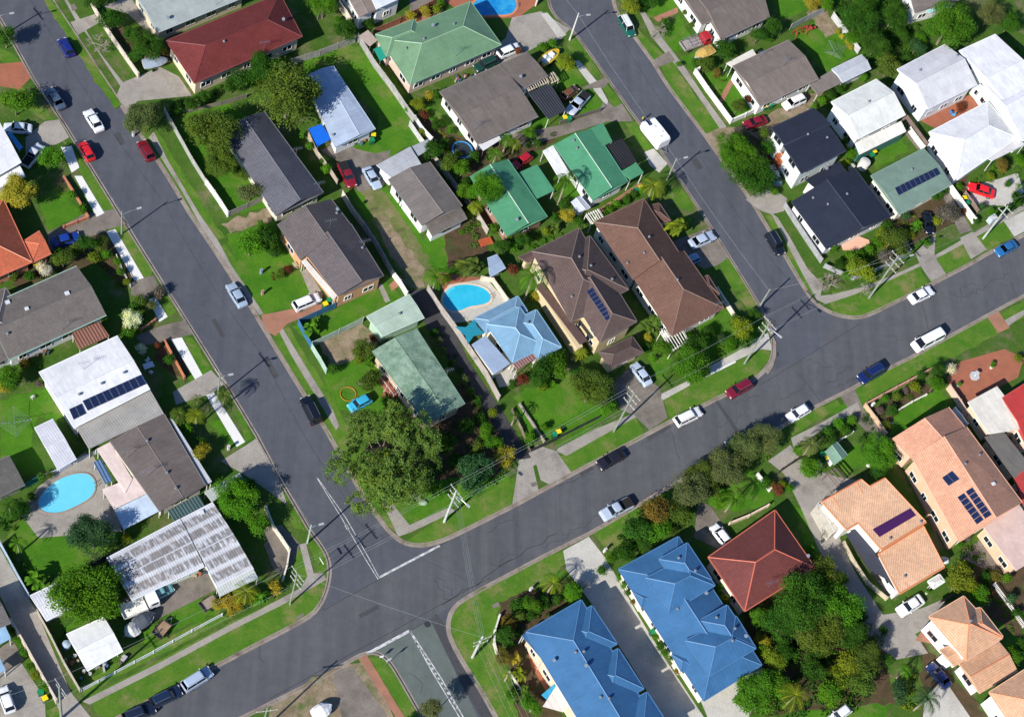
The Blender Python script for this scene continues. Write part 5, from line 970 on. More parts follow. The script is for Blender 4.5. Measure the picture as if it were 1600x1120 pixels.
# ---------------------------------------------------------------- pools
def pool(label, px, col, rim=(.62, .52, .40), rw=.35):
    P = [G(x, y, .16) for x, y in px]
    for _ in range(2):
        P = [q for i in range(len(P)) for q in (P[i-1]*.75+P[i]*.25, P[i-1]*.25+P[i]*.75)]
    c = sum(P, Vector())/len(P); t = thing('swimming_pool', label, 'pool', (c.x, c.y, .12))
    w = MB(); w.quad([Vector((p.x, p.y, .175)) for p in P] if sum(P[i-1].x*P[i].y-P[i].x*P[i-1].y for i in range(len(P))) > 0 else [Vector((p.x, p.y, .175)) for p in P[::-1]])
    part('water', w, M['water'], t, col)
    o_ = inset([(p.x, p.y) for p in P], -rw); i_ = [(p.x, p.y) for p in P]; r = MB()
    for k in range(len(P)): r.quad([(*i_[k-1], .23), (*i_[k], .23), (*o_[k], .23), (*o_[k-1], .23)]); r.quad([(*o_[k-1], .23), (*o_[k], .23), (*o_[k], .1), (*o_[k-1], .1)]); r.quad([(*i_[k-1], .23), (*i_[k], .23), (*i_[k], .17), (*i_[k-1], .17)])
    part('coping', r, M['wall'], t, rim)
    n_ = len(P); q = MB(); s0 = n_//8
    for k in range(s0, s0+max(3, n_//7)): a, b_ = P[k % n_], P[(k+1) % n_]; a2, b2 = a+(c-a)*.16, b_+(c-b_)*.16; q.quad([(a.x, a.y, .182), (b_.x, b_.y, .182), (b2.x, b2.y, .182), (a2.x, a2.y, .182)])
    part('step', q, M['water'], t, tuple(min(1, v_*1.15+.06) for v_ in col))
    q = MB(); a = P[n_//2+2]; e_ = (c-a).normalized(); s_ = Vector((-e_.y, e_.x, 0))*.25
    for k in (-1, 1): b_ = a+s_*k; q.tube((b_.x-e_.x*.4, b_.y-e_.y*.4, .2), (b_.x, b_.y, .9), .03, n=5); q.tube((b_.x, b_.y, .9), (b_.x+e_.x*.25, b_.y+e_.y*.25, .15), .03, n=5)
    part('ladder', q, M['chrome'], t)
pool('kidney shaped blue pool beside the pale blue cottage', [(691, 470), (696, 455), (710, 446), (732, 444), (755, 449), (767, 460), (766, 472), (750, 477), (732, 479), (720, 486), (705, 486), (695, 480)], (.02, .42, .62), (.62, .50, .38))
pool('oval light blue pool in the left backyard', [(59, 780), (75, 760), (100, 744), (130, 738), (145, 745), (150, 760), (143, 777), (120, 790), (95, 801), (72, 801), (61, 794)], (.16, .58, .74), (.30, .24, .2), .2)
pool('deep blue pool with orange surround at the top', [(745, 0), (760, -15), (790, -15), (806, 0), (808, 12), (798, 24), (770, 24), (740, 26), (735, 12)], (.01, .20, .50), (.55, .22, .10))
# ---------------------------------------------------------------- trees, palms, shrubs
PL = [
 (1190,262,14,'D','between verge clump and orange deck'),(1210,300,8,'B','below the dark blue shaded car'),(845,600,12,'Y','at the front lawn edge of cottage'),(770,645,9,'Y','on the shaded lane strip'),(800,600,8,'D','at the corner of cottage path'),(1110,520,12,'D','between pergola and corner lawn'),(1165,535,13,'D','below the corner yellow-green tree'),(1060,530,9,'B','above the trees of double hip garden'),
 (318,690,9,'D','on the shaded drive of pink patio house'),(292,670,10,'B','below the fourth path palms'),(262,560,8,'D','beside the orange brick planter'),(245,540,6,'R','above the orange brick planter'),(90,395,9,'D','left of the second driveway hedge'),(150,400,10,'Y','below the second driveway hedge'),(20,430,8,'O','under the orange roof eave'),(210,480,9,'D','above round white-flowered shrub bed'),
 (640,240,6,'B','behind the metal lean-to'),(695,225,9,'B','left of the blue trampoline'),(748,205,8,'D','under the striped white awning'),(840,225,8,'D','near the small red hatchback'),(905,315,8,'Y','behind the small white gabled shed'),(880,320,9,'D','left of the small white gabled shed'),(1010,545,8,'D','right of chocolate porch'),(990,540,9,'Y','at the chocolate porch garage edge'),
 (1240,285,6,'D','at the navy roofs joint'),(1420,300,7,'B','beside sage roof notch'),(1505,330,6,'R','beside the bin enclosure'),(1385,350,10,'D','behind the pink patio hedge'),(1450,380,8,'B','at the black sedan drive edge'),(1340,150,7,'Y','right of the verandah hedge'),(1240,100,7,'D','at brown roof play lawn corner'),(1060,100,6,'B','at the tail of red tray truck'),
 (940,890,8,'D','left edge of townhouse driveway'),(1140,900,7,'D','by dark red roof wall'),(1345,960,12,'D','where wood meets curved drive'),(1380,985,8,'D','at the bend of curved drive'),(1500,960,9,'B','behind lower peach hip roof'),(1540,905,9,'D','between round garden trees and fence'),(1600,1010,12,'D','at the right edge beside peach roofs'),(1235,760,7,'B','on the strip beside concrete drive'),
 (25,760,9,'B','above the oval pool fence'),(170,850,10,'D','between casuarina and patched roof'),(195,840,7,'Y','at the top corner of patched roof'),(180,880,12,'D','between round tree and patched roof'),(160,905,14,'D','beside the dense round tree'),
 (173,33,20,'D','between grey-green corrugated roof and street'),(150,-2,20,'D','at the top edge beside the first footpath'),(202,52,12,'D','in shade beside the grey-green corrugated roof'),(228,73,26,'D','beside the covered boat'),(207,90,9,'D','at the foot of the white front wall'),(256,78,8,'L','between boat and dark red roof'),(155,64,17,'N','on the verge near the blue hatchback'),
 (24,160,23,'B','on the left verge near the slate blue sedan'),(8,58,18,'D','at the left kerb under the first power pole'),(226,184,29,'G','overhanging the kerb near the dark red coupe'),
 (275,170,12,'D','at left end of hedge below dark red house'),(298,163,13,'D','in the middle of hedge below dark red house'),(318,152,12,'D','at right end of hedge below dark red house'),
 (332,208,38,'O','on the fenced lawn left of slate roof'),(345,252,24,'O','below the tall olive tree on fenced lawn'),(378,272,12,'O','touching the slate roof'),(391,298,19,'G','at the lower corner of the slate roof'),
 (78,246,19,'B','beside the shaded white ute at upper left'),(28,296,28,'L','above the orange tiled house'),(112,305,8,'B','beside first white path'),(128,328,8,'B','at the end of the first white path'),(10,320,12,'D','against the orange roof edge'),
 (98,405,15,'O','below the dark blue car in driveway'),(118,391,11,'O','above the orange tiled porch'),(138,378,14,'D','in the hedge by second white path'),(160,382,12,'O','at the top of the second white path'),(166,398,9,'B','in the middle of second white path bed'),(67,421,12,'W','next to the yellow bin at left'),(47,432,9,'D','between orange roof and mint barge board roof'),(80,425,7,'O','next to the white-flowered shrub at left'),
 (184,410,7,'B','along the shaded second front lawn'),(191,424,7,'B','halfway down the shaded second front lawn'),(199,440,6,'Y','at the foot of the shaded second front lawn'),(206,499,15,'W','at the corner of the mint barge board garden'),(200,516,13,'B','below the round white-flowered shrub'),(226,496,10,'D','between white-flowered shrub and third white path'),(217,472,11,'O','above the white-flowered shrub'),(247,458,11,'V','at the top of third white path',.9),(163,499,7,'B','at the corner of the mint barge board'),(220,545,8,'W','on the shaded lawn beside white solar roof'),(237,475,9,'G','beside third white path'),(195,512,5,'F','beside the pink slatted patio'),
 (450,152,56,'O','shading the narrow grey metal roof'),(412,103,28,'D','at the corner of the dark red house'),(383,120,20,'D','in the middle of the dark red house hedge'),(362,132,14,'D','at left end of the dark red house hedge'),(430,108,15,'B','above the large olive tree'),(472,210,9,'kB','beside the blue tarpaulin'),(484,229,8,'B','below the blue tarpaulin'),(510,264,9,'B','by the fence near the dark red pickup'),(505,250,7,'D','between fence and dark red pickup'),
 (540,46,19,'D','in corner of the lawn by timber fence'),(575,38,12,'D','below the tan roofed white house'),(507,8,24,'B','at the top edge right of dark red roof'),(555,12,12,'D','beside the tan roofed white house'),(528,30,7,'B','in the small vegetable patch'),(488,5,12,'D','at the shaded end of the dark red roof'),
 (643,25,10,'L','first along the fence behind faded green roof'),(664,18,10,'L','middle one along the fence behind faded green roof'),(680,13,9,'Y','last along the fence behind faded green roof'),(690,5,7,'B','near the deep blue pool'),
 (669,150,9,'L','at the corner of grey-brown low roof'),(652,163,12,'Y','next to the corner of white backyard fence'),(682,148,10,'D','against the grey-brown low roof'),(665,180,9,'R','in vegetable garden beside white fence'),(683,193,12,'D','in vegetable garden beside grey-brown roof'),(637,170,6,'B','leaning on the timber fence'),(659,207,7,'Y','against the white end of the fence'),(703,205,7,'B','beside the trampoline garden'),
 (678,236,18,'D','between grey cottage and trampoline'),(702,255,15,'O','below the trampoline'),(722,263,14,'B','at the top left of the green lean-to roof'),(740,245,10,'D','between trampoline and palms'),(775,240,18,'pB','left of the small red hatchback garden'),(793,216,18,'pB','beside the striped white awning'),(806,222,14,'pY','in the side garden by the driveway'),(828,208,12,'B','at the side of the old driveway'),(715,240,8,'Y','inside the trampoline ring garden'),
 (850,72,10,'B','first of hedge above the yellow boat'),(862,67,10,'B','second of hedge above the yellow boat'),(882,98,16,'Y','round beside the yellow boat'),(810,80,8,'R','beside the white hatchback and brown roof'),(870,145,6,'D','at the nose of the brown car'),
 (984,8,17,'Y','round at the top of the cul-de-sac'),(1003,10,10,'D','behind the round clipped tree'),(1022,2,13,'D','at the top by the brick path'),(1026,44,17,'N','on the verge by the brick path'),(1041,38,9,'D','beside the leafless verge tree'),(1070,20,6,'O','first along the white house garden'),(1080,38,6,'O','second along the white house garden'),
 (1132,77,19,'D','round behind the red tray truck'),(1103,100,14,'O','in front of the white and yellow boat'),(1088,100,9,'D','at the tip of the white and yellow boat'),(1120,115,9,'F','inside the white fence corner'),(1138,108,9,'D','beside the cream patio strip'),(1153,167,13,'O','on the small fenced front lawn'),(1170,155,9,'R','against the white wall of brown roofed house'),(1185,55,15,'D','between two brown roofs'),(1208,42,17,'D','next to the play set'),(1200,58,10,'B','above the brown roof by the play set'),
 (1150,237,34,'B','upper half of the large verge clump'),(1172,272,36,'D','lower half of the large verge clump',3.4),(1155,208,12,'V','at the top of the large verge clump'),(1198,232,14,'D','beside the deck of the navy roofed house'),(1192,210,9,'O','between gravel drive and navy roof'),
 (1340,30,32,'D','in the grove above the white gables'),(1368,72,30,'D','in the middle of the grove'),(1388,106,23,'O','at the lower end of the grove'),(1350,-2,25,'D','at the top of the grove'),(1396,25,24,'D','at the right side of the grove'),(1482,40,44,'B','with a broad crown above the white gabled house'),(1548,22,25,'G','at the top right by the street'),(1576,38,19,'D','at the top right corner garden'),(1270,6,15,'L','at the left of the grove'),(1290,5,15,'B','beside the golden grove tree'),(1330,60,14,'B','on the left of the grove by the fence'),(1412,55,14,'D','between grove and broad crown'),(1440,60,12,'B','left foot of the broad crown'),
 (1308,48,6,'L','first of the row along the play lawn'),(1316,57,6,'L','second of the row along the play lawn'),(1324,66,6,'L','third of the row along the play lawn'),(1329,74,6,'L','last of the row along the play lawn'),(1350,86,6,'B','above the corrugated shed'),
 (1312,138,12,'D','top of hedge beside the white verandah house'),(1297,149,12,'D','middle of hedge beside the white verandah house'),(1284,158,10,'B','bottom of hedge beside the white verandah house'),(1272,165,7,'B','near the bonnet of the white off-roader'),(1348,122,9,'B','below the corrugated shed'),(1432,74,16,'C','against the left end of the white gable'),(1415,90,10,'D','touching the white gabled roof corner'),
 (1330,240,12,'B','between navy roof and white verandah house'),(1322,255,8,'Y','beside the tiny white tank'),(1320,220,8,'D','in the gap beside navy roofs'),(1500,168,9,'R','in orange courtyard of white houses'),(1567,260,13,'F','below the big white hip roof'),(1592,250,13,'B','at the right edge below the white hip roof'),(1560,268,8,'kB','beside the red sports car'),(1548,277,9,'Y','above the red sports car'),(1592,290,9,'pB','at the right of the red sports car'),(1577,45,6,'B','below the top right corner'),(1590,80,8,'B','beside the top right white roof'),(1575,287,7,'D','right behind the red sports car'),
 (1462,305,12,'D','first clipped one below sage green roof'),(1476,298,8,'D','second clipped one below sage green roof'),(1482,335,20,'V','on the lawn right of the black sedan'),(1462,345,10,'Y','against the black sedan'),(1414,337,9,'C','under the corner of sage green roof'),(1432,352,15,'kB','left of the black sedan'),(1420,365,9,'Y','near the letterbox of corner block'),(1395,372,20,'O','in the corner garden by grey fence'),(1408,390,13,'O','behind the tall double pole'),(1378,365,9,'Y','beside the pink patio slab'),
 (1328,398,9,'B','first of hedge round the pink patio'),(1343,397,9,'B','second of hedge round the pink patio'),(1358,391,10,'B','third of hedge round the pink patio'),(1370,380,9,'B','last of hedge round the pink patio'),(1346,420,22,'Y','at the street corner by grey fence'),(1312,415,12,'D','inside the corner of grey fence'),(1295,441,17,'N','at the rounded street corner'),(1351,453,13,'N','at the foot of tall pole on corner'),(1362,434,10,'Y','outside the grey corner fence'),(1383,402,13,'V','between corner garden trees'),(1302,388,8,'B','beside the grey picket fence'),(1322,430,9,'B','at the corner of grey fence'),
 (1535,322,7,'C','first in garden by red sports car'),(1547,330,7,'B','second in garden by red sports car'),(1590,312,13,'D','by the driveway behind transformer pole'),(1578,325,9,'D','under the transformer pole'),(1500,292,7,'B','next to white fence above bins'),(1560,333,6,'B','beside the pale driveway edge'),(1525,345,7,'D','at the end of the white fence'),
 (391,383,20,'B','rounded on the lawn left of brown tiled house'),(414,373,18,'D','darker on lawn left of brown tiled house'),(425,393,12,'D','at the back of the lawn clump'),(410,355,12,'B','at the top of the lawn clump'),(437,428,9,'O','in the flower border'),(452,420,7,'R','in the middle of flower border'),(462,414,5,'W','at the right end of flower border'),
 (485,512,17,'kB','inside the blue corner fence'),(494,500,8,'kB','behind the blue corner fence plant'),(566,546,17,'O','above the mossy green roof corner'),(577,568,10,'kB','at the left side of mossy green roof'),(576,592,18,'O','in front of the raised landing'),(520,577,10,'D','at the end of mint garage fence'),(583,530,7,'R','beside the mint garage corner'),(560,560,8,'Y','at the mulched yard edge'),
 (744,322,16,'pY','left of the green lean-to roof'),(757,296,27,'B','dense over the green lean-to roof',4.6),(772,288,26,'pB','over the green lean-to roof',5.5),(725,300,14,'B','between grey cottage and green roof'),(737,330,11,'Y','below the palms by grey cottage'),(730,285,12,'D','at the back of the grey cottage'),(770,355,10,'B','below the green lean-to roof'),(785,385,13,'D','beside the orange bench'),(795,370,8,'B','at the lower left of green roof'),
 (682,432,24,'pB','at the left of the kidney pool'),(698,436,9,'Y','next to the kidney pool'),(735,414,26,'kO','above the kidney pool'),(724,420,14,'kB','at left above the kidney pool'),(748,412,12,'kO','at right above the kidney pool'),(678,520,7,'D','first in strip beside the lane'),(685,533,7,'G','second in strip beside the lane'),(693,548,7,'G','third in strip beside the lane'),(706,567,7,'D','fourth in strip beside the lane'),(724,592,9,'G','fifth in strip beside the lane'),(745,627,8,'D','sixth in strip beside the lane'),(735,610,6,'B','between fifth and sixth lane strip shrubs'),
 (1022,290,27,'pY','right of the bright green roof',5.5),(1032,300,14,'kO','below the palm at bright green roof'),(1060,352,22,'kY','in front of the red-brown roof',4.5),(1052,362,12,'kY','lower left of tall front plant'),(1072,345,12,'kB','right of tall front plant'),(950,326,8,'B','first of hedge above red-brown roof'),(963,319,8,'B','second of hedge above red-brown roof'),(976,312,8,'D','third of hedge above red-brown roof'),(989,304,8,'D','fourth of hedge above red-brown roof'),(1002,298,7,'B','last of hedge above red-brown roof'),
 (887,338,13,'L','above the chocolate roof'),(905,347,9,'D','at the top corner of chocolate roof'),(868,355,13,'kO','left above the chocolate roof'),(852,362,8,'Y','in garden above chocolate roof'),(815,375,13,'D','between green roof and chocolate roof'),(804,388,9,'B','left of chocolate roof corner'),(886,281,25,'pB','over the wall of bright green roof',7),(865,340,9,'D','below the green lean-to'),
 (834,430,30,'pB','leaning over the chocolate roof',7.5),(856,438,10,'pY','on the chocolate roof side'),(838,463,9,'L','above the blue cottage'),(804,421,10,'R','near the hot orange fence'),(1019,508,21,'kO','between chocolate roof and double hip'),(1028,500,12,'pB','at lower left of double hip roof'),(1034,545,14,'B','below the white slatted pergola'),(1012,528,8,'L','next to chocolate porch roof'),(905,553,15,'kY','at the foot of chocolate roof'),(912,548,9,'pY','left of chocolate porch'),(874,556,13,'D','between blue cottage and chocolate roof'),
 (1085,545,20,'D','below the red-brown double hip'),(1074,530,10,'B','right of the white slatted pergola'),(1127,528,9,'C','narrow on the corner lawn'),(1158,512,19,'Y','behind the corner power pole'),(1176,492,12,'D','at the cul-de-sac verge corner'),(1143,540,12,'B','beside the white front path'),(1148,500,10,'D','on the corner lawn near footpath'),
 (1078,566,32,'B','over the white front path',3.2),(1096,578,16,'D','at the right of white front path tree'),(817,590,11,'R','on the lawn below the blue cottage'),(848,584,22,'D','on the front lawn of blue cottage'),(872,572,19,'B','right of dark tree on front lawn'),(860,598,12,'kB','below the trees on front lawn'),(924,608,30,'O','beside the driveway double pole'),(947,633,16,'B','at the base of the olive driveway tree'),(902,590,14,'D','left of the olive driveway tree'),(806,648,14,'pD','by the narrow side path'),(827,685,10,'B','at the end of side path'),(850,668,7,'B','on the fence line near green bin'),(1020,560,7,'B','on lawn strip near silver car'),
 (1077,766,31,'G','first in the row below the main road'),(1096,741,26,'O','second in the row below the main road'),(1132,725,32,'G','third in the row below the main road'),(1164,702,27,'G','fourth in the row below the main road'),(1193,688,24,'G','fifth in the row below the main road'),(1110,765,15,'O','in front of the row below the main road'),(1148,778,23,'pB','on the lawn above the dark red roof'),(1122,785,10,'B','left of the lawn palm'),(1195,755,10,'D','by the concrete drive fence'),
 (1025,800,23,'F','in the clump beside the road verge'),(1062,803,19,'O','at the right of the verge clump'),(1000,826,22,'D','at the left of the verge clump'),(1028,832,19,'B','at the foot of verge clump'),(1048,828,12,'O','near the white car by the clump'),(976,864,17,'D','above the blue paired townhouses'),(955,872,9,'B','at the driveway mouth of townhouses'),(1005,852,13,'D','against the blue townhouse roof'),
 (864,910,21,'pY','round at the entry of townhouses'),(895,925,15,'B','next to the round entry palm'),(914,915,10,'N','at the left side of townhouse drive'),(832,943,13,'B','in the entry garden of townhouses'),(850,940,9,'D','behind the round entry palm'),(805,945,11,'D','in the left part of entry garden'),(812,962,10,'O','beside the long blue roof hedge'),(795,972,12,'F','along the pale curved wall'),(790,992,14,'D','above the wires by pale wall'),(785,1028,13,'F','by the wires beside paving'),(806,1028,13,'kL','left of long blue roof'),(812,1052,14,'kY','in the palms left of long blue roof'),(795,1052,12,'pY','left of the blue roof under wires'),(832,1100,15,'B','at the bottom left of long blue roof'),(820,1078,12,'kO','at left of the sails'),(800,1085,10,'B','beside the lower verge'),(868,1100,8,'B','under the white sail'),
 (825,960,8,'D','first clipped one of hedge above long blue roof'),(840,952,8,'D','second clipped one of hedge above long blue roof'),(855,944,8,'D','third clipped one of hedge above long blue roof'),(870,936,8,'D','fourth clipped one of hedge above long blue roof'),(885,929,8,'B','fifth clipped one of hedge above long blue roof'),
 (968,902,6,'B','top of hedge strip beside paired townhouses'),(975,913,6,'B','second down hedge strip beside paired townhouses'),(982,925,6,'D','third down hedge strip beside paired townhouses'),(990,940,5,'F','fourth down hedge strip beside paired townhouses'),(1024,996,6,'B','top of lower hedge strip beside bins'),(1031,1008,7,'D','middle of lower hedge strip beside bins'),(1040,1020,7,'B','foot of lower hedge strip beside bins'),(1049,1027,5,'D','in the pot-like bed of lower strip'),(1058,1048,5,'F','last in bed of lower strip'),
 (1152,1092,8,'B','on the concrete below paired townhouses'),(1185,1080,32,'B','round at the bottom centre right',3.2),(1125,917,7,'B','first between blue and dark red roofs'),(1135,936,8,'Y','second between blue and dark red roofs'),(1184,965,15,'B','below the dark red hip roof'),(1192,998,12,'L','right of the paired townhouses'),(1188,1018,10,'B','near the lower townhouse corner'),
 (1250,940,40,'D','largest in the wood below dark red roof'),(1307,948,36,'B','at the upper right of the wood'),(1228,972,30,'D','at the left of the wood'),(1282,985,34,'O','in the middle of the wood'),(1330,992,28,'D','at the right edge of the wood'),(1287,892,19,'O','beside the satellite dish of dark red roof'),(1312,903,13,'O','at the shaded drive'),(1355,1025,26,'O','at the lower right of the wood'),(1325,1037,22,'Y','in the lower middle of the wood'),(1348,1066,22,'O','at the lower end of the wood'),(1308,1058,18,'Y','below the wood middle'),(1243,1085,28,'pY','tall in the lower wood'),(1215,1072,22,'B','left of the lower wood palm'),(1207,1030,17,'Y','at the left edge of the lower wood'),(1295,1082,20,'B','between lower wood palm and lawn'),(1270,1050,18,'D','above the lower wood palm'),(1268,860,9,'B','beside the shaded strip lawn'),(1260,905,12,'V','under the dark red roof eave'),(1225,1020,16,'D','in the shade of the wood'),(1275,1020,16,'D','deep in the wood'),
 (1500,907,23,'Y','round in the garden behind salmon house'),(1527,928,17,'B','next to the round yellow-green tree'),(1582,1025,14,'B','at the right of bottom peach roofs'),(1557,902,10,'F','by the fence under the salmon house'),(1573,903,9,'B','right end of the fence under salmon house'),(1415,1046,15,'pB','at the drive left of dark blue sports car'),(1416,1066,12,'kY','below the drive palm'),(1450,1090,27,'pC','at the bottom beside peach house'),(1408,1082,16,'C','left of the bottom palm'),(1389,1030,8,'D','clipped at the drive edge'),(1499,848,8,'B','at the end of solar salmon roof'),(1512,840,6,'V','by the salmon house wall'),(1580,935,9,'C','in the far right lower garden'),(1590,955,8,'D','at the right edge lower garden'),(1545,925,7,'R','on the fence of lower right garden'),
 (1247,704,10,'B','round at left of driveway island'),(1268,694,21,'pG','over the driveway island'),(1266,733,17,'B','at the foot of driveway island'),(1292,675,11,'D','in the corner hedge of garden shed'),(1311,664,10,'B','next to the corner hedge'),(1297,687,8,'D','behind the green garden shed'),(1322,673,9,'D','at the right of the corner hedge'),(1331,656,8,'B','near the white gate rail'),(1348,690,9,'D','first along the brick side drive'),(1355,703,9,'D','second along the brick side drive'),(1376,706,26,'B','large beside garden shed lawn'),(1371,730,17,'D','at the corner above peach roof'),(1425,743,6,'B','clipped by the brick drive'),(1372,742,7,'L','at the top of peach roof'),
 (1430,605,10,'Y','in the walled front garden'),(1462,600,15,'B','at the right of walled front garden'),(1465,580,13,'D','beside the white-flowered shrub at courtyard'),(1483,575,9,'W','at the courtyard corner'),(1395,643,10,'D','by the salmon house front lawn'),(1402,620,8,'O','in the middle of walled front garden'),(1438,588,8,'D','near the road in walled garden'),(1386,622,7,'B','left in the walled front garden'),(1384,664,7,'Y','beside the salmon house path'),(1375,640,7,'V','by the white letterbox slab'),(1415,610,6,'V','behind the walled front fence'),(1552,567,6,'kB','in a white pot on courtyard'),(1499,600,4,'B','in a round pot on courtyard'),(1592,560,8,'Y','at the right edge above courtyard'),
 (1216,767,9,'R','round at the left of concrete drive'),(1222,757,7,'Y','above the round red shrub'),(1205,756,8,'F','at the fence by concrete drive'),(1287,833,8,'N','beside the peach house balcony'),
 (12,588,17,'B','at the left below the mint barge board house'),(38,569,9,'F','by the terrace of mint barge board house'),(4,606,9,'L','at the left edge by the lawn'),(60,600,6,'V','beside the brick step'),
 (280,646,16,'pO','left of the fourth white path'),(307,648,18,'pY','in the middle beside fourth white path'),(308,624,14,'pO','above the middle palm'),(350,617,17,'pO','between white path and power pole'),(312,705,14,'L','on the shaded lawn by pink patio house'),(370,776,28,'B','by the driveway right of patched roof',3),(402,818,17,'B','right of patched white roof'),(390,760,12,'D','above the driveway bright tree'),
 (146,836,33,'C','large beside the oval pool lawn'),(15,790,22,'pD','left of the oval pool'),(5,812,18,'kD','at left edge below the pool'),(30,800,14,'D','at the left end of the oval pool'),(28,848,16,'pB','at left edge of the lower lawn'),(62,745,7,'B','at the top of oval pool terrace'),(138,705,5,'B','beside the pink patio'),(50,775,8,'D','at the left rim of oval pool'),(78,742,6,'O','on the pool terrace edge'),
 (137,932,44,'B','dense and round beside the canvas carport',3.6),(55,905,18,'kB','above the white garden shed'),(385,924,23,'pY','at the end of white fence near corner'),(366,944,16,'L','in the hedge end near corner'),(345,942,12,'L','left in the hedge end near corner'),(406,932,16,'kB','behind the corner power pole'),(429,917,11,'L','right of the corner hedge'),(375,905,13,'kB','above the corner hedge'),
 (28,1000,6,'B','first in the strip beside white hatchback'),(36,1020,6,'B','second in the strip beside white hatchback'),(46,1040,6,'B','third in the strip beside white hatchback'),(55,1056,7,'Y','fourth in the strip beside white hatchback'),(67,1072,8,'B','last in the strip beside white hatchback'),(20,985,6,'D','at the top of the white hatchback strip'),
 (603,716,75,'eE','enormous and spreading over the footpath',6.5),(738,738,33,'cC','on the corner under the wires',3.4),(787,715,16,'L','next to the side lane'),(772,690,13,'B','above the golden lane shrub'),(760,674,12,'B','upper one above the golden lane shrub'),(662,760,16,'kB','at the foot of enormous gum tree'),(682,768,13,'B','behind the pale green rock'),(645,750,12,'D','under the enormous gum tree'),(700,690,14,'D','in the shade right of the gum tree'),(730,665,13,'D','below the mossy green roof'),(712,720,12,'D','behind the casuarina'),(750,652,10,'D','at the shaded lane edge'),(672,738,12,'D','at the right edge of gum tree shade'),(620,650,8,'R','beside the gum tree and light blue car'),(745,700,9,'O','in the leaf litter yard'),(602,628,8,'D','beside the light blue car'),
 (675,1107,15,'G','at the bottom edge on the green tinted road side',4.5),(640,1128,10,'D','at the bottom edge of the small verge'),
]
for p in PL:
    plant(*p[:5], h=p[5] if len(p) > 5 else None)
# ---------------------------------------------------------------- fences and walls
def fence(name, label, pts, h, style, col, th=None, cat='fence', gap=2.4):
    W3 = [G(x, y, .12+h/2) for x, y in pts]; c = sum(W3, Vector())/len(W3); t = thing(name, label, cat, (c.x, c.y, .12)); n = 0
    mk_ = 'paling' if style in ('timber', 'metal') else 'wall'; pn = MB(); rl = MB(); postme = None
    for a, b in zip(W3, W3[1:]):
        e = (b-a); ln = e.length; rz = math.atan2(e.y, e.x); m_ = (a+b)/2
        th_ = th or {'timber': .06, 'metal': .05, 'wall': .16, 'wire': .02, 'picket': .04}[style]
        if style == 'picket':
            k = int(ln/.22)
            for i in range(k): q = a+e*((i+.5)/k); pn.box((q.x, q.y, .12+h/2), (.10, .03, h), rz)
            for z in (.3, .8): pn.box((m_.x, m_.y, .12+h*z), (ln, .05, .08), rz)
        elif style == 'wire':
            rl.tube((a.x, a.y, .12+h), (b.x, b.y, .12+h), .04, n=5); pn.box((m_.x, m_.y, .12+h*.22), (ln, .03, h*.44), rz)
        else: pn.box((m_.x, m_.y, .12+h/2), (ln, th_, h), rz)
        if style == 'wall': rl.box((m_.x, m_.y, .12+h+.04), (ln+.04, th_+.06, .06), rz)
        k = max(1, int(ln/gap))
        for i in range(k+1 if b is W3[-1] else k):
            q = a+e*(i/k); pp = MB()
            if postme is None:
                s = .12 if style != 'wall' else .26; pp.box((0, 0, (h+.1)/2), (s, s, h+.1+(.12 if style == 'wall' else 0))); postme = pp.mesh('post', [M['plain'] if style != 'wall' else M['wall']])
            if n < 60:
                o = place('post', postme, t, tuple(x*.9 for x in col)); o.location = (q.x-c.x, q.y-c.y, 0); o.rotation_euler = (0, 0, rz); n += 1
    part('panel' if style != 'wall' else 'wall_face', pn, M[mk_], t, col)
    part('top_rail' if style != 'wall' else 'capping', rl, M['plain' if style == 'wire' else 'wall'], t, tuple(min(1, x*1.1) for x in col))
    return t
GT, WW = (.27, .25, .22), (.72, .70, .66)
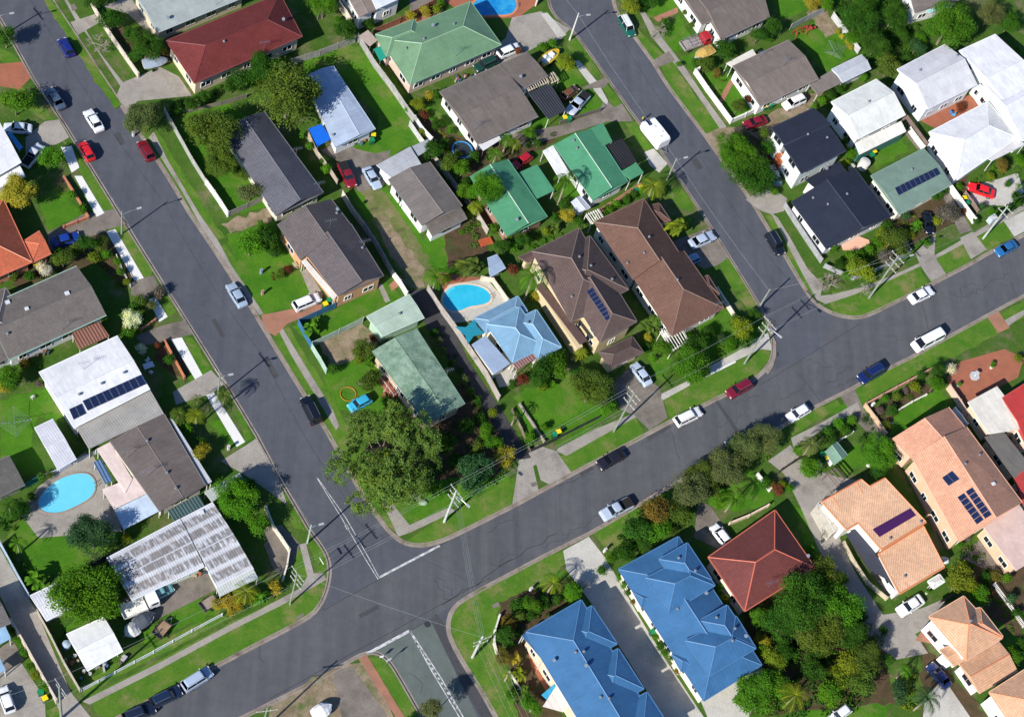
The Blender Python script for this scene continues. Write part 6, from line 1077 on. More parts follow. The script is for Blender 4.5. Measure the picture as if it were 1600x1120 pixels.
FN = [
 ('white front wall of the grey-green corrugated house', [(143, 6), (155, 28), (172, 55), (195, 88), (216, 118)], 1.2, 'wall', (.55, .48, .40)),
 ('long grey paling fence along the lawn beside the olive trees', [(257, 172), (275, 205), (300, 250), (322, 285)], 1.5, 'timber', (.36, .36, .33)), ('white end section of the paling fence by the lawn', [(322, 285), (335, 303), (345, 318), (356, 335)], 1.3, 'wall', (.66, .64, .6)), ('weathered side fence ending at the slate roofed house', [(356, 335), (386, 322), (415, 308)], 1.4, 'timber', GT),
 ('short grey fence from the olive trees to dark red house', [(258, 178), (300, 172), (345, 162), (385, 150)], 1.0, 'timber', (.22, .2, .16)),
 ('grey paling fence along the top of the long backyard lawn', [(455, 97), (500, 83), (555, 62)], 1.6, 'timber', (.34, .33, .30)), ('long grey paling fence right of the backyard lawn', [(559, 57), (585, 100), (615, 140), (635, 170), (650, 190)], 1.8, 'timber', (.36, .35, .34)), ('white painted fence section ending at metal lean-to', [(648, 186), (660, 204), (675, 220)], 1.8, 'timber', (.72, .72, .72)),
 ('brown brick fence behind the faded green hip roof', [(584, 50), (625, 33), (690, -2)], 1.6, 'timber', (.34, .16, .10)), ('white wall beside the small vegetable patch', [(530, 8), (540, 22), (548, 35)], 1.6, 'wall', (.6, .52, .42)), ('short brown timber gate fence at the top', [(497, 27), (515, 18), (530, 10)], 1.5, 'timber', (.2, .18, .16)),
 ('pale paling fence left of the dark red pickup', [(482, 212), (495, 240), (512, 262), (527, 285)], 1.6, 'timber', (.45, .38, .3)), ('white topped fence between brown tiled house and grassy lane', [(535, 303), (550, 328), (568, 352)], 1.7, 'timber', (.62, .58, .5)), ('dark shaded fence along the grassy lane', [(568, 352), (590, 385), (612, 425)], 1.7, 'timber', (.4, .42, .45)), ('white fence at the lower end of grassy lane', [(612, 425), (625, 442), (636, 460)], 1.7, 'timber', (.7, .68, .64)),
 ('pale fence between grey cottage and green lean-to house', [(668, 232), (690, 262), (715, 295), (742, 330), (762, 362)], 1.6, 'timber', (.42, .38, .34)), ('grey paling fence left of kidney pool and blue cottage', [(668, 450), (685, 477), (708, 508), (735, 548), (760, 585), (780, 622)], 1.8, 'timber', (.40, .36, .33)),
 ('cream wall at the right side of kidney pool', [(752, 435), (770, 438), (780, 452), (793, 470)], 1.0, 'wall', (.62, .54, .42)),
 ('blue metal corner fence around the banana garden', [(524, 477), (495, 490), (466, 503), (475, 520), (487, 540)], 1.6, 'metal', (.05, .16, .28)), ('mint green fence above the mulched yard', [(488, 538), (530, 518), (567, 500)], 1.6, 'metal', (.40, .50, .42)), ('mint green side fence left of the mulched yard', [(487, 541), (500, 562), (510, 580)], 1.6, 'metal', (.36, .48, .40)),
 ('white fence in front of the brown roofed house with shrubs', [(1086, 112), (1105, 140), (1125, 167), (1142, 190)], 1.2, 'wall', WW), ('white side fence above the dark red sedan', [(1142, 190), (1165, 180), (1185, 170)], 1.1, 'wall', WW), ('short white return of the shrub garden fence', [(1086, 112), (1092, 109)], 1.2, 'wall', WW),
 ('white garden wall beside the red tray truck house', [(1062, 2), (1075, 22), (1095, 45)], .9, 'wall', WW), ('white panels behind the red tray truck', [(1108, 37), (1118, 50), (1127, 63)], 1.9, 'wall', WW),
 ('grey paling fence above the play lawn', [(1236, 42), (1262, 28), (1288, 16)], 1.6, 'timber', (.34, .34, .36)), ('white topped fence right of the play lawn', [(1301, 24), (1322, 52), (1342, 80)], 1.6, 'timber', (.5, .5, .5)),
 ('brown paling fence between the white gabled houses', [(1378, 135), (1400, 165), (1425, 198), (1447, 228)], 1.8, 'timber', (.20, .15, .13)), ('white front edge of the lawn between white houses', [(1421, 203), (1432, 218), (1443, 232)], 1.2, 'wall', (.7, .68, .6)),
 ('grey picket fence along the corner house', [(1226, 320), (1245, 350), (1265, 380), (1284, 408)], 1.4, 'timber', (.33, .33, .34)), ('grey lower picket fence at the rounded corner', [(1288, 415), (1310, 425), (1335, 435), (1360, 425), (1395, 410), (1422, 393)], 1.2, 'timber', (.35, .35, .36)), ('grey side fence right of the corner garden', [(1422, 393), (1416, 382), (1410, 370)], 1.2, 'timber', (.35, .35, .36)),
 ('white wall between sage green house and bin enclosure', [(1482, 290), (1500, 315), (1522, 345)], 1.5, 'wall', (.78, .76, .68)), ('brown bin enclosure screen beside the red sports car', [(1507, 302), (1518, 316), (1528, 331)], 1.3, 'timber', (.24, .18, .14)),
 ('white rail fence in front of the rust roofed house', [(127, 1078), (180, 1050), (240, 1018), (300, 985), (347, 960)], .9, 'wire', (.70, .72, .72)), ('grey fence between lower lane and canvas carport', [(58, 955), (80, 995), (100, 1035), (125, 1078)], 1.5, 'timber', (.40, .36, .3)), ('pale retaining wall left of the lower lane', [(17, 970), (40, 1010), (65, 1055), (88, 1095)], 1.5, 'wall', (.55, .47, .38)), ('blue-grey side fence above the lower lane', [(0, 848), (20, 885), (45, 930)], 1.7, 'metal', (.32, .4, .5)),
 ('black timber fence above the round green tree', [(90, 912), (130, 890), (168, 870)], 1.5, 'timber', (.05, .06, .06)), ('dark green pool screen left of the oval pool', [(5, 775), (30, 763), (60, 748)], 1.7, 'metal', (.03, .17, .13)), ('low white pool fence beside the patched shed', [(60, 748), (90, 735), (120, 720), (150, 706)], 1.2, 'picket', (.6, .62, .65)),
 ('low brick wall right of first white path', [(100, 278), (118, 305), (138, 340)], .7, 'wall', (.42, .17, .10)), ('brick edge wall below the first front lawn', [(100, 355), (120, 347), (138, 340)], .6, 'wall', (.42, .17, .10)), ('orange brick planter wall beside fourth white path', [(257, 533), (272, 560), (288, 590)], .7, 'wall', (.45, .17, .08)), ('thin white rail beside second white path', [(182, 400), (193, 425), (204, 447)], .8, 'wire', (.5, .5, .48)), ('small brick wall above the white corner path', [(220, 515), (232, 508), (243, 500)], .7, 'wall', (.42, .2, .12)),
 ('cream boundary wall by the drive near the corner', [(415, 793), (428, 825), (440, 842), (452, 860)], 1.0, 'wall', (.62, .58, .48)), ('thin cream wall down to the corner verge', [(452, 860), (448, 885), (442, 905)], 1.0, 'wall', (.60, .56, .48)),
 ('black timber front fence below blue cottage lawn', [(935, 652), (895, 672), (855, 693), (825, 706)], .8, 'timber', (.045, .045, .05)), ('brown low fence by the side lane below blue cottage', [(800, 640), (815, 670), (828, 705)], .8, 'timber', (.25, .2, .15)), ('grey retaining wall left of side path', [(812, 632), (832, 662), (850, 690)], .5, 'wall', (.3, .25, .22)),
 ('pale curved stone wall under the wires', [(780, 962), (773, 985), (772, 1005), (778, 1028)], .8, 'wall', (.6, .57, .5)), ('white low kerb wall beside the bottom right verge of wires', [(795, 1050), (812, 1075), (830, 1110)], .5, 'wall', (.6, .57, .5)),
 ('brick front wall of the walled front garden', [(1352, 632), (1400, 606), (1455, 577)], .9, 'wall', (.45, .25, .18)), ('pink brick side wall of the walled front garden', [(1352, 634), (1368, 655), (1384, 678)], .9, 'wall', (.55, .38, .25)), ('salmon wall left of terracotta courtyard', [(1482, 605), (1498, 628), (1510, 648)], 1.4, 'wall', (.6, .42, .32)),
 ('white garden edging across the walled front lawn', [(1405, 640), (1425, 628), (1447, 617)], .3, 'wall', (.6, .58, .52)), ('white side fence beside the terrace building', [(1490, 640), (1500, 652), (1509, 665)], 1.4, 'wall', (.8, .78, .74)),
 ('black gate fence across the concrete drive', [(1216, 738), (1235, 725), (1255, 713)], 1.0, 'timber', (.06, .055, .05)), ('white garden gate rail near the shed', [(1312, 688), (1322, 682), (1332, 676)], 1.0, 'wire', (.75, .75, .72)), ('white wall strip left of dark red roof driveway', [(1183, 742), (1192, 752), (1203, 765)], 1.0, 'wall', (.7, .66, .6)), ('cream wall above the dark red hip roof', [(1140, 818), (1170, 806), (1200, 790)], .9, 'wall', (.62, .48, .36)),
 ('wooden fence between garden tent and lower drive', [(1470, 940), (1485, 932), (1500, 925)], 1.5, 'timber', (.14, .11, .09)), ('thin white fence beside the lower right gardens', [(1553, 912), (1575, 942), (1600, 978)], 1.2, 'picket', (.6, .58, .55)), ('cream side wall along the salmon house drive', [(1536, 840), (1553, 862), (1570, 885)], 1.2, 'wall', (.62, .5, .4)),
 ('stone retaining wall beside the shaded drive', [(1318, 848), (1335, 880), (1355, 910), (1385, 935)], .9, 'wall', (.5, .43, .3)), ('white wall on the right of the pool courtyard at top', [(838, 5), (850, -15)], 1.5, 'wall', (.6, .5, .4)), ('dark fence along the grey-brown house vegetable garden', [(640, 193), (655, 215), (668, 232)], 1.5, 'timber', (.5, .5, .48)),
 ('dark timber fence below the silver utility', [(875, 192), (905, 182), (938, 172)], 1.0, 'timber', (.16, .14, .12)), ('low wall along the double hip side garden', [(1120, 452), (1135, 475), (1150, 498)], 1.0, 'wall', (.6, .56, .48)),
]
for lab, pts, h, st, col in FN: fence('boundary_wall' if st == 'wall' else 'fence', lab, pts, h, st, col, cat='wall' if st == 'wall' else 'fence')
# ---------------------------------------------------------------- power poles and wires
POLE = {}
def pole(key, base, top, label, arms=0, r=.13, lamp=None, adir=(-.62, .78), col=(.24, .26, .22)):
    b = G(*base); 
    # height from the photo: where the vertical through the base meets the top pixel
    best = min((abs((lambda q: (q[0]-top[0])**2+(q[1]-top[1])**2)(PX(b+Vector((0, 0, h))))), h) for h in [k*.1 for k in range(50, 150)])
    h = best[1]; t = thing('power_pole', label, 'power pole', (b.x, b.y, .12), group='power poles along the streets'); mb = MB(); mb.tube((b.x, b.y, .0), (b.x, b.y, b.z+h), r, r*.62, 10); part('pole', mb, M['wood'], t, col)
    A = Vector((*adir, 0)).normalized(); POLE[key] = (b, h, A, arms); att = []
    for k in range(arms):
        z = b.z+h-.6-1.5*k; L2 = (1.35, 1.1, 1.2)[k % 3]; mb = MB(); c = Vector((b.x, b.y, z))+Vector((A.y, -A.x, 0))*r; a0, a1 = c-A*L2, c+A*L2
        mb.box(tuple(c), (2*L2, .09, .11), math.atan2(A.y, A.x)); o = part('crossarm', mb, M['wood'], t, (.34, .35, .31))
        for s in (-.95, -.35, .35, .95):
            q = c+A*L2*s; m2 = MB(); m2.tube(q, q+Vector((0, 0, .25)), .06, .04, 6); part('insulator', m2, M['plain'], o, (.6, .55, .5))
    if lamp:
        d = Vector((*lamp, 0)); mb = MB(); p = Vector((b.x, b.y, b.z+h*.86)); q = p+d*.55+Vector((0, 0, .35)); e = p+d+Vector((0, 0, .35)); mb.tube(p, q, .05, n=6); mb.tube(q, e, .04, n=6); part('lamp_arm', mb, M['chrome'], t)
        mb = MB(); mb.box(tuple(e+d.normalized()*.3), (.7, .28, .14), math.atan2(d.y, d.x)); part('street_lamp', mb, M['plain'], t, (.36, .38, .37))
    return t
def PX(w):
    c = RW.transposed() @ (Vector(w)-CAM); return (800-c[0]/c[2]*FPX, 560+c[1]/c[2]*FPX)
pole('a', (-6, 62), (1, 22), 'power pole with lamp arm at the upper left corner', 1, .15, (2.2, .9))
pole('b', (190, 366), (189.5, 331), 'slim power pole with two lamp arms by second white path', 0, .13, (2.1, 1.1))
pole('j', (340, 620), (343, 585), 'slim power pole above the fourth white path', 1, .13, (1.2, .4))
pole('k', (480, 848), (485, 820), 'short pale power pole at the driveway near the corner', 0, .16, (1.1, .4), col=(.34, .42, .34))
pole('f', (453, 944), (462, 894), 'tall power pole with crossarms on the lower left corner verge', 3)
pole('e', (694, 815), (718, 768), 'thick power pole with three crossarms on the middle verge', 3, .19, (1.6, -1.4), col=(.42, .46, .43))
pole('d', (959, 674), (990.6, 613), 'tall power pole with crossarms beside the concrete driveway', 3, .17)
pole('g', (1163, 568), (1202, 501), 'tall power pole with crossarms at the cul-de-sac corner', 3, .17, (1.6, -1.3))
pole('c', (1357.5, 466), (1406, 401), 'tall leaning power pole with crossarms on the right corner', 3, .17, (2.6, 1.2))
pole('h', (1536, 373), (1567.5, 317), 'power pole carrying a transformer at the right', 2, .19, col=(.36, .40, .36))
pole('x', (890, 63), (906.5, 22), 'power pole on the verge above the yellow boat', 0, .17, (1.5, .4), col=(.5, .5, .46))
pole('y', (1042, 281), (1055.7, 246.4), 'power pole behind the caravan', 0, .15, (1.4, .6))
pole('z', (1185.6, 481), (1203, 452), 'short power pole at the mouth of the cul-de-sac', 0, .17)
pole('m', (96, 1122), (84.5, 1073), 'power pole at the bottom left lane entrance', 2, .2)
pole('n', (738, 1026.5), (756, 995), 'thick power pole on the bottom verge with many wires', 2, .21, adir=(.9, .45), col=(.42, .45, .40))
pole('o', (409, 1142), (417, 1106), 'power pole at the bottom edge with a lamp arm', 1, .15, adir=(.97, .2))
b, h, A, _ = POLE['h']; t = thing('transformer', 'grey transformer box hung on the pole at the right', 'transformer', (b.x, b.y, b.z))
mb = MB(); c = Vector((b.x, b.y, b.z+h*.55))+Vector((-.75, .25, 0)); mb.box(tuple(c), (1.3, .9, 1.3), .6); part('tank', mb, M['plain'], t, (.42, .46, .5))
for k in range(3): mb = MB(); q = c+Vector((-.35+.35*k, -.1, .65)); mb.tube(q, q+Vector((0, 0, .4)), .09, .05, 8); part('bushing', mb, M['plain'], t, (.55, .5, .45))
FAR = {'W1': Vector((-190, -118, 12)), 'E1': Vector((150, 62, 12)), 'S1': G(880, 1260, 9), 'N1': G(-80, -80, 8), 'N2': G(800, -120, 8)}
def wires(a, b, n, label, drop=.5, lvl=0):
    def ends(k):
        if k in FAR: p = FAR[k]; return p, None
        b_, h_, A_, m_ = POLE[k]; return Vector((b_.x, b_.y, b_.z+h_-.35-1.5*lvl)), A_
    pa, Aa = ends(a); pb, Ab = ends(b); Aa = Aa or Ab; Ab = Ab or Aa; run = (pb-pa).normalized()
    if abs(Aa.dot(run)) > .8 or n == 1: Aa = Ab = Vector((-run.y, run.x, 0))*.3
    for s in [0] if n == 1 else [(-.95, .95), (-.95, 0, .95), (-.95, -.35, .35, .95)][n-2]:
        p, q = pa+Aa*1.25*s, pb+Ab*1.25*s; mb = MB(); k = 7; pts = []
        for i in range(k+1): f = i/k; pts.append(p+(q-p)*f-Vector((0, 0, drop*4*f*(1-f))))
        for u, v in zip(pts, pts[1:]): mb.tube(u, v, .012, n=3, cap=False)
        o = place('power_cable', mb.mesh('power_cable', [M['wire']])); tag(o, label+(', one of a set' if n > 1 else ''), 'cable', 'power cables strung between the poles')
wires('W1', 'm', 2, 'overhead power cable leaving the bottom left pole to the left'); wires('m', 'f', 2, 'overhead power cable above the lower left footpath'); wires('f', 'e', 2, 'overhead power cable above the left road junction'); wires('e', 'd', 2, 'overhead power cable above the middle verge'); wires('d', 'g', 2, 'overhead power cable above the white front path')
wires('g', 'c', 2, 'overhead power cable across the mouth of the cul-de-sac'); wires('c', 'h', 2, 'overhead power cable above the right verge'); wires('h', 'E1', 2, 'overhead power cable leaving the transformer pole to the right'); wires('e', 'n', 4, 'overhead power cable crossing the main road to the bottom verge'); wires('n', 'S1', 4, 'overhead power cable running down past the long blue roof')
wires('f', 'd', 2, 'lower overhead cable from left corner pole to driveway pole', .9, 1); wires('f', 'n', 1, 'single cable across the junction to the bottom verge pole'); wires('a', 'b', 1, 'single cable above the upper side street'); wires('b', 'j', 1, 'single cable above the middle of the side street'); wires('j', 'k', 1, 'single cable above the lower side street'); wires('k', 'f', 1, 'single cable from short pale pole to corner pole'); wires('N1', 'a', 1, 'single cable at the upper left corner'); wires('x', 'y', 1, 'single cable above the cul-de-sac'); wires('y', 'z', 1, 'single cable above the cul-de-sac mouth'); wires('N2', 'x', 1, 'single cable above the cul-de-sac head'); wires('z', 'c', 1, 'single cable from short pole to leaning corner pole')
# ---------------------------------------------------------------- vehicles
Z = .0; Y_ = .145
CARS = [
 ('hatch', (96, 61), (111, 87), (.01, .02, .16), 'dark blue hatchback on the upper side street', 0), ('sedan', (75, 138), (97, 170), (.06, .09, .14), 'slate blue sedan at the left kerb of side street', 0), ('sedan', (136, 172), (157, 205), (.75, .76, .78), 'white sedan driving down the side street', 0),
 ('hatch', (127, 222), (143, 250), (.62, .015, .02), 'bright red hatchback at the left kerb', 0), ('hatch', (220, 220), (237, 250), (.17, .008, .018), 'dark red coupe with white seat cover showing', 0), ('sedan', (359, 443), (381, 479), (.30, .38, .48), 'silver blue sedan on the side street', 0), ('suv', (476, 620), (496, 661), (.006, .008, .014), 'black four wheel drive near the big gum tree', 0),
 ('sedan', (14, 199), (42, 201), (.55, .60, .66), 'pale sedan in the shaded yard at upper left', Y_), ('ute', (64, 228), (39, 258), (.60, .62, .66), 'white utility in shade beside the bright tree', Y_), ('sedan', (124, 368), (82, 380), (.01, .04, .26), 'dark blue sedan in driveway beside orange roof', Y_), ('hatch', (258, 921), (243, 929), (.15, .36, .40), 'small teal car beside the rust roofed house', Y_),
 ('hatch', (3, 1073), (17, 1112), (.75, .76, .78), 'white hatchback on the concrete at lower left', Y_), ('suv', (328, 1048), (288, 1073), (.36, .44, .56), 'silver blue four wheel drive at the lower kerb', 0), ('wagon', (282, 1077), (236, 1099), (.010, .022, .055), 'dark blue wagon parked behind the silver four wheel drive', 0), ('wagon', (238, 1105), (196, 1122), (.012, .018, .04), 'dark wagon cut by the bottom edge', 0),
 ('sedan', (935, 728), (975, 706), (.014, .012, .018), 'black sedan at the upper kerb of main road', 0), ('ute', (940, 807), (987, 783), (.38, .44, .54), 'silver utility with black tray cover on main road', 0), ('wagon', (1095, 641), (1056, 660), (.76, .76, .74), 'white wagon at the kerb by the concrete driveway', 0), ('wagon', (1137, 617), (1173, 597), (.16, .008, .022), 'maroon wagon at the kerb near the corner', 0),
 ('hatch', (1232, 654), (1263, 636), (.75, .76, .78), 'white hatchback at the lower kerb of main road', 0), ('suv', (1343, 594), (1378, 574), (.008, .018, .09), 'navy blue four wheel drive at the lower kerb', 0), ('van', (1427, 544), (1471, 521), (.80, .80, .80), 'white delivery van at the lower kerb', 0), ('sedan', (1457, 452), (1422, 469), (.78, .78, .78), 'white sedan at the upper kerb on the right', 0),
 ('sedan', (1557, 396), (1587, 380), (.02, .12, .30), 'bright blue sedan at the upper kerb at right', 0), ('suv', (1221, 397), (1202, 365), (.008, .010, .018), 'black hatchback at the cul-de-sac kerb', 0), ('sedan', (1138, 695), (1168, 680), (.02, .06, .10), 'dark teal car hidden under the row of trees', 0), ('suv', (988, 57), (971, 27), (.01, .10, .07), 'dark green four wheel drive with white roof boxes', 0),
 ('ute', (551, 292), (533, 254), (.20, .01, .02), 'dark red pickup with a loaded tray by the fence', Y_), ('sedan', (590, 292), (573, 264), (.36, .44, .56), 'silver blue sedan on the grassy lane', Y_), ('wagon', (500, 463), (459, 480), (.80, .80, .82), 'white long four wheel drive on the brick driveway', Y_), ('hatch', (546, 638), (578, 621), (.04, .36, .58), 'light blue old car on lawn beside the hose ring', Y_),
 ('hatch', (812, 72), (778, 86), (.78, .79, .80), 'white hatchback beside the faded green hip roof', Y_), ('wagon', (742, 108), (775, 93), (.012, .05, .04), 'dark green wagon beside the faded green hip roof', Y_), ('hatch', (899, 138), (881, 152), (.14, .06, .025), 'small brown car beside the black patio roof', Y_), ('ute', (889, 177), (917, 146), (.40, .45, .54), 'silver utility with an open tray on the lawn', Y_),
 ('hatch', (807, 258), (826, 244), (.40, .01, .02), 'small red hatchback between the green roofs', Y_), ('sedan', (1163, 196), (1197, 186), (.20, .008, .02), 'dark red sedan on the gravel driveway', Y_), ('suv', (1225, 167), (1255, 154), (.78, .79, .80), 'white off-roader on the gravel driveway', Y_), ('sedan', (1116, 366), (1078, 383), (.40, .47, .58), 'silver sedan on the brown driveway', Y_),
 ('hatch', (1064, 413), (1092, 401), (.20, .32, .46), 'steel blue hatchback on the brown driveway', Y_), ('sedan', (1513, 290), (1554, 304), (.75, .015, .02), 'red sports car on the white concrete', Y_), ('sedan', (1453, 363), (1447, 333), (.006, .009, .018), 'black sedan in front of the sage green house', Y_), ('sedan', (990, 568), (1014, 601), (.42, .50, .62), 'pale silver sedan in front of the chocolate porch roof', Y_),
 ('hatch', (1114, 820), (1138, 851), (.78, .78, .80), 'white hatchback beside the dark red hip roof', Y_), ('sedan', (1404, 957), (1441, 934), (.80, .80, .80), 'white sedan on the curved concrete drive', Y_), ('sedan', (1455, 1040), (1480, 1070), (.012, .03, .12), 'dark blue sports car beside the peach house', Y_), ('sedan', (1206, 262), (1214, 285), (.04, .10, .16), 'dark blue car in shade under the orange deck', Y_),
 ('hatch', (1303, 1122), (1322, 1108), (.75, .75, .78), 'white car cut by the bottom edge near the wood', Y_),
]
for k, f, r, col, lab, z in CARS: car(k, f, r, col, lab, z=z, cat={'ute': 'ute', 'van': 'van', 'suv': 'suv'}.get(k, 'car'), name={'ute': 'utility_truck', 'van': 'delivery_van', 'suv': 'four_wheel_drive'}.get(k, 'parked_car'))
for o in bpy.data.objects:
    if o.get('label') == 'dark green four wheel drive with white roof boxes':
        for q in o.children_recursive:
            if q.name.startswith('cabin_roof'): q.color = (.7, .72, .7, 1)
def local(name, label, cat, f, r, z, build, group=None, mid=.5):
    a, b = G(*f, z+mid), G(*r, z+mid); c = (a+b)/2; d = a-b
    t = thing(name, label, cat, (c.x, c.y, z), math.atan2(d.y, d.x), group); build(t, d.length); return t
def lp(name, mb, m_, t, col=None, smooth=False): return place(name, mb.mesh(name, [M[m_]], smooth), t, col)
def wheel(t, x, y, r=.3):
    w = MB(); w.tube((x, y-.1, r), (x, y+.1, r), r, n=12); return lp('wheel', w, 'tyre', t)
def b_caravan(t, L_):
    w, L_ = 2.35, 5.0; b = MB(); rings = []
    for x, zl, zt in ((-L_/2, .6, 2.3), (-L_/2+.25, .45, 2.65), (0, .42, 2.72), (L_/2-.5, .42, 2.62), (L_/2, .7, 2.1)):
        rings.append([(x, -w/2, zl), (x, -w/2, zt-.2), (x, -w/2+.2, zt), (x, w/2-.2, zt), (x, w/2, zt-.2), (x, w/2, zl)])
    loft(b, rings); lp('body', b, 'paint', t, (.80, .80, .80))
    for x, y, s in ((.5, .3, .5), (-.9, -.3, .4), (-1.6, .5, .35)): q = MB(); q.box((x, y, 2.74), (s, s, .14)); lp('roof_hatch', q, 'plastic', t, (.7, .7, .72))
    q = MB(); q.box((1.6, .55, 2.72), (1.2, .6, .05)); lp('solar_panel', q, 'solar', t)
    for x in (-1.4, .2, 1.4): q = MB(); q.box((x, -w/2-.01, 1.6), (.8, .04, .5)); lp('window', q, 'glass', t)
    for s in (-1, 1): wheel(t, -.2, s*1.05)
    q = MB()
    for s in (-1, 1): q.tube((-L_/2, s*.6, .45), (-L_/2-1.1, 0, .45), .05)
    lp('drawbar', q, 'chrome', t)
local('caravan', 'white caravan at the kerb of the cul-de-sac', 'caravan', (1010, 192), (1037, 226), 0, b_caravan, mid=1.3)
def boat_hull(cover=None, hull=(.6, .6, .6), inner=(.3, .3, .3), trailer=True):
    def f(t, L_):
        b = MB(); rings = []; w = 1.0
        for fx, k, zk in ((-.5, .86, .35), (-.2, 1, .32), (.15, .92, .36), (.35, .6, .5), (.46, .25, .75), (.5, .03, 1.0)):
            rings.append([(fx*L_, -w*k, 1.15), (fx*L_, -w*k*.8, .65), (fx*L_, 0, zk), (fx*L_, w*k*.8, .65), (fx*L_, w*k, 1.15), (fx*L_, 0, 1.0)])
        loft(b, rings); lp('hull', b, 'paint', t, hull)
        if cover:
            c = MB(); rr_ = []
            for fx, k, zz in ((-.5, .9, 1.25), (-.3, 1.04, 1.5), (0, 1.04, 1.75), (.2, .9, 1.55), (.4, .45, 1.3), (.5, .06, 1.2)):
                rr_.append([(fx*L_, -w*k, 1.1), (fx*L_, -w*k*.6, (zz+1.1)/2+.1), (fx*L_, 0, zz), (fx*L_, w*k*.6, (zz+1.1)/2+.1), (fx*L_, w*k, 1.1)])
            loft(c, rr_); lp('cover', c, 'cloth', t, cover)
        else:
            q = MB(); q.box((-.1*L_, 0, 1.06), (L_*.55, 1.5, .06)); lp('deck', q, 'plain', t, inner)
            q = MB(); q.box((.1*L_, 0, 1.3), (.7, 1.1, .5), 0, 0, .8); lp('console', q, 'plain', t, (.75, .75, .75))
            for y in (-.45, .45): q = MB(); q.box((-.15*L_, y, 1.25), (.45, .45, .35)); lp('seat', q, 'plastic', t, (.7, .7, .7))
            q = MB(); q.box((-.52*L_, 0, 1.1), (.35, .35, .8)); lp('outboard_motor', q, 'plastic', t, (.03, .03, .04))
        if trailer:
            for s in (-1, 1): wheel(t, -.15*L_, s*.95, .28)
            q = MB(); q.tube((-.4*L_, 0, .35), (.62*L_, 0, .4), .05); lp('trailer_frame', q, 'chrome', t)
    return f
local('boat', 'boat under a blue-grey cover beside the dark red house', 'boat', (262, 92), (224, 100), Y_, boat_hull((.25, .30, .38)), mid=1.2)
local('boat', 'boat under a dark grey cover behind the rust roofed house', 'boat', (240, 956), (212, 976), Y_, boat_hull((.07, .08, .10)), mid=1.2)
local('boat', 'small boat under a white cover beside the canvas carport', 'boat', (195, 990), (215, 978), Y_, boat_hull((.50, .50, .48)), mid=1.2)
local('boat', 'yellow open boat on the lawn near the brown roof', 'boat', (873, 78), (845, 100), Y_, boat_hull(None, (.50, .33, .02), (.30, .38, .42)), mid=1.0)
local('boat', 'white boat with a yellow cover behind the red tray truck', 'boat', (1086, 89), (1114, 76), Y_, boat_hull((.48, .32, .09), (.7, .72, .74)), mid=1.0)
local('boat', 'white boat on trailer cut by the bottom edge', 'boat', (518, 1100), (490, 1118), Y_, boat_hull((.75, .75, .75), (.7, .7, .7)), mid=1.2)
def b_truck(cabc, trayc, rack=True, L0=5.6):
    def f(t, L_):
        L_ = L0; x1 = L_/2; c = MB(); c.box((x1-.75, 0, 1.25), (1.5, 1.9, 1.5), 0, 0, .88); lp('cab', c, 'paint', t, cabc)
        c = MB(); c.box((x1-.05, 0, 1.5), (.1, 1.5, .6)); lp('windscreen', c, 'glass', t); c = MB(); c.box((x1-.75, 0, 1.62), (.8, 1.80, .5)); lp('side_window', c, 'glass', t)
        c = MB(); c.box((-.8, 0, .85), (L_-1.8, 2.0, .16)); lp('tray', c, 'wood', t, trayc)
        s_ = MB()
        for y in (-1, 1): s_.box((-.8, y, 1.08), (L_-1.8, .06, .34))
        s_.box((-L_/2+.1, 0, 1.08), (.06, 2, .34)); lp('tray_side', s_, 'plain', t, tuple(x*.9 for x in trayc))
        if rack:
            q = MB()
            for x in (-2.2, -1, .4):
                for y in (-.9, .9): q.tube((x, y, .9), (x, y, 2.0), .035, n=5)
                q.tube((x, -.9, 2.0), (x, .9, 2.0), .035, n=5)
            for y in (-.9, -.3, .3, .9): q.tube((-2.4, y, 2.04), (1.6, y, 2.04), .035, n=5)
            lp('ladder_rack', q, 'chrome', t)
        for x in (x1-.9, -L_/2+1.2):
            for y in (-.85, .85): wheel(t, x, y, .36)
    return f
local('tray_truck', 'red tray truck with a ladder rack on the lawn', 'truck', (1109, 57), (1065, 72), Y_, b_truck((.42, .02, .03), (.32, .28, .26)), mid=1.3)
local('tray_truck', 'white tray truck beside the rust roofed house', 'truck', (239, 937), (196, 955), Y_, b_truck((.78, .78, .76), (.74, .72, .66), False, 5.2), mid=1.0)
def b_trailer(col):
    def f(t, L_):
        c = MB(); c.box((0, 0, .55), (2.3, 1.5, .08)); lp('floor', c, 'wood', t, col); s_ = MB()
        for y in (-.75, .75): s_.box((0, y, .75), (2.3, .05, .36))
        for x in (-1.15, 1.15): s_.box((x, 0, .75), (.05, 1.45, .36))
        lp('tray_side', s_, 'plain', t, (.08, .06, .05)); q = MB()
        for s in (-1, 1): q.tube((1.15, s*.5, .45), (2.2, 0, .45), .04)
        lp('drawbar', q, 'chrome', t)
        for s in (-1, 1): wheel(t, 0, s*.9, .28)
    return f
local('trailer', 'small brown box trailer on the grass behind the rail fence', 'trailer', (260, 974), (245, 992), Y_, b_trailer((.30, .20, .13)), mid=.7)
local('trailer', 'open trailer loaded with scrap near the corner hedge', 'trailer', (338, 934), (314, 950), Y_, b_trailer((.30, .24, .20)), mid=.7)
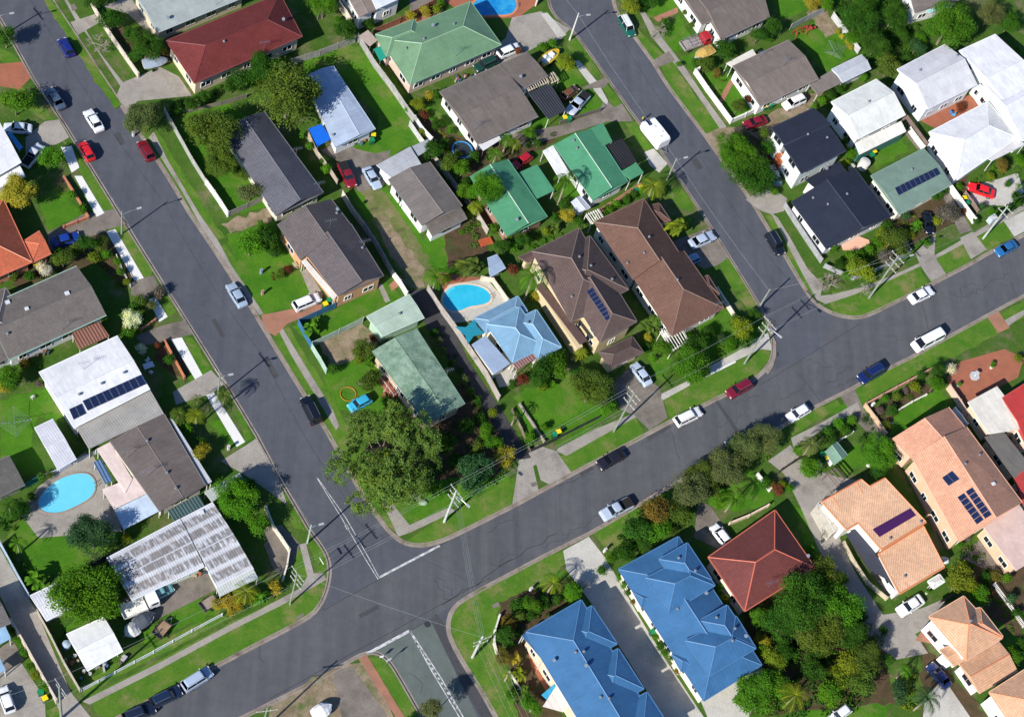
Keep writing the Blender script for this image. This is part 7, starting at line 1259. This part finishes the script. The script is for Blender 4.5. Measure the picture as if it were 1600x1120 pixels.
# ---------------------------------------------------------------- yard things
def wbin(x, y, lid, label):
    p = G(x, y, .7); t = thing('wheelie_bin', label, 'bin', (p.x, p.y, .13), R0.random()*.6, 'wheelie bins beside the houses')
    if 'wb' not in PROTO:
        b = MB(); b.box((0, 0, .5), (.62, .56, 1.0), 0, 0, 1.12); l = MB(); l.box((0, 0, 1.08), (.74, .70, .08)); h = MB(); h.tube((-.4, -.25, 1.0), (-.4, .25, 1.0), .03)
        w = MB(); w.tube((-.25, -.3, .1), (-.25, .3, .1), .1, n=8)
        PROTO['wb'] = [x_.mesh(n_, [M['plastic']]) for n_, x_ in (('bin_body', b), ('lid', l), ('handle', h), ('wheel', w))]
    for n_, me, c in zip(('bin_body', 'lid', 'handle', 'wheel'), PROTO['wb'], ((.01, .10, .05), lid, (.02, .02, .02), (.02, .02, .02))): place(n_, me, t, c)
YL, GL = (.80, .60, .01), (.01, .22, .08)
for i, (yx, yy, gx, gy, w) in enumerate([(55, 414, 61, 411, 'below the orange tiled porch'), (508, 477, 514, 471, 'at the tail of white long four wheel drive'), (630, 319, 626, 314, 'beside the grey cottage wall'), (882, 186, 889, 187, 'below the black patio roof'), (1195, 168, 1204, 166, 'by the white fence of brown roofed house'), (1365, 239, 1362, 244, 'on the lawn between white houses'), (1250, 339, 1254, 345, 'behind the grey picket fence'),
        (1506, 311, 1511, 319, 'in the brown bin enclosure'), (872, 676, 866, 680, 'behind the black front fence'), (1291, 716, 1285, 711, 'beside the little green garden shed'), (70, 1092, 64, 1082, 'at the end of the lower left garden strip'), (1025, 984, 1019, 988, 'on the townhouse hedge strip'), (1000, 295, 993, 299, 'by the brick path of green roof'), (583, 213, 581, 221, 'on the lawn below narrow grey roof')]):
    wbin(yx, yy, YL, 'yellow lidded wheelie bin '+w); wbin(gx, gy, GL, 'green lidded wheelie bin '+w)
def hoist(x, y, r, label):
    p = G(x, y, 1.7); t = thing('clothes_hoist', label, 'clothes line', (p.x, p.y, .13), R0.random()); m_ = MB(); m_.tube((0, 0, 0), (0, 0, 1.9), .04); lp('mast', m_, 'chrome', t)
    for k in range(4): a = k*math.pi/2; m_ = MB(); m_.tube((0, 0, 1.6), (math.cos(a)*r, math.sin(a)*r, 1.95), .03); lp('arm', m_, 'chrome', t)
    m_ = MB()
    for q in (.4, .6, .8, 1.0):
        for k in range(4): a, b_ = k*math.pi/2, (k+1)*math.pi/2; z = 1.6+.35*q; m_.tube((math.cos(a)*r*q, math.sin(a)*r*q, z), (math.cos(b_)*r*q, math.sin(b_)*r*q, z), .012, n=3)
    lp('line', m_, 'wire', t)
hoist(23, 660, 2.3, 'rotary clothes hoist on the lawn at left'); hoist(1303, 80, 2.1, 'rotary clothes hoist on the play lawn')
def ringthing(x, y, r, h, label, name, cat, col, mat_col=None):
    p = G(x, y, h); t = thing(name, label, cat, (p.x, p.y, .13)); m_ = MB(); k = 20
    for i in range(k): a, b_ = 2*math.pi*i/k, 2*math.pi*(i+1)/k; m_.tube((math.cos(a)*r, math.sin(a)*r, h), (math.cos(b_)*r, math.sin(b_)*r, h), .06 if h < .2 else .13, n=5, cap=False)
    lp('rim' if h > .2 else 'coil', m_, 'plastic', t, col)
    if mat_col:
        m_ = MB(); m_.quad([(math.cos(2*math.pi*i/k)*r, math.sin(2*math.pi*i/k)*r, h-.03) for i in range(k)]); lp('jumping_mat', m_, 'cloth', t, mat_col)
        for i in range(0, k, 4): m_ = MB(); a = 2*math.pi*i/k; m_.tube((math.cos(a)*r, math.sin(a)*r, 0), (math.cos(a)*r, math.sin(a)*r, h), .04); lp('leg', m_, 'chrome', t)
    return t
ringthing(722, 235, 1.6, .9, 'round blue rimmed trampoline in the garden beside brown roof', 'trampoline', 'trampoline', (.03, .22, .50), (.03, .04, .05))
ringthing(544, 616, 1.15, .1, 'orange garden hose laid in a ring on the lawn', 'garden_hose', 'hose', (.45, .20, .03))
def table_set(x, y, label, col, rz=0):
    p = G(x, y, .6); t = thing('outdoor_table', label, 'table', (p.x, p.y, .13), rz); m_ = MB(); m_.box((0, 0, .72), (1.5, .9, .05)); lp('table_top', m_, 'plastic', t, col)
    for a in (-.6, .6):
        for b_ in (-.35, .35): m_ = MB(); m_.tube((a, b_, 0), (a, b_, .7), .035); lp('leg', m_, 'plastic', t, col)
def chair(x, y, label, col, rz=0):
    p = G(x, y, .4); t = thing('garden_chair', label, 'chair', (p.x, p.y, .13), rz); m_ = MB(); m_.box((0, 0, .42), (.5, .5, .05)); lp('seat', m_, 'plastic', t, col); m_ = MB(); m_.box((-.26, 0, .72), (.05, .5, .55)); lp('backrest', m_, 'plastic', t, col)
    for a in (-.2, .2):
        for b_ in (-.2, .2): m_ = MB(); m_.tube((a, b_, 0), (a, b_, .42), .025); lp('leg', m_, 'plastic', t, col)
table_set(232, 572, 'white outdoor table on the shaded lawn beside the white solar roof', (.6, .62, .66), .5); chair(236, 582, 'white plastic chair below the shaded outdoor table', (.6, .62, .66), 1.2); chair(230, 564, 'white plastic chair above the shaded outdoor table', (.6, .62, .66), 4)
chair(1485, 176, 'blue garden chair in orange courtyard nearer the white gable', (.03, .17, .5), 1); chair(1489, 180, 'blue garden chair in orange courtyard nearer the hip roof', (.10, .38, .6), 3); chair(51, 621, 'pale garden chair alone on the left lawn', (.5, .5, .46), 2.4)
# play set, bench, potted fountain, rock, letterboxes, hydrants, street signs, tank
p = G(1250, 50, 1); t = thing('play_set', 'red timber play set with slide on the fenced lawn', 'play set', (p.x, p.y, .13), .5)
for a in (-1.1, 1.1):
    for s in (-.7, .7): m_ = MB(); m_.tube((a, s, 0), (a, 0, 2.1), .06); lp('leg', m_, 'plain', t, (.35, .04, .03))
m_ = MB(); m_.tube((-1.3, 0, 2.1), (1.3, 0, 2.1), .06); lp('top_beam', m_, 'plain', t, (.35, .04, .03))
for a in (-.5, .4): m_ = MB(); m_.tube((a-.2, 0, 2.1), (a-.2, 0, .6), .015, n=4); m_.tube((a+.2, 0, 2.1), (a+.2, 0, .6), .015, n=4); m_.box((a, 0, .58), (.45, .25, .05)); lp('swing', m_, 'plain', t, (.3, .05, .04))
m_ = MB(); m_.box((1.9, 0, 1.2), (1.0, 1.0, .12)); m_.box((2.9, 0, .7), (1.2, .5, .06), 0); lp('platform', m_, 'wood', t, (.35, .06, .04))
p = G(759, 378, .5); t = thing('sun_lounge', 'orange slatted timber sun lounge on the lawn by the pool', 'bench', (p.x, p.y, .13), .45)
for k in range(6): m_ = MB(); m_.box((0, -.55+.22*k, .45), (2.1, .17, .06)); lp('slat', m_, 'wood', t, (.45, .10, .04))
for a in (-.9, .9): m_ = MB(); m_.box((a, 0, .22), (.1, 1.2, .44)); lp('leg', m_, 'wood', t, (.40, .09, .04))
p = G(1524, 586, .6); t = thing('fountain', 'round grey stone fountain in the terracotta courtyard', 'fountain', (p.x, p.y, .13)); m_ = MB(); m_.tube((0, 0, 0), (0, 0, .3), .75, .8, 16); lp('basin', m_, 'wall', t, (.45, .46, .46)); m_ = MB(); m_.tube((0, 0, .3), (0, 0, 1.1), .15, .1); m_.tube((0, 0, 1.1), (0, 0, 1.2), .15, .4, 12); lp('bowl', m_, 'wall', t, (.5, .5, .5))
def pot(x, y, label, col=(.62, .62, .58), r=.32):
    p = G(x, y, .3); t = thing('plant_pot', label, 'pot', (p.x, p.y, .13)); m_ = MB(); m_.tube((0, 0, 0), (0, 0, .5), r*.75, r, 12); lp('pot_body', m_, 'wall', t, col)
    o = place('foliage', CROWN['s'][0], t, TC['B']); o.location = (0, 0, .65); o.scale = (.4, .4, .4)
pot(1497, 602, 'white pot with a round bush left of the fountain'); pot(1549, 574, 'white pot with leafy plant right of the fountain'); pot(1448, 926, 'small white pot at the end of the curved drive', r=.25)
def letterbox(x, y, label, col=(.6, .58, .55)):
    p = G(x, y, .6); t = thing('letterbox', label, 'letterbox', (p.x, p.y, .13), .5); m_ = MB(); m_.box((0, 0, .5), (.3, .3, 1.0)); lp('pillar', m_, 'wall', t, col); m_ = MB(); m_.box((0, 0, 1.1), (.42, .34, .22)); lp('mail_box', m_, 'plain', t, tuple(x_*.8 for x_ in col))
letterbox(208, 210, 'tiny letterbox near the olive hedge verge'); letterbox(1363, 633, 'white letterbox pillar at the walled garden corner', (.75, .74, .7)); letterbox(945, 860, 'white letterbox at the townhouse entry'); letterbox(410, 458, 'brown letterbox at the white wagon lawn', (.4, .25, .2)); letterbox(408, 425, 'small letterbox beside the flower border', (.25, .3, .4)); letterbox(829, 921, 'pale letterbox by the entry garden'); letterbox(357, 700, 'grey letterbox at the shaded drive')
def sign(x, y, label, plate, col, h=2.4, rz=0.):
    p = G(x, y, .13); t = thing('street_sign', label, 'sign', (p.x, p.y, .13), rz); m_ = MB(); m_.tube((0, 0, 0), (0, 0, h), .035); lp('post', m_, 'chrome', t)
    m_ = MB(); m_.box((plate/2-.1, 0, h-.1), (plate, .05, .2 if plate > .8 else .7)); lp('sign_plate', m_, 'plain', t, col)
sign(497, 883, 'street name sign with a white blade on the corner verge', 1.1, (.7, .72, .72), 2.6, -1.0); sign(602, 1040, 'give way sign on the green bottom verge', .7, (.6, .6, .6), 2.2, .5); sign(593, 1030, 'low sign at the bottom kerb corner', .5, (.7, .7, .7), 1.2, .2)
# tank, rocks, pot plants round the carport
def drum(x, y, r, h, label, col, name='water_tank', cat='tank'):
    p = G(x, y, h/2); t = thing(name, label, cat, (p.x, p.y, .13)); m_ = MB(); m_.tube((0, 0, 0), (0, 0, h), r, r, 16); lp('tank_body', m_, 'plain', t, col); m_ = MB(); m_.tube((0, 0, h), (0, 0, h+.15), r*.98, r*.3, 16); lp('tank_lid', m_, 'plain', t, tuple(x_*.85 for x_ in col))
drum(1349, 258, .9, 1.7, 'squat white tank between navy roof and small lawn', (.68, .66, .62)); drum(104, 1008, .55, .9, 'small blue-white drum beside the canvas carport', (.4, .5, .6)); drum(1330, 262, .5, 1.0, 'little cream tank beside the navy roof', (.6, .58, .5)); drum(125, 584, .01, .01, 'tiny cap', (.5, .5, .5)) if 0 else None
def rock(x, y, r, label, col=(.30, .36, .28)):
    p = G(x, y, .2); g = random.Random(int(x*7+y)); m_ = MB(); k = 9; rings = []
    for z, s in ((-.1, .9), (.2, 1), (.45, .7), (.55, .2)):
        rings.append([(math.cos(2*math.pi*i/k)*r*s*g.uniform(.8, 1.15), math.sin(2*math.pi*i/k)*r*s*.7*g.uniform(.8, 1.15), z*r) for i in range(k)])
    loft(m_, rings); o = place('boulder', m_.mesh('boulder', [M['wall']]), None, col); o.location = (p.x, p.y, .13); tag(o, label, 'rock'); LABELS.setdefault(label, []).append('boulder')
rock(652, 776, .9, 'pale green boulder at the foot of the gum tree'); rock(661, 785, .7, 'mossy boulder beside the casuarina', (.28, .38, .26)); rock(565, 600, .5, 'small stone beside the raised landing', (.3, .26, .24)); rock(1358, 727, .5, 'white stone edging beside the shed lawn', (.6, .58, .55)); rock(1366, 735, .45, 'second white stone edging beside the shed lawn', (.6, .58, .55)); rock(1279, 726, .7, 'pale rock at the driveway island', (.5, .45, .42)); rock(1475, 875, .9, 'white rock pile beside the garden tent', (.5, .52, .5)); rock(1392, 660, .4, 'stone beside the salmon house path', (.3, .28, .25))
def scrap(x, y, n, sp, label, seed):
    g = random.Random(seed); p = G(x, y, .3); t = thing('junk_pile', label, 'clutter', (p.x, p.y, .13), .45)
    for k in range(n):
        m_ = MB(); c = (g.uniform(-sp, sp), g.uniform(-.5, .5), .2); 
        if k % 2: m_.box((c[0], c[1], .25), (g.uniform(.2, .8), g.uniform(.15, .5), g.uniform(.2, .6)), g.random()*3)
        else: m_.tube((c[0], c[1], 0), (c[0], c[1], g.uniform(.25, .6)), .2, .21, 9)
        lp('junk_box' if k % 2 else 'flower_pot', m_, 'plain', t, g.choice([(.3, .1, .05), (.05, .06, .08), (.4, .4, .42), (.35, .28, .2), (.06, .12, .2), (.1, .09, .08)]))
scrap(160, 1042, 20, 3.2, 'row of pots and scrap below the canvas carport', 1); scrap(117, 1030, 12, 1.6, 'clutter of pots left of the canvas carport', 2); scrap(556, 224, 12, 2.4, 'clutter along the narrow grey house wall', 3); scrap(737, 118, 14, 3.0, 'building scrap below the faded green hip roof', 4); scrap(322, 890, 10, 2.2, 'timber and junk on rust house driveway', 5); scrap(607, 612, 8, 1.0, 'toys beside the raised landing', 6); scrap(640, 122, 8, .9, 'white boxes at the corner of faded green roof', 7); scrap(900, 338+218, 4, .8, 'pots by the chocolate porch', 8); scrap(60, 553, 10, 1.6, 'outdoor chairs and junk on the mint barge board terrace', 9)
for i, (px, c, sz, de, hg) in enumerate([
 ([(1190, 880), (1270, 870), (1380, 1010), (1385, 1060), (1330, 1120), (1180, 1120), (1195, 1000), (1180, 940)], 'D', .9, .5, .9), ([(1290, -10), (1420, -10), (1440, 90), (1400, 100), (1375, 120), (1300, 20)], 'D', .9, .5, .9), ([(780, 945), (880, 905), (912, 915), (905, 935), (815, 985), (795, 1030), (812, 1070), (835, 1115), (810, 1115), (785, 1050), (775, 990)], 'D', .6, .9, .6),
 ([(660, 690), (740, 650), (790, 730), (765, 750), (690, 760), (640, 750)], 'D', .6, .35, .5), ([(735, 280), (760, 350), (750, 400), (700, 340), (680, 250), (720, 245)], 'B', .6, .5, .6), ([(650, 200), (700, 205), (745, 235), (735, 270), (690, 270), (660, 235)], 'Y', .5, .6, .5), ([(745, 245), (840, 205), (850, 215), (770, 265)], 'D', .5, .9, .6),
 ([(800, 385), (880, 345), (925, 335), (930, 345), (870, 375), (820, 400)], 'B', .5, .8, .5), ([(940, 325), (1005, 293), (1010, 300), (950, 335)], 'B', .45, 1.2, .6), ([(1360, 640), (1440, 600), (1475, 590), (1478, 600), (1440, 625), (1400, 642), (1385, 678)], 'O', .45, .8, .4), ([(1385, 345), (1425, 330), (1440, 370), (1420, 390), (1385, 405), (1330, 440), (1300, 430), (1360, 385)], 'Y', .5, .7, .5),
 ([(1490, 290), (1510, 280), (1600, 240), (1600, 280), (1560, 275), (1520, 290)], 'B', .5, .7, .5), ([(50, 432), (100, 420), (160, 398), (150, 375), (180, 395), (200, 445), (190, 450), (150, 405), (60, 445)], 'O', .5, .9, .5), ([(0, 440), (60, 425), (60, 435), (5, 455)], 'R', .4, 1., .4), ([(0, 770), (40, 765), (50, 800), (20, 830), (0, 830)], 'D', .6, .8, .6), ([(0, 575), (60, 560), (70, 575), (20, 600), (0, 612)], 'B', .5, .9, .5),
 ([(20, 990), (28, 988), (78, 1075), (72, 1085)], 'B', .4, 1.4, .5), ([(205, 505), (235, 490), (245, 500), (215, 525), (195, 525)], 'Y', .45, 1., .5), ([(270, 165), (320, 145), (345, 130), (350, 140), (325, 160), (275, 182)], 'D', .55, 1.2, .8), ([(675, 515), (690, 512), (730, 590), (765, 665), (755, 668)], 'D', .45, .9, .5), ([(755, 660), (770, 655), (800, 715), (790, 735)], 'B', .5, .8, .7),
 ([(1500, 860), (1530, 850), (1560, 900), (1600, 990), (1590, 1000), (1545, 930), (1500, 900)], 'B', .5, .7, .5), ([(1390, 1050), (1440, 1050), (1450, 1110), (1390, 1110)], 'Y', .6, .6, .7), ([(960, 870), (1000, 850), (1060, 825), (1075, 790), (1045, 790), (1000, 800), (955, 850)], 'D', .7, .7, .9), ([(1050, 780), (1090, 730), (1180, 690), (1210, 700), (1190, 725), (1110, 775), (1080, 795)], 'O', .7, .6, .8),
 ([(1240, 700), (1300, 670), (1335, 655), (1345, 665), (1300, 690), (1270, 720), (1285, 740), (1250, 745)], 'D', .5, .8, .5), ([(1075, 575), (1100, 560), (1150, 520), (1180, 495), (1190, 505), (1150, 545), (1100, 575)], 'B', .5, .8, .5), ([(1110, 150), (1140, 100), (1150, 108), (1120, 160)], 'O', .35, 1., .4), ([(1200, 290), (1190, 225), (1205, 230), (1225, 280)], 'D', .5, .7, .6), ([(1345, 640), (1355, 650), (1385, 715), (1375, 730), (1350, 690)], 'D', .5, .8, .8),
 ([(420, 430), (470, 410), (475, 418), (428, 440)], 'R', .3, 1.4, .4), ([(495, 240), (505, 238), (520, 270), (512, 275)], 'B', .5, 1., .8), ([(855, 205), (870, 215), (800, 245), (790, 240)], 'D', .5, .9, .6), ([(20, 850), (45, 880), (60, 930), (40, 920), (12, 870)], 'B', .6, .6, .7), ([(170, 15), (200, 30), (245, 60), (225, 100), (205, 95), (185, 60)], 'D', .5, .4, .5)]):
    undergrowth(px, tuple(v*.95 for v in TC[c]), sz, de, hg, seed=i)
# ---------------------------------------------------------------- the cyclist in yellow beside the caravan
def person(x, y, label, shirt, rz=0):
    p = G(x, y, .8); t = thing('person', label, 'person', (p.x, p.y, .0), rz)
    V = [(0, 0, .95), (0, 0, 1.2), (0, 0, 1.42), (0, 0, 1.52), (0, 0, 1.62), (0, .02, 1.72), (-.09, 0, .9), (-.11, .04, .5), (-.12, -.02, .08), (-.12, .12, .05), (.09, 0, .9), (.12, -.03, .5), (.13, -.12, .08), (.13, .03, .05), (-.18, 0, 1.4), (-.26, 0, 1.13), (-.24, .14, .92), (-.24, .2, .86), (.18, 0, 1.4), (.27, .03, 1.15), (.22, .2, 1.0), (.2, .27, .97)]
    E_ = [(0, 1), (1, 2), (2, 3), (3, 4), (4, 5), (0, 6), (6, 7), (7, 8), (8, 9), (0, 10), (10, 11), (11, 12), (12, 13), (2, 14), (14, 15), (15, 16), (16, 17), (2, 18), (18, 19), (19, 20), (20, 21)]
    Rr = [.13, .12, .13, .055, .095, .085, .09, .06, .045, .04, .09, .06, .045, .04, .06, .045, .035, .03, .06, .045, .035, .03]
    me = bpy.data.meshes.new('person'); me.from_pydata(V, E_, []); o = bpy.data.objects.new('body', me); COL.objects.link(o); o.parent = t
    s = o.modifiers.new('skin', 'SKIN'); 
    for i, r in enumerate(Rr): me.skin_vertices[0].data[i].radius = (r, r)
    me.skin_vertices[0].data[0].use_root = True
    u = o.modifiers.new('sub', 'SUBSURF'); u.levels = u.render_levels = 2; me.materials.append(M['cloth']); o.color = (.10, .10, .14, 1)
    m_ = MB(); rings = []
    for z, a, b_ in ((.93, .17, .12), (1.15, .16, .125), (1.38, .20, .13), (1.46, .12, .09)): rings.append([(math.cos(k*math.pi/6)*a, math.sin(k*math.pi/6)*b_, z) for k in range(12)])
    loft(m_, rings); lp('vest', m_, 'cloth', t, shirt, True)
    m_ = MB(); rings = []
    for z, a in ((1.63, .105), (1.70, .112), (1.76, .09), (1.80, .03)): rings.append([(math.cos(k*math.pi/6)*a, .01+math.sin(k*math.pi/6)*a*1.15, z) for k in range(12)])
    loft(m_, rings); lp('hair', m_, 'cloth', t, (.05, .03, .02), True)
person(1004, 186, 'person in a yellow vest standing at the kerb beside the caravan', (.75, .65, .02), .6)
dup_ = {k: v for k, v in LABELS.items() if len(v) > 1}
if dup_: print('DUPLICATE LABELS', dup_)
for o in bpy.data.objects:
    if 'rz' in o.keys(): del o['rz']
    if o.parent is None and 'label' in o.keys() and not 4 <= len(o['label'].split()) <= 16: print('LABEL LENGTH', o['label'])
